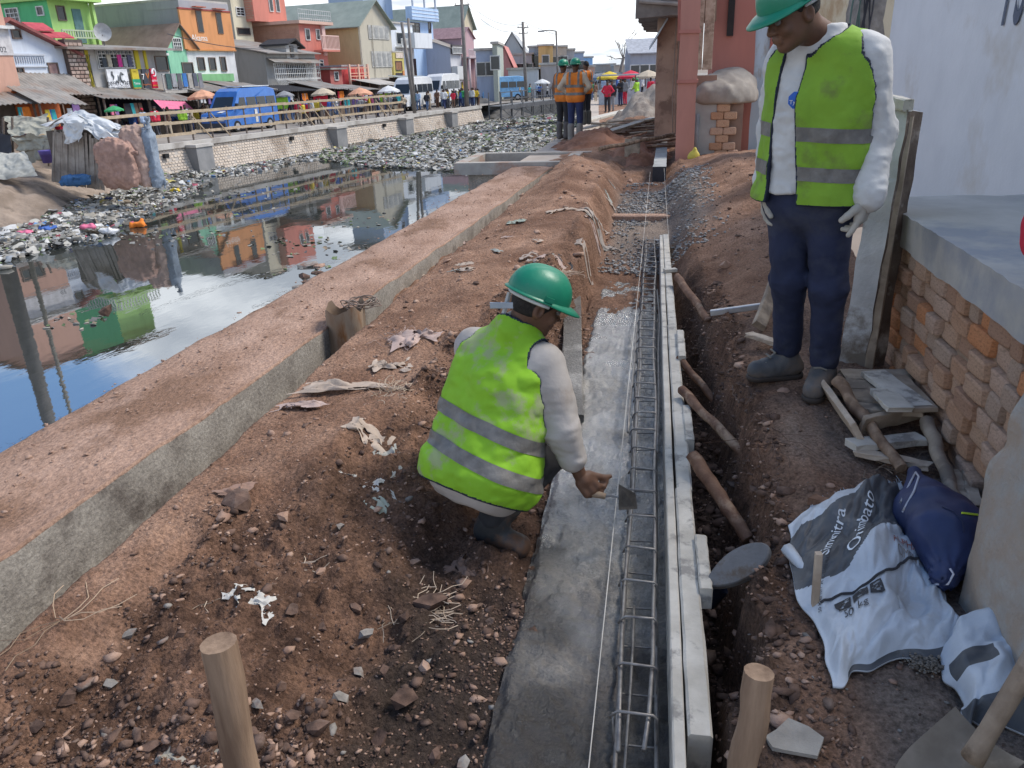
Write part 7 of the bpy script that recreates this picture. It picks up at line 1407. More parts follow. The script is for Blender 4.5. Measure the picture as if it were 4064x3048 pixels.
# brown pillar with eaves
bp = empty('brown_house', (.2, 17.6, -.1), 0, 'brown mud plastered house front with sagging tin eaves', 'house'); bpo = np.array([.2, 17.6, -.1]); xa, xb = yV(1416, 200, 17.6)[0], yV(1457, 200, 17.6)[0]
BRN = mat('mud_plaster', (.30, .20, .15), (.42, .29, .22), scale=2.5, rough=.95, bump=.5, bscale=20, coord='World', c3=(.20, .13, .10), s3=2)
V, F = rbox((xa, 17.6, -.4), (xb+.2, 25, 3.6), .15, .025, 2, 6); meshobj('wall', V-bpo, F, BRN, bp, smooth=True)
e0, e1 = yV(1376, 40, 17.2), yV(1460, 10, 17.2)
V, F = rbox((e0[0], 16.9, e0[2]), (xb+.2, 24, e0[2]+.9), .15, .03, 3, 18); meshobj('eaves', V-bpo, F, mat('eaves_board', (.15, .13, .115), (.25, .22, .195), scale=4, rough=.9, bump=.5, bscale=20, coord='World'), bp)
V, F = corr([(e0[0]+.25, 17.3, e0[2]-.55), (e0[0]+.25, 18.4, e0[2]-.5)], [(e0[0]+.6, 17.3, e0[2]-.0), (e0[0]+.6, 18.4, e0[2])], 6, .03); meshobj('hanging_sheet', np.array(V)-bpo, F, plain(.42, .44, .46), bp)
G().tube([np.array([e0[0]+.05, 16.85, e0[2]+.28])-bpo, np.array([xb, 16.85, e0[2]+.2])-bpo], .04, 7).obj('gutter_pipe', plain(.36, .32, .28), bp); g = G(); 
for k in range(5): x = xb-.02+.05*k; g.tube([np.array([x, 17.45-.02*k, 3.4])-bpo, np.array([x+.03*math.sin(k), 17.4, 2.2])-bpo, np.array([x-.02, 17.45, 1.0])-bpo, np.array([x+.02, 17.45, .2])-bpo], .012, 5)
g.obj('cable_run', plain(.22, .17, .14), bp, kind='stuff')
# meter niche with cement hood
mn = empty('meter_niche', (.75, 14.3, -.1), 0, 'grey cement meter box with crumbling brick side and mounded cement hood', 'niche'); mno = np.array([.75, 14.3, -.1]); x0, x1, x2 = yV(1497, 280, 14.5)[0], yV(1546, 280, 14.5)[0], yV(1604, 280, 14.5)[0]; zt_ = yV(1520, 222, 14.5)[2]
V, F = rbox((x0, 14.5, -.2), (x1, 15.3, zt_), .1, .008, 4, 7); meshobj('cement_face', V-mno, F, mat('smooth_cement', (.33, .335, .33), (.42, .425, .415), scale=3, rough=.85, coord='World', bump=.2, bscale=20), mn); V, F = rbox((x1, 14.56, -.2), (x2, 15.3, zt_+.1), .12, .01, 4, 8); meshobj('core', V-mno, F, plain(.22, .15, .12), mn)
zz = 0.02; r = 0
while zz < zt_+.05:
    x = x1-(r % 2)*.1
    while x < x2-.12:
        l = min(.22, x2-.05-x)
        if x+l > x1+.04 and not (x > x2-.3 and random.random() < .45):
            o = bpy.data.objects.new('brick', BP[random.choice((0, 1, 3))]); link(o, mn); o.scale = (l-.004, .12, .124); xa_ = max(x, x1); o.location = (x+l/2-mno[0], 14.53-mno[1]+random.uniform(-.01, .01), zz+.06-mno[2])
        x += l
    zz += .125; r += 1
cH = np.array([(x0+x2)/2, 14.9, zt_+.12]); V, F = snet(lambda P: smax(sun_([ell(P, cH+[0, .1, -.05], (.68, .62, .36)), ell(P, cH+[.25, .35, .12], (.4, .4, .3))], .12)-wr(P, .035, 5, s=4), -(P[..., 2]-zt_+.03), .03), cH-1, cH+1, .035); meshobj('cement_hood', V-mno, F, mat('cement_hood', (.24, .215, .19), (.34, .31, .275), scale=4, rough=.95, bump=.5, bscale=25, coord='World'), mn, smooth=True)
g = G(); g.tube([np.array([x0+.05, 14.42, 0])-mno, np.array([x0+.05, 14.42, .75])-mno], .045, 8); g.obj('pipe', plain(.25, .26, .27), mn, smooth=True)
c = yV(1498, 338, 13.75); V, F = snet(lambda P: smin(ell(P, c, (.10, .08, .10)), cap(P, c, c+[.02, 0, .12], .04, .03), .03)-wr(P, .01, 10, s=2), c-.25, c+.25, .02); meshobj('yellow_jug', V-c, F, plain(.52, .42, .07, .5), None, label='yellow plastic jug lying by the pink pillar', cat='jug', smooth=True, loc=tuple(c))
# blue wall, cream wall, cable post
bw = empty('blue_wall', (1.4, 15.7, 0), 0, 'pale blue peeling wall strip next to the pink house', 'wall'); V, F = rbox((yV(1617, 200, 15.5)[0], 15.5, -.2), (yV(1700, 200, 15.5)[0], 16.2, 3.5), .2, .01, 3, 11); meshobj('plaster', V-[1.4, 15.7, 0], F, mat('blue_peeling', (.42, .53, .63), (.52, .62, .70), scale=2, rough=.9, bump=.3, bscale=20, coord='World', c3=(.36, .36, .35), s3=2.5, stretch=(1, 1, .35), lo3=.54, hi3=.62), bw); V, F = rbox((yV(1655, 200, 15.5)[0], 15.44, -.2), (yV(1700, 200, 15.5)[0], 15.52, 3.5), .3, .008, 3, 12); meshobj('red_door_jamb', V-[1.4, 15.7, 0], F, plain(.30, .10, .085), bw)
cwl = empty('cream_wall', (2.2, 12.5, 0), 0, 'streaked cream plaster wall behind the standing worker', 'wall'); V, F = rbox((yV(1700, 150, 12.5)[0], 12.5, -.2), (yV(1860, 150, 12.5)[0]+.6, 13, 3.3), .15, .012, 2, 13); meshobj('plaster', V-[2.2, 12.5, 0], F, mat('cream_plaster', (.48, .42, .30), (.58, .52, .39), scale=2.2, rough=.9, bump=.35, bscale=18, coord='World', c3=(.40, .29, .18), s3=3, stretch=(1, 1, .35)), cwl)
cp = empty('cable_post', (2.0, 9.0, 0), 0, 'rough grey post with bunches of loose cables beside the white wall', 'post'); x0, x1 = yV(1838, 100, 9.0)[0], yV(1872, 100, 9.0)[0]; V, F = rbox((x0+.03, 9.0, -.1), (x1+.15, 9.5, 3.0), .07, .03, 6, 14); meshobj('post', V-[2, 9, 0], F, mat('rubble_post', (.16, .15, .14), (.30, .28, .26), scale=8, rough=.95, bump=.8, bscale=30, coord='World'), cp, smooth=True)
for k in range(9):
    P = [np.array([x0-.02+.02*k+.05*math.sin(k*2+i*.8), 8.93, 2.95-i*.33])-[2, 9, 0] for i in range(8)]; G().tube(P, .008, 4).obj('cable', plain(*random.choice([(.05, .05, .06), (.3, .28, .26), (.10, .16, .14)])), cp)
# kerb beam with black end, far kerbs
kb = empty('kerb_beam', (-.1, 12.55, -.2), 0, 'long concrete kerb beam with black painted end in the trench', 'beam'); V, F = rbox((-.195, 12.55, -.25), (.005, 18.5, .10), .1, .006, 5, 16); V[:, 2] += .0; fm = (V[F][:, :, 1].max(1) < 13.6).astype(int); fm *= (V[F][:, :, 2].mean(1) < .085).astype(int); meshobj('beam', V-[-.1, 12.55, -.2], F, [mat('kerb_grey', (.26, .26, .25), (.36, .36, .345), scale=4, rough=.85, coord='World'), mat('bitumen_black', (.022, .022, .026), (.04, .04, .045), scale=6, rough=.7, coord='World')], kb, mi=fm)
plank('cross_kerb', (-.62, 9.75, -.20), (.42, 9.72, -.20), .16, .10, DUST, 'low earthen cross kerb in the gravelled trench', 'kerb')
for (a, b, w_, t_, m, lb, up) in [((1358, 352, -.1), (1360, 300, .25), .16, .07, GREYW, 'upright timber stub beside the kerb beam', (0, 1, 0)), ((1373, 352, -.1), (1375, 296, .3), .14, .07, GREYW, 'second upright timber stub against the kerb beam', (0, 1, 0))]:
    p = zV(a[0], a[1], a[2]); q = yV(b[0], b[1], p[1]); plank('timber_stub', p, q, w_, t_, m, lb, 'stub', up=up)
stick('long_pole', zV(1295, 322, .25), zV(1455, 290, .35), .035, .03, WOOD, 'long pole lying over the brushwood toward the brown house', 'pole')
P, S = [], []; PB = []
for k in range(26):
    a = zV(random.uniform(1270, 1400), random.uniform(262, 318), .12); d = random.uniform(-.5, .5); L = random.uniform(.5, 1.6); b = a+np.array([math.cos(d)*L, math.sin(d)*L, random.uniform(-.05, .2)])
    stick('brushwood_stick', a, b, random.uniform(.015, .04), .015, random.choice([GREYW, WOODH, REDW]), 'loose stick in the brushwood heap by the brown house', 'stick', 'brushwood by the brown house', seg=5, n=6)
plank('pale_beam', zV(1300, 290, .25), zV(1410, 255, .1), .22, .06, CEMW, 'pale concrete beam lying toward the far work site', 'beam'); plank('pale_beam', zV(1262, 262, .05), zV(1355, 238, -.2), .4, .08, CEMW, 'wide pale form plank along the far bank', 'beam')
# red soil heap under the orange-vested workers and far rubble heap
def heap(name, c, r, h, m, label, seed, cat='heap', dz=0):
    u, v = np.meshgrid(np.linspace(-1.15, 1.15, 60), np.linspace(-1.15, 1.15, 60), indexing='ij'); rr = np.hypot(u, v); Z = h*np.clip(1-rr**1.3, -.25, 1)*(1+.3*fbm(u*3, v*3, seed, 3, seed))+.10*h*fbm(u*9, v*9, 0, 3, seed+1)+.05*h*np.abs(fbm(u*22, v*22, 0, 2, seed+2)); I = np.arange(u.size).reshape(u.shape); F = np.stack([I[:-1, :-1], I[1:, :-1], I[1:, 1:], I[:-1, 1:]], -1).reshape(-1, 4)
    return meshobj(name, np.stack([u*r[0], v*r[1], Z+dz], -1).reshape(-1, 3), F, m, None, label=label, cat=cat, smooth=True, loc=tuple(c))
RED = mat('red_soil', (.21, .095, .055), (.34, .175, .115), scale=3, rough=.95, bump=.7, bscale=14, bdist=.03, coord='World', c3=(.15, .07, .045), s3=2); GSO = mat('grey_rubble', (.17, .14, .12), (.30, .26, .22), scale=2, rough=.95, bump=.7, bscale=10, bdist=.04, coord='World')
heap('soil_heap', (-1.35, 17.2, -.12), (1.35, 1.7, 0), .42, RED, 'red soil heap in front of the orange vested workers', 3); heap('soil_heap', (-.55, 15.6, -.15), (.8, 1.1, 0), .38, RED, 'small red soil heap beside the timber stubs', 5); heap('rubble_heap', (-.4, 29, -.4), (1.9, 4, 0), 1.15, GSO, 'grey brown rubble heap behind the brushwood', 7)

# ================================================================ FAR STREET LIFE
CN = {'red': (.55, .03, .06), 'pink': (.62, .16, .26), 'white': (.62, .62, .62), 'grey': (.25, .25, .26), 'black': (.03, .03, .035), 'blue': (.06, .13, .38), 'pale blue': (.35, .45, .60), 'yellow': (.62, .45, .05), 'green': (.05, .30, .12), 'teal': (.04, .32, .34), 'brown': (.17, .10, .07), 'purple': (.20, .12, .28), 'beige': (.48, .40, .30), 'lime': (.35, .62, .06), 'orange': (.70, .20, .03), 'navy': (.03, .04, .10), 'denim': (.09, .14, .25)}
def cm(n): return cloth('cloth_'+n, CN[n], .15)
# ---- figures: one prototype per pose, copied with its own colours
def figure(pose, h=.03):
    gy = np.array([0, 0, 1.]); J = dict(hr=(.09, 0, .88), hl=(-.09, 0, .88), kr=(.10, .02, .47), kl=(-.10, .02, .47), ar=(.10, -.02, .08), al=(-.10, -.02, .08), sr=(.18, 0, 1.38), sl=(-.18, 0, 1.38), nk=(0, 0, 1.44), hd=(0, .02, 1.57))
    arms = {'down': ((.24, -.02, 1.12), (.23, .04, .88), (-.24, -.02, 1.12), (-.23, .04, .88)), 'hips': ((.34, -.06, 1.14), (.17, .08, 1.0), (-.34, -.06, 1.14), (-.17, .08, 1.0)), 'fold': ((.24, .10, 1.14), (-.04, .19, 1.16), (-.24, .10, 1.14), (.05, .19, 1.20)), 'work': ((.24, .14, 1.16), (.16, .34, 1.06), (-.24, .10, 1.12), (-.10, .32, 1.0)), 'walk': ((.25, -.14, 1.14), (.22, .02, .92), (-.25, .10, 1.14), (-.21, .26, .98))}[pose]
    if pose == 'walk': J.update(kr=(.10, .14, .48), ar=(.10, .18, .09), kl=(-.10, -.02, .47), al=(-.10, -.24, .12))
    A = lambda k: np.array(J[k], float); er, wr_, el_, wl = [np.array(a) for a in arms]
    top = lambda P: sun_([cap(P, A('hr')+gy*.04, A('hl')+gy*.04, .115), cap(P, A('sr')-[.05, 0, .02], A('sl')+[.05, 0, -.02], .085), cap(P, A('hr')+gy*.05, A('sr')-[.07, 0, .1], .10), cap(P, A('hl')+gy*.05, A('sl')-[-.07, 0, .1], .10), cap(P, A('sr'), er, .07, .055), cap(P, er, wr_, .055, .042), cap(P, A('sl'), el_, .07, .055), cap(P, el_, wl, .055, .042)], .04)
    leg = lambda P: sun_([cap(P, A('hr'), A('kr'), .095, .07), cap(P, A('kr'), A('ar'), .07, .052), cap(P, A('hl'), A('kl'), .095, .07), cap(P, A('kl'), A('al'), .07, .052)], .03)
    sho = lambda P: np.minimum(cap(P, A('ar')-[0, .03, .04], A('ar')+[0, .14, -.045], .045), cap(P, A('al')-[0, .03, .04], A('al')+[0, .14, -.045], .045))
    skn = lambda P: sun_([ell(P, A('hd'), (.075, .09, .11)), cap(P, A('nk')-gy*.03, A('hd')-gy*.03, .055), cap(P, wr_, wr_+nrm(wr_-er)*.11, .042, .032), cap(P, wl, wl+nrm(wl-el_)*.11, .042, .032), ell(P, A('hd')+[0, .095, -.015], (.014, .02, .02))], .02)
    hair = lambda P: smax(ell(P, A('hd')+[0, -.012, .02], (.085, .098, .115)), -(P[..., 2]-1.57-.35*(P[..., 1]+.02)), .01)
    lo, hi = np.array([-.45, -.35, -.02]), np.array([.45, .45, 1.75]); parts = []; mi = []
    for i, (f, hh) in enumerate(((skn, h*.8), (top, h), (leg, h), (hair, h*.8), (sho, h))): V, F = snet(f, lo, hi, hh); parts.append((V, F)); mi += [i]*len(F)
    V, F = join(parts); me = meshobj('person', V, F, [SKIN, SKIN, SKIN, HAIRM, plain(.06, .05, .05)], smooth=True, mi=mi); d = me.data; bpy.data.objects.remove(me); return d
FIG = {k: figure(k) for k in ('down', 'hips', 'fold', 'work', 'walk')}
def person(loc, rz, pose, top, legs, label, s=1., hair=None, group=None):
    o = bpy.data.objects.new('person', FIG[pose]); link(o); o.location = loc; o.rotation_euler = (0, 0, rz); o.scale = (s, s, s)
    for i, m in ((1, cm(top)), (2, cm(legs))): o.material_slots[i].link = 'OBJECT'; o.material_slots[i].material = m
    if hair: o.material_slots[3].link = 'OBJECT'; o.material_slots[3].material = hair
    return tag(o, label, 'person', group)
LEGN = {'black': 'black', 'navy': 'navy', 'denim': 'denim', 'grey': 'grey', 'brown': 'brown', 'red': 'red', 'beige': 'beige', 'pink': 'pink', 'purple': 'purple'}
def crowd(n, sampler, where, seed, group):
    rs = random.Random(seed); seen = {}
    for _ in range(n):
        x, y, z = sampler(rs); t = rs.choice(['red', 'white', 'grey', 'black', 'pale blue', 'blue', 'pink', 'yellow', 'green', 'brown', 'purple', 'beige', 'teal', 'white', 'black', 'grey']); l = rs.choice(['black', 'navy', 'denim', 'grey', 'denim', 'black', 'brown', 'beige'])
        person((x, y, z), rs.uniform(0, 6.28), rs.choice(['down', 'down', 'walk', 'work', 'fold', 'walk']), t, l, 'person in %s top and %s trousers %s' % (t, l, where), rs.uniform(.9, 1.04), group=group)
def str_s(s0, s1, t0, t1): return lambda r: stp(r.uniform(s0, s1), r.uniform(t0, t1), ZR)
crowd(16, str_s(6, 14, 5.2, 8.5), 'near the blue van', 1, 'people at the stalls by the blue van'); crowd(62, str_s(14.5, 36, 1.4, 9), 'behind the far fence', 2, 'people walking behind the wooden fence')
crowd(38, str_s(35, 44, .5, 5), 'by the white minibuses', 3, 'people on the bank by the minibuses'); crowd(74, lambda r: (r.uniform(-19, -5), r.uniform(93, 112), ZR), 'in the street beyond the footbridge', 4, 'people beyond the footbridge'); crowd(26, lambda r: (r.uniform(-6.5, 2.5), r.uniform(62, 100), -.95), 'at the far market on the near bank', 5, 'people at the far market')
for (px, py, top, legs, pose, rz, lb) in [(z1(1290, 1200)[0], 545, 'pale blue', 'denim', 'down', 1.3, 'person with red cap in pale blue top at the fence'), (z1(1510, 1180)[0], 537, 'brown', 'beige', 'down', 2, 'person in brown jacket and beige trousers at the fence'), (z1(1130, 1150)[0], 540, 'grey', 'purple', 'down', 2.5, 'person in grey jacket behind the white tarp'), (z1(1630, 1170)[0], 533, 'lime', 'black', 'down', .5, 'person in lime top by the wooden fence')]:
    p = atz(px, py, ZR); person(p, rz, pose, top, legs, lb, hair=cm('red') if 'cap' in lb else None)
# people on the near bank, far along
for (px, py, top, legs, pose, rz, lb) in [(2410, 446, 'red', 'black', 'hips', 2.9, 'person in bright red hooded jacket walking along the bank'), (2427, 440, 'black', 'grey', 'down', 3.0, 'person in black behind the red jacket'), (2462, 420, 'black', 'navy', 'fold', 2.5, 'person in black top by the bare tree'), (2480, 416, 'grey', 'red', 'down', 2.4, 'person in grey top and red trousers by the bare tree'), (2526, 418, 'lime', 'denim', 'work', 1.0, 'worker in green and lime vest bending over the trench'), (2580, 412, 'red', 'brown', 'down', .5, 'person in dark red jacket near the green sacks'), (2512, 405, 'white', 'navy', 'down', .2, 'person in white shirt behind the lime vested worker'), (2602, 400, 'pink', 'pale blue', 'down', 2, 'person in pink top at the brown house corner')]: person(atz(px, py, -.8), rz, pose, top, legs, lb, hair=cm('green') if 'lime vest' in lb else None)
# ---- the three workers in orange vests
def vest_worker(loc, rz, jac, leg, label, pose='down', vest='orange', helm=True, boots=(.10, .095, .085), s=.98):
    root = empty('person', loc, rz, label, 'person'); root.scale = (s, s, s); d = FIG[pose]
    o = bpy.data.objects.new('body', d); link(o, root)
    for i, m in ((1, cm(jac)), (2, cm(leg)), (4, plain(*boots))): o.material_slots[i].link = 'OBJECT'; o.material_slots[i].material = m
    gy = np.array([0, 0, 1.]); tor = lambda P: sun_([cap(P, (.08, 0, .92), (-.08, 0, .92), .135), cap(P, (.12, 0, 1.36), (-.12, 0, 1.36), .10), cap(P, (.08, 0, .93), (.10, 0, 1.28), .118), cap(P, (-.08, 0, .93), (-.10, 0, 1.28), .118)], .05)
    f = lambda P: smax(smax(smax(tor(P), -(P[..., 2]-.82), .005), -np.minimum(ell(P, (.245, 0, 1.28), (.075, .12, .2)), ell(P, (-.245, 0, 1.28), (.075, .12, .2))), .01), -cap(P, (0, .02, 1.44), (0, .03, 1.7), .075), .01)
    V, F = snet(f, (-.35, -.3, .75), (.35, .3, 1.6), .016); vo = meshobj('vest', V, F, cloth('vest_'+vest, CN[vest], .1, (.30, .14, .05), 5), root, smooth=True); RBm = MATS['reflective_tape']
    for z_ in (1.0, 1.16): slab_part(V, F, (0, 0, z_), (0, 0, 1), .028, .004, 'reflective_band', RBm, vo)
    for x_ in (-.10, .10): slab_part(V, F[(V[F][:, :, 2].min(1) > 1.18)], (x_, 0, 1.2), (1, 0, 0), .024, .004, 'reflective_band', RBm, vo)
    if helm: helmet(root, (0, .02, 1.585), np.eye(3), np.zeros(3), 1.02, strap=False)
    BT = lambda P: np.minimum(smin(cap(P, (.10, -.02, .05), (.10, -.01, .32), .07, .078), cap(P, (.10, -.04, .045), (.10, .13, .04), .052), .03), smin(cap(P, (-.10, -.02, .05), (-.10, -.01, .32), .07, .078), cap(P, (-.10, -.04, .045), (-.10, .13, .04), .052), .03))
    for sx in (-1, 1): V, F = snet(lambda P: smin(cap(P, (sx*.10, -.02, .05), (sx*.10, -.01, .32), .07, .078), cap(P, (sx*.10, -.04, .045), (sx*.10, .13, .04), .052), .03), (sx*.10-.12, -.15, -.02), (sx*.10+.12, .25, .42), .018); meshobj('rubber_boot', V, F, plain(*boots), root, smooth=True)
    return root
vest_worker(yV(1217, 299, 19.0), -.5, 'brown', 'black', 'worker with dark brown jacket under orange vest, back turned, on the soil heap', 'down', boots=(.11, .10, .10)); vest_worker(yV(1243, 304, 18.2), -.15, 'beige', 'navy', 'worker with khaki sleeves and grey boots in orange vest on the soil heap', 'hips', boots=(.22, .205, .19)); vest_worker(yV(1266, 268, 23.5), .9, 'black', 'black', 'third orange vested worker half hidden behind the khaki sleeved one', 'fold', helm=False)
# ---- wooden fence along the far street
FT = .55; posts = [468, 560, 658, 760, 839, 906, 976, 1038, 1092, 1137, 1194, 1237, 1280, 1327, 1359, 1388, 1420, 1456, 1497, 1530, 1551, 1600]
fs = [fac(x, 500, FT)[0] for x in posts]; fs = [fs[0]-4.5, fs[0]-3, fs[0]-1.5]+fs; F0 = fs[0]
fe = empty('wooden_fence', stp(F0, FT, ZR), STROT, label='rough wooden rail fence along the far canal wall', cat='fence')
DKW = mat('dark_post_wood', (.11, .085, .07), (.20, .16, .135), scale=6, rough=.9, coord='World'); LTW = mat('pale_rail_wood', (.34, .26, .175), (.45, .36, .255), scale=4, rough=.85, coord='World')
for s_ in fs: G().tube([(s_-F0, 0, -.1), (s_-F0+random.uniform(-.06, .06), random.uniform(-.04, .04), 1.75+random.uniform(-.1, .1))], [.055, .045], 7).obj('post', DKW, fe)
for z_ in (1.58, 1.05, .48):
    i = 0
    while i < len(fs)-1:
        j = min(len(fs)-1, i+random.choice((2, 3))); a = fs[i]-F0-.15; b = fs[j]-F0+.15; plank('rail', (a, -.07, z_+random.uniform(-.04, .04)), (b, -.07, z_+random.uniform(-.04, .04)), .035, .15, LTW, parent=fe, nseg=5, jit=.006); i = j
for px in (760, 839, 1194, 1237, 1280, 1327, 1497, 1530): s_ = fac(px, 500, FT)[0]-F0; G().bar((s_, .05, 1.55), (s_+1.3, -.3, -.1), .06, .05).obj('brace', LTW, fe)
# ---- vehicles
def van(loc, rz, bm_, label, L=5.4, Wd=1.95, H=2.65, name='van', detail=True, cat='van', stripe=None, group=None):
    R_ = empty(name, loc, rz, label, cat, group); k = L/5.4; hz = H/2.65
    pr = [(.04, .38), (0, .55), (.02, .95), (.14, 1.12), (.85, 1.28), (1.42, 2.12), (1.62, 2.42), (2.0, 2.6), (4.6, 2.65), (5.3, 2.5), (5.4, 2.1), (5.4, .45)]
    pr = [(x*k, z*hz) for x, z in pr]; n = len(pr); V = []
    for yy, ins in ((0, .10), (.06, .0), (Wd-.06, .0), (Wd, .10)):
        for x, z in pr: q = .0 if z < 1.25*hz else (z-1.25*hz)/(1.4*hz)*.13; V.append((min(max(x, ins*.5), L-ins*.5), yy+(q if yy < 1 else -q), z-(ins*.35 if z > 2.3*hz else 0)))
    F = [tuple(range(n))[::-1]]+[(a*n+i, a*n+(i+1) % n, (a+1)*n+(i+1) % n, (a+1)*n+i) for a in range(3) for i in range(n)]+[tuple(range(3*n, 4*n))]
    meshobj('body', V, F, bm_, R_, smooth=False)
    def yy(z): return .0+max(0, (z/hz-1.25)/1.4*.13)
    def quad(nm, P, m, side=0): g = G(); g.prism([(x*k, (yy(z*hz)-.012) if not side else Wd-yy(z*hz)+.012, z*hz) for x, z in P], (0, .012 if not side else -.012, 0)); return g.obj(nm, m, R_)
    for sd in (0, 1):
        quad('window', [(1.30, 1.38), (1.66, 2.05), (2.15, 2.05), (2.15, 1.38)], GLASS, sd)
        for a in (2.3, 3.3, 4.3): quad('window', [(a, 1.42), (a, 2.05), (a+.9, 2.05), (a+.9, 1.42)], GLASS, sd)
    g = G(); d0 = np.array([.85*k, 0, 1.28*hz]); d1 = np.array([1.42*k, 0, 2.12*hz]); nn_ = nrm(np.cross((0, 1, 0), d1-d0)); nn_ = nn_ if nn_[0] < 0 else -nn_; a = d0+(d1-d0)*.1+nn_*.012; b = d0+(d1-d0)*.97+nn_*.012; g.add([a+[0, .2, 0], a+[0, Wd-.2, 0], b+[0, Wd-.27, 0], b+[0, .27, 0]], [(0, 1, 2, 3)]); g.obj('windscreen', GLASS, R_)
    for x in (1.05*k, 4.35*k):
        for y_ in (-.005, Wd-.215):
            w_ = empty('wheel', (x, y_, .35), 0, parent=R_); P = [(.35*math.cos(t), 0, .35*math.sin(t)) for t in np.linspace(0, 2*math.pi, 20, endpoint=False)]; G().prism(P, (0, .22, 0)).obj('tyre', plain(.02, .02, .02), w_); G().prism([(p[0]*.58, -.01, p[2]*.58) for p in P], (0, .24, 0)).obj('rim', plain(.35, .35, .36, .4), w_)
    for y_ in (.12, Wd-.47): G().box((-.02, y_, .72*hz), (.10, y_+.35, .98*hz)).obj('headlight', plain(.6, .62, .65, .15), R_)
    G().box((-.03, .55, .72*hz), (.08, Wd-.55, .98*hz)).obj('grille', plain(.03, .035, .05), R_); G().box((-.07, .03, .34*hz), (.12, Wd-.03, .60*hz)).obj('bumper', plain(.06, .065, .08), R_)
    for y_ in (-.16, Wd+.02): G().box((1.05*k, y_, 1.42*hz), (1.20*k, y_+.14, 1.72*hz)).obj('mirror', plain(.03, .03, .03), R_)
    if detail:
        g = G(); g.tube([(-.045, Wd/2+.11*math.cos(t), .85*hz+.11*math.sin(t)) for t in np.linspace(0, 2*math.pi, 17)], .012, 5)
        for t in (math.pi/2, math.pi*7/6, math.pi*11/6): g.tube([(-.045, Wd/2, .85*hz), (-.045, Wd/2+.11*math.cos(t), .85*hz+.11*math.sin(t))], .01, 4)
        g.obj('emblem', plain(.6, .6, .62, .3), R_)
        G().prism([(2.9*k, -.014, .5), (3.15*k, -.014, .5), (3.15*k, -.014, 1.3), (2.9*k, -.014, 1.3)], (0, .012, 0)).obj('stripe', WHITEF, R_); G().prism([(.3*k, Wd*.5-.5, 1.19*hz), (.7*k, Wd*.5-.5, 1.27*hz), (.7*k, Wd*.5-.1, 1.27*hz), (.3*k, Wd*.5-.1, 1.19*hz)], (-.01, 0, .012)).obj('sticker', WHITEF, R_)
        G().box((2.2*k, .15, 2.66*hz), (4.9*k, Wd-.15, 2.72*hz)).obj('roof_panel', plain(.55, .57, .6, .4), R_)
    return R_
BLV = mat('blue_van_paint', (.035, .13, .42), (.05, .18, .52), scale=1.5, rough=.35, spec=.5, coat=.3); WHV = mat('white_bus_paint', (.60, .60, .60), (.70, .70, .70), scale=1.5, rough=.4, spec=.5)
van(stp(9.1, 2.9, ZR), STROT, BLV, 'blue high roof van with white stripe parked by the fence', name='parked_van')
s_, _ = fac(z2(1500, 0)[0], 400, 4.5); van(stp(s_, 3.6, ZR), STROT, WHV, 'white minibus behind the leaning poles', 5.6, 2.0, 2.9, 'minibus', False, 'minibus'); s_, _ = fac(z2(1770, 0)[0], 380, 5.5); van(stp(s_, 4.6, ZR), STROT, WHV, 'white high roof minibus behind the crowd on the bank', 5.8, 2.0, 3.1, 'minibus', False, 'minibus')
for (x, y_, Y, m, lb, sc) in [(z3(475, 0)[0], 0, 92, plain(.20, .42, .68, .4), 'pale blue minibus at the bend of the street', 5.2), (z3(690, 0)[0], 0, 104, WHV, 'white minibus among the stalls beyond the bridge', 5.5), (z3(955, 0)[0], 0, 110, WHV, 'white minibus under the ochre house', 5.2), (z3(1400, 0)[0], 0, 100, plain(.4, .42, .45, .4), 'grey van at the end of the street', 5.0)]: p = aty(x, 380, Y); van((p[0], Y, ZR), .15 if 'white minibus' in lb else .5, m, lb, sc, 1.9, 2.6, 'minibus' if 'minibus' in lb else 'van', False, 'minibus' if 'minibus' in lb else 'van')
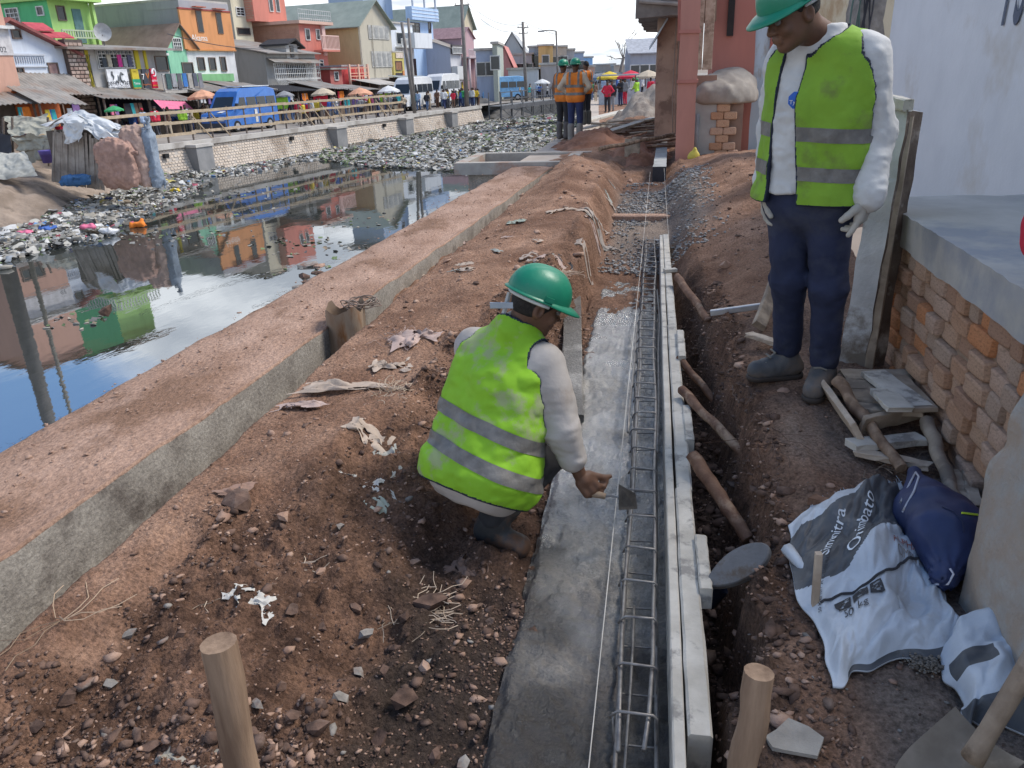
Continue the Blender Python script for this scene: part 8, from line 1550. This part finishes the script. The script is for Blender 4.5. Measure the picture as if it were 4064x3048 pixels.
# ---- stalls with tin roofs
GOODS = ['red', 'blue', 'yellow', 'white', 'black', 'pink', 'teal', 'brown', 'grey', 'beige', 'orange', 'purple', 'denim']
def stall(x0, x1, yf, tf, depth, rise, label, roofm=None, back=(.10, .07, .06), goods=8, drop=0., sheet=None):
    s0, zf = fac(x0, yf, tf); s1, z1b = fac(x1, yf+drop, tf); L_ = s1-s0; R_ = empty('market_stall', stp(s0, tf, ZR), STROT, label=label, cat='stall'); a, b = zf-ZR, z1b-ZR; n = max(4, int(L_/.25))
    mid = .5; V, F = corr([(-.2, -.3, a), (L_+.2, -.3, b)], [(-.2, depth, a+rise), (L_+.2, depth, b+rise)], n, .025); V = np.array(V); V[:, 2] += .03*vn(V[:, 0]*.8, V[:, 1], 0, int(x0) % 50); meshobj('roof', np.concatenate([V, V-[0, 0, .03]]), F+[tuple(q+len(V) for q in f) for f in F], roofm or TIN, R_)
    for x in np.linspace(0, L_, max(2, int(L_/2)+1)): G().bar((x, 0, 0), (x, 0, a+(b-a)*x/L_+.05), .09, .09, up=(0, 1, 0)).obj('post', DKW, R_)
    G().box((0, depth-.1, 0), (L_, depth, min(a, b)+rise*.9)).obj('back_panel', plain(*back), R_); G().box((.1, .5, 0), (L_-.1, depth*.7, .75)).obj('counter', plain(.20, .15, .11), R_)
    rs = random.Random(int(x0*7+yf))
    for k in range(goods):
        w_ = rs.uniform(.2, .5); x = rs.uniform(.1, max(.2, L_-.6)); c = cm(rs.choice(GOODS))
        if rs.random() < .5: z_ = .75; h_ = rs.uniform(.15, .5); G().box((x, .6, z_), (x+w_, 1.0, z_+h_)).obj('goods', c, R_)
        else: h_ = rs.uniform(.5, .9); zt_ = min(a, b)-.15; g = G(); g.add([(x, .05, zt_), (x+w_, .05, zt_), (x+w_*1.1, .02, zt_-h_), (x-w_*.1, .02, zt_-h_*.95), (x, .10, zt_), (x+w_, .10, zt_), (x+w_*1.1, .12, zt_-h_), (x-w_*.1, .12, zt_-h_*.95)], [(0, 1, 2, 3), (7, 6, 5, 4), (0, 4, 5, 1), (1, 5, 6, 2), (2, 6, 7, 3), (3, 7, 4, 0)]); g.obj('hung_garment', c, R_)
    if sheet: G().add([(0, -.32, a-.02), (L_*.7, -.32, b-.02), (L_*.7, -.9, b-.5), (0, -.9, a-.55)], [(0, 1, 2, 3)]).obj('awning_cloth', cm(sheet), R_)
    return R_
stall(z1(-250, 0)[0], z1(290, 0)[0], z1(0, 925)[1], 6.8, 1.3, .6, 'low tin roofed stall with yellow cloth at the left end', back=(.12, .10, .09), drop=-8); stall(z1(340, 0)[0], z1(720, 0)[0], z1(0, 905)[1], 6.2, 1.8, .9, 'orange walled stall under a sloping tin sheet', back=(.45, .12, .04), drop=6); stall(z1(165, 0)[0], z1(850, 0)[0], z1(0, 825)[1], 8.0, 2.0, 1.2, 'long weathered tin lean-to below the white house', back=(.28, .09, .03), drop=2)
stall(z1(905, 0)[0], z1(1300, 0)[0], z1(0, 862)[1], 7.2, 2.8, .75, 'tin roofed stall with turquoise shutter below the phone signs', drop=6, goods=12, back=(.03, .035, .05)); stall(z1(1310, 0)[0], z1(1700, 0)[0], z1(0, 875)[1], 7.2, 2.8, .75, 'tin roofed clothes stall with pink awning cloth below the balcony', drop=4, goods=14, sheet='pink', back=(.03, .03, .05)); stall(z1(1720, 0)[0], z1(2050, 0)[0], z1(0, 800)[1], 8.5, 3, .7, 'tin lean-to in front of the green shop canopy', drop=0, goods=10)
stall(z2(90, 0)[0], z2(420, 0)[0], z2(0, 775)[1], 8.5, 3, .6, 'tin lean-to along the grey plaster house', goods=10, drop=6); stall(z2(430, 0)[0], z2(800, 0)[0], z2(0, 800)[1], 8.0, 3, .5, 'dark stall row under the iron barred balcony', goods=18, roofm=DARKROOF, drop=-2); stall(z2(810, 0)[0], z2(1070, 0)[0], z2(0, 775)[1], 8.0, 3, .7, 'stall with white signboard below the red house', goods=12, drop=2); stall(z2(1080, 0)[0], z2(1330, 0)[0], z2(0, 790)[1], 8.5, 3, .5, 'stall row below the beige house', goods=14, drop=-2); stall(z2(1335, 0)[0], z2(1560, 0)[0], z2(0, 745)[1], 9.5, 3, .6, 'stall with corrugated roof left of the leaning poles', goods=10, roofm=PALE); stall(z2(1640, 0)[0], z2(1900, 0)[0], z2(0, 700)[1], 10.5, 3, .5, 'dark fronted stall behind the white minibuses', goods=10, roofm=plain(.3, .33, .33)); stall(z2(1900, 0)[0], z2(2110, 0)[0], z2(0, 705)[1], 10.5, 3, .5, 'red and yellow fronted stall by the tall pole', goods=10, back=(.4, .05, .05))
# ---- umbrellas
def umbrella(p, r, h, col, label, skirt=None, tilt=0):
    r *= .66
    R_ = empty('market_umbrella', p, 0, label, 'umbrella'); n = 16; V = [(0, 0, h+.45*r)]; 
    for k, (q, z_) in enumerate(((.5, .28*r), (1, 0))):
        for j in range(n): t = 2*math.pi*j/n; sc = 1-(.05 if j % 2 else 0); V.append((q*r*sc*math.cos(t), q*r*sc*math.sin(t), h+z_+tilt*q*r*math.cos(t)))
    for j in range(n): t = 2*math.pi*j/n; V.append((r*.99*math.cos(t), r*.99*math.sin(t), h-.12*r-(.04 if j % 2 else 0)+tilt*r*math.cos(t)))
    F = [(0, 1+j, 1+(j+1) % n) for j in range(n)]+[(1+a*n+j, 1+(a+1)*n+j, 1+(a+1)*n+(j+1) % n, 1+a*n+(j+1) % n) for a in range(2) for j in range(n)]; meshobj('canopy', V, F, cm(col) if isinstance(col, str) else plain(*col), R_); G().tube([(0, 0, 0), (0, 0, h+.4*r)], .03, 6).obj('pole', WOODF, R_)
    if skirt: G().box((-r*.6, -r*.6, h-.9), (r*.6, -r*.55, h-.1)).obj('hung_cloth', cm(skirt), R_)
PEACH = (.62, .32, .20)
for (px, py, t_, r, h, c, lb, sk_) in [(z1(1780, 0)[0], z1(0, 850)[1], 5.8, 1.5, 0, PEACH, 'peach market umbrella beside the blue van', None), (z1(1000, 0)[0], z1(0, 965)[1], 3.4, .75, 0, 'green', 'small green umbrella behind the rail fence', None), (z2(845, 0)[0], z2(0, 822)[1], 5.5, 1.5, 0, 'beige', 'beige umbrella with red side cloth below the red house', 'red'), (z2(1170, 0)[0], z2(0, 822)[1], 5.8, 1.7, 0, PEACH, 'large peach umbrella below the beige house', None), (z2(1420, 0)[0], z2(0, 800)[1], 4.8, 1.6, 0, 'white', 'whitish umbrella with lime cloth left of the minibus', 'lime'), (z2(505, 0)[0], z2(0, 838)[1], 5.2, 1.1, 0, 'grey', 'grey umbrella with lime cloth behind the blue van', 'lime')]:
    s_, z_ = fac(px, py, t_); umbrella(stp(s_, t_, ZR), r, z_-ZR, c, lb, sk_, .05)
for (px, py, Y, r, c, lb) in [(z3(1775, 0)[0], z3(0, 452)[1], 70, 1.7, 'red', 'big red market umbrella at the far market'), (z3(1590, 0)[0], z3(0, 458)[1], 74, 1.7, 'yellow', 'yellow market umbrella behind the bare tree'), (z3(1930, 0)[0], z3(0, 448)[1], 64, 1.5, 'beige', 'beige market umbrella nearest the brown house'), (z3(1000, 0)[0], z3(0, 505)[1], 96, 1.4, 'white', 'white umbrella beyond the footbridge'), (z3(640, 0)[0], z3(0, 520)[1], 94, 1.3, PEACH, 'peach umbrella beyond the footbridge')]: p = aty(px, py, Y); umbrella((p[0], Y, -.95 if Y < 80 else ZR), r, p[2]-(-.95 if Y < 80 else ZR), c, lb)
for (px, Y, w_, lb, c) in [(z3(1500, 0)[0], 60, 2.6, 'pale grey market booth left of the bare tree', (.42, .45, .48)), (z3(1900, 0)[0], 66, 2.4, 'whitish market booth behind the lime vested worker', (.5, .5, .48)), (z3(1400, 0)[0], 85, 3.0, 'grey market booth at the bank end', (.33, .35, .37))]:
    p = aty(px, 340, Y); R_ = empty('market_booth', (p[0], Y, -.95), .1, lb, 'booth'); G().box((0, 0, 0), (w_, 1.5, 1.1)).obj('counter', plain(*c), R_); G().box((-.2, -.2, 2.0), (w_+.2, 1.7, 2.1)).obj('roof', plain(*[x*.9 for x in c]), R_)
    for x in (.05, w_-.05): G().bar((x, .05, 1.1), (x, .05, 2.0), .08, .08, up=(0, 1, 0)).obj('post', DKW, R_)
# green sacks by the brown house
for k, (px, py) in enumerate([(2588, 412), (2600, 425)]):
    c = atz(px, py, -.45); V, F = snet(lambda P: ell(P, c+[0, 0, .25], (.35, .3, .25))-wr(P, .05, 5, s=k), c-.6, c+.7, .05); meshobj('green_sack', V-c, F, plain(.10, .42, .22), None, label=('upper' if k == 0 else 'lower')+' green woven sack by the brown house corner', cat='sack', smooth=True, loc=tuple(c))
# ---- poles, lamp, wires
POLE = plain(.20, .18, .165)
def pole(base, top, r, label, arms=(), name='utility_pole', m=None, cat='pole'):
    base, top = np.asarray(base), np.asarray(top); R_ = empty(name, base, 0, label, cat); G().tube([(0, 0, 0), (top-base)*.5, top-base], [r, r*.85, r*.7], 9).obj('shaft', m or POLE, R_, smooth=True)
    for (h, l) in arms:
        p = (top-base)*h; G().bar(p+[-l, 0, 0], p+[l, 0, 0], .08, .09).obj('crossarm', m or POLE, R_)
        for x in (-l*.85, l*.85): G().lathe([(.0, 0), (.05, .02), (.03, .08), (.055, .11), (.0, .16)], 8, tuple(p+[x, 0, .05])).obj('insulator', plain(.25, .2, .18), R_, smooth=True)
    return R_
def stq(px, py, t): s_, z_ = fac(px, py, t); return np.array(stp(s_, t, z_))
def onroad(px, t): s_, _ = fac(px, 420, t); return np.array(stp(s_, t, ZR))
b = stq(*z2(1650, 975), .3); s_b = st_of(b)[0]; tp = stq(*z2(1535, 195), .3); pole((b[0], b[1], ZR), tp, .16, 'weathered pole leaning left on the far canal wall'); t2 = stq(*z2(1592, 160), .6); b2 = stq(*z2(1648, 960), .6); pole((b2[0], b2[1], ZR), t2, .15, 'second pole leaning against the first on the canal wall')
b = stq(*z2(2108, 925), 1.0); tp = stq(*z2(2058, -60), 1.0); pole((b[0], b[1], ZR), tp, .22, 'tall timber utility pole at the wall end', ((.9, .7),)); T3 = tp
b = aty(*z3(858, 560), 88); tp = aty(*z3(828, -30), 88); pole((b[0], 88, ZR), tp, .19, 'slim utility pole beyond the footbridge', ((.93, .6), (.86, .5))); T4 = tp
b = aty(*z3(1142, 500), 93); tp = aty(*z3(1122, 52), 93); R_ = pole((b[0], 93, ZR), tp, .14, 'street lamp with short arm beyond the footbridge', name='street_lamp', cat='lamp'); G().tube([tp-[b[0], 93, ZR], tp-[b[0]+.7, 93, ZR-.12], tp-[b[0]+1.5, 93, ZR-.1]], .06, 6).obj('arm', POLE, R_); G().box((tp[0]-b[0]-2.0, -.15, tp[2]-ZR-.02), (tp[0]-b[0]-1.3, .15, tp[2]-ZR+.12)).obj('lamp_head', plain(.3, .3, .31), R_)
# poles just outside the left edge (seen mirrored in the water)
d = ray(12*SV, 565*SV); d = d/np.hypot(d[0], d[1]); B1 = C0+d*35; pole((B1[0], B1[1], -2.2), (B1[0], B1[1], 10.2), .30, 'stout concrete utility pole standing behind the shore huts', ((.97, 1.2),), m=plain(.14, .13, .125)); d = ray(75*SV, 600*SV); d = d/np.hypot(d[0], d[1]); B2 = C0+d*46
R_ = pole((B2[0], B2[1], -2.2), (B2[0], B2[1], 11.5), .13, 'thin pole carrying a white notice board behind the shore huts', m=plain(.20, .18, .15)); g = G(); g.box((.1, -.05, 11.2), (2.2, .05, 12.7)); g.obj('notice_board', plain(.6, .5, .48), R_)
def wire(a, b, sag, label, r=.018):
    a, b = np.asarray(a, float), np.asarray(b, float); G().tube([(b-a)*t-np.array([0, 0, sag*4*t*(1-t)]) for t in np.linspace(0, 1, 14)], r, 4).obj('overhead_wire', plain(.06, .06, .07), None, label=label, cat='wire', loc=tuple(a))
wire(T3+[0, 0, -.3], T4+[0, 0, -.2], .9, 'overhead wire from the tall pole to the slim pole'); wire(T3+[.3, 0, -.8], T4+[.3, 0, -.6], 1.2, 'lower overhead wire between tall and slim pole'); wire(T3+[0, 0, -.3], stp(13, 6, 9.5), 1.0, 'overhead wire running back above the stalls'); wire(stp(13, 6, 9.5), stp(-12, 5, 10), .7, 'overhead wire crossing in front of the green house'); wire(stp(36, 12, 10), stp(5, 9, 6.5), .8, 'slack cable crossing in front of the orange house', .025); wire(stp(30, 11.5, 4.2), stp(12, 9, 4.6), .5, 'cable drooping along the grey house', .025); wire(T4, (T4[0]+6, 140, T4[2]), 1, 'overhead wire beyond the slim pole'); wire(stp(60, 14, 13), stp(20, 12.4, 10.5), .4, 'thick blue cable high above the beige house', .04)
# ---- satellite dish
s_, z_ = fac(*z1(895, 290), 13.6); R_ = empty('satellite_dish', stp(s_, 13.6, z_-1.1), STROT-.5, 'grey satellite dish on the roof before the green house', 'dish'); G().tube([(0, 0, 0), (0, 0, 1)], .05, 6).obj('mast', POLE, R_); g = G(); g.lathe([(.02, 0), (.2, .03), (.4, .10), (.56, .20)], 20); V = np.array(g.v)[:, [0, 2, 1]]*[1, -1, 1]+[0, 0, 1.15]; meshobj('reflector', np.concatenate([V, V+[0, .03, 0]]), g.f+[tuple(q+len(V) for q in f)[::-1] for f in g.f], plain(.42, .43, .43), R_, smooth=True)
# ---- footbridge
p0, p1 = atz(1965, 428, -1.05), np.array([-4.6, 84, -.75]); dd = p1-p0; L_ = np.linalg.norm(dd[:2]); fbz = empty('footbridge', p0, math.atan2(dd[1], dd[0]), 'dark steel truss footbridge crossing the canal', 'bridge'); DST = plain(.11, .11, .115); sl = (p1[2]-p0[2])/L_
G().bar((0, -.6, 0), (L_, -.6, sl*L_), .16, .3).obj('girder', DST, fbz); G().bar((0, .6, 0), (L_, .6, sl*L_), .16, .3).obj('girder', DST, fbz); G().bar((0, 0, .12), (L_, 0, sl*L_+.12), 1.1, .08).obj('deck', plain(.2, .2, .2), fbz); n_ = 14
for i in range(n_+1):
    x = L_*i/n_
    for y_ in (-.6, .6): G().bar((x, y_, sl*x-.9), (x, y_, sl*x+1.15), .07, .07, up=(0, 1, 0)).obj('post', DST, fbz)
    if i < n_: x2 = L_*(i+1)/n_; G().bar((x, -.6, sl*x-.85 if i % 2 else sl*x), (x2, -.6, sl*x2 if i % 2 else sl*x2-.85), .05, .05).obj('diagonal', DST, fbz)
for z_ in (.6, 1.12, -.88): G().bar((0, -.6, z_), (L_, -.6, sl*L_+z_), .06, .06).obj('handrail', DST, fbz)
# rubbish-covered bank under the bridge head
heap('shore_heap', tuple(atz(1905, 455, -2.6)), (5, 4, 0), 1.5, plain(.10, .095, .09), 'dark littered earth bank under the footbridge end', 21)
# ---- bare tree
bt = atz(*z3(1662, 545), -.85); tr = empty('bare_tree', bt, 0, 'leafless tree with few twigs at the far market', 'tree'); BK_ = plain(.20, .17, .15); t0 = aty(*z3(1712, 290), bt[1])-bt
G().tube([(0, 0, -.2), t0*.5+[-.05, 0, 0], t0], [.30, .24, .20], 9).obj('trunk', BK_, tr, smooth=True)
def branch(p, d, l, r, dep, g):
    q = p+d*l*.5+RNG.normal(0, .05*l, 3); e = p+d*l; g.tube([p, q, e], [r, r*.8, r*.55], 5)
    if dep == 0: return
    for _ in range(2 if dep > 1 else 3): branch(e, nrm(d+RNG.normal(0, .42, 3)+[0, 0, .1]), l*RNG.uniform(.55, .8), r*.55, dep-1, g)
g = G(); tt = [aty(*z3(x, y), bt[1])-bt for x, y in ((1738, 70), (1660, 160), (1600, 290), (1770, 230), (1690, 180))]
for e in tt: d = e-t0; branch(t0-[0, 0, .1], nrm(d), np.linalg.norm(d)*.62, .09, 2, g)
g.obj('crown', BK_, tr); P = [t0+(e-t0)*random.uniform(.8, 1.05)+RNG.normal(0, .18, 3) for e in tt[1:4] for _ in range(22)]; scatter_mesh('leaf_tufts', P, [RNG.uniform(.04, .09) for _ in P], BITS[:4], plain(.14, .15, .08), parent=tr)
# ================================================================ huts on the mud shore
def sheet3(corners, n, sag, amp, fr, seed, name, m, parent, o, th=.0, **k):
    A, B_, C_, D_ = [np.asarray(c, float) for c in corners]; u, v = np.meshgrid(np.linspace(0, 1, n), np.linspace(0, 1, n), indexing='ij'); P = A*((1-u)*(1-v))[..., None]+B_*((1-u)*v)[..., None]+C_*(u*v)[..., None]+D_*(u*(1-v))[..., None]
    P[..., 2] -= sag*4*u*(1-u)*(1 if sag > 0 else 1); W_ = P.reshape(-1, 3); W_ = W_+amp*np.stack([fbm(u.ravel()*fr+i*9, v.ravel()*fr, seed, 3, seed+i) for i in range(3)], 1); I = np.arange(n*n).reshape(n, n); F = np.stack([I[:-1, :-1], I[:-1, 1:], I[1:, 1:], I[1:, :-1]], -1).reshape(-1, 4); W2 = W_-o
    return meshobj(name, W2, F, m, parent, smooth=True, **k)
HZ = -2.05; T1 = cloth('pale_tarp', (.44, .43, .38), .12, (.30, .29, .25), 1.2, .5, .68); T2 = cloth('khaki_tarp', (.36, .345, .28), .15, (.24, .22, .18), 1.2, .48, .66); PLS = mat('plastic_sheet', (.52, .53, .53), (.64, .65, .65), scale=2, rough=.35, spec=.5, bump=.6, bscale=5, bdist=.05, coord='World')
def hz(px, py, z=HZ): return atz(px, py, z)
hb = hz(420, 730); hut = empty('tarp_hut', hb, 0, 'shack of upright staves draped with white plastic on the mud shore', 'shack'); Yh = hb[1]
def H_(px, py, dy=0): return aty(px, py, Yh+dy)
STV = mat('grey_staves', (.24, .205, .175), (.38, .335, .29), scale=3, rough=.9, coord='World', bump=.4, bscale=14)
bl, br_ = H_(205, 700), H_(405, 735); tl, tr_ = H_(215, 520), H_(395, 545); n_ = 26
for i in range(n_): t = i/(n_-1); a = bl+(br_-bl)*t; b = tl+(tr_-tl)*t; plank('stave', a-hb+[0, random.uniform(-.04, .04), -.2], b-hb+[0, random.uniform(-.04, .04), random.uniform(-.1, .1)], .075+random.uniform(0, .03), .03, STV, parent=hut, up=(0, 1, 0), nseg=3, jit=.012)
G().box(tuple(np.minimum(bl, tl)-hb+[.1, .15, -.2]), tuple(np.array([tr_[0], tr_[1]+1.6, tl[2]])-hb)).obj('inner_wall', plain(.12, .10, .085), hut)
sheet3([H_(185, 500, -.2), H_(300, 440, .7), H_(480, 510, .3), H_(395, 548, -.3)], 40, -.15, .10, 4, 3, 'roof_sheet', PLS, hut, hb); sheet3([H_(250, 480, -.25), H_(330, 490, -.3), H_(322, 560, -.35), H_(255, 575, -.35)], 24, .05, .06, 4, 5, 'hanging_sheet', PLS, hut, hb); sheet3([H_(185, 500, -.2), H_(300, 440, .8), H_(290, 440, 2.5), H_(170, 500, 2.5)], 24, .1, .1, 3, 6, 'side_sheet', PLS, hut, hb)
sheet3([H_(300, 450, .2), H_(470, 500, .4), H_(560, 560, .2), H_(420, 560, -.3)], 30, .0, .10, 4, 8, 'roof_sheet', PLS, hut, hb)
# pile of big sacks
def bigsack(px, py, w_, h_, d_, col, label, dy=0, tilt=0, seed=1):
    c = H_(px, py, dy); S2 = cloth('sackcloth_%.2f' % col[0], col, .15, tuple(x*.7 for x in col), 2, .48, .62)
    def f(P): q = (P-c)/np.array([w_/2, d_/2, h_/2]); q = q-np.stack([tilt*q[..., 2], 0*q[..., 2], 0*q[..., 2]], -1); return (np.power(np.power(np.abs(q), 3.2).sum(-1), 1/3.2)-1)*min(w_, h_, d_)/2-wr(P, .04, 3, (1, 1, .8), seed)-.05*np.abs(wr(P, 1, 6, (1.2, 1.2, .5), seed+5))-.03*np.abs(wr(P, 1, 9, (.6, .6, 1.6), seed+8))-wr(P, .012, 16, s=seed+3)
    V, F = snet(f, c-np.array([w_, d_, h_])*.75, c+np.array([w_, d_, h_])*.75, .05); meshobj('stuffed_sack', V-c, F, S2, None, label=label, cat='sack', smooth=True, loc=tuple(c))
bigsack(470, 650, 1.55, 1.75, .8, (.38, .235, .185), 'bulging red brown sack in front of the shack', -.7, .1, 3); bigsack(545, 620, 1.0, 2.0, .8, (.42, .29, .235), 'tall pinkish sack standing beside the red brown one', -.3, -.05, 6); bigsack(605, 620, .38, 2.1, .5, (.22, .26, .31), 'narrow blue grey roll standing at the end of the sacks', -.2, -.05, 9)
bigsack(300, 715, 1.0, .4, .5, (.06, .16, .34), 'blue plastic bundle at the foot of the shack', -.5, 0, 12)
# khaki tarp tent and low tarp to the left
kb2 = aty(110, 640, 31.0); Yk = kb2[1]; K_ = lambda px, py, dy=0: aty(px, py, Yk+dy); tent = empty('tarp_tent', kb2, 0, 'khaki tarpaulin tent with dark opening left of the shack', 'tent')
sheet3([K_(10, 470, 1.2), K_(190, 455, 1.2), K_(205, 530, -.3), K_(45, 545, -.3)], 36, -.05, .10, 5, 13, 'roof_sheet', T2, tent, kb2); sheet3([K_(50, 540, -.3), K_(205, 530, -.3), K_(215, 640, -.4), K_(95, 640, -.4)], 30, .0, .10, 6, 15, 'front_sheet', T2, tent, kb2); sheet3([K_(-60, 520, .2), K_(45, 540, -.3), K_(50, 640, -.3), K_(-60, 640, .3)], 20, 0, .03, 3, 16, 'opening_dark', plain(.035, .04, .055), tent, kb2)  # last sheet: near-black, stands in for the shade inside the tent opening
for px in (12, 190, 48): a = K_(px, 640, 0); G().tube([a-kb2+[0, 0, -.2], K_(px, 465, .3)-kb2], .05, 6).obj('pole', DKW, tent)
lt = aty(60, 715, 27.5); L2 = lambda px, py, dy=0: aty(px, py, lt[1]+dy); low = empty('low_tarp', lt, 0, 'pale folded tarpaulin heaped at the left end of the shore', 'tarp'); sheet3([L2(-60, 610, 1), L2(95, 600, .8), L2(150, 700, -.5), L2(-60, 715, -.6)], 36, -.1, .07, 5, 18, 'sheet', T1, low, lt)
R_ = empty('plastic_tub', aty(200, 645, 30.2), .2, 'blue purple plastic tub between tent and shack', 'tub'); G().lathe([(.0, 0), (.28, 0), (.36, .5), (.38, .5), (.36, .46), (.27, .05), (0, .05)], 16).obj('tub', plain(.13, .10, .36, .5), R_, smooth=True)
# bright bags in the shore rubbish
for (px, py, r, c, lb) in [(185, 910, .27, 'blue', 'bright blue plastic bag in the shore rubbish'), (345, 902, .26, 'pink', 'pink plastic bag in the shore rubbish'), (110, 925, .22, 'pink', 'pale pink bag lying left of the blue bag'), (545, 885, .24, 'orange', 'orange net bag in the shore rubbish'), (440, 915, .36, 'white', 'white plastic sheet lump at the water edge'), (300, 810, .35, 'white', 'white bag lump up the muddy shore'), (700, 755, .24, 'yellow', 'yellowish bag near the grey pier'), (420, 795, .3, 'navy', 'dark blue rag on the muddy shore')]:
    c0 = atz(px, py, ZW+.15); V, F = snet(lambda P: ell(P, c0, (r, r*.7, r*.3))-wr(P, .11, 5, s=int(px))-wr(P, .05, 13, s=int(py)), c0-r*1.5, c0+r*1.5, .05); meshobj('plastic_bag', V-c0, F, cm(c), None, label=lb, cat='bag', smooth=False, loc=tuple(c0))
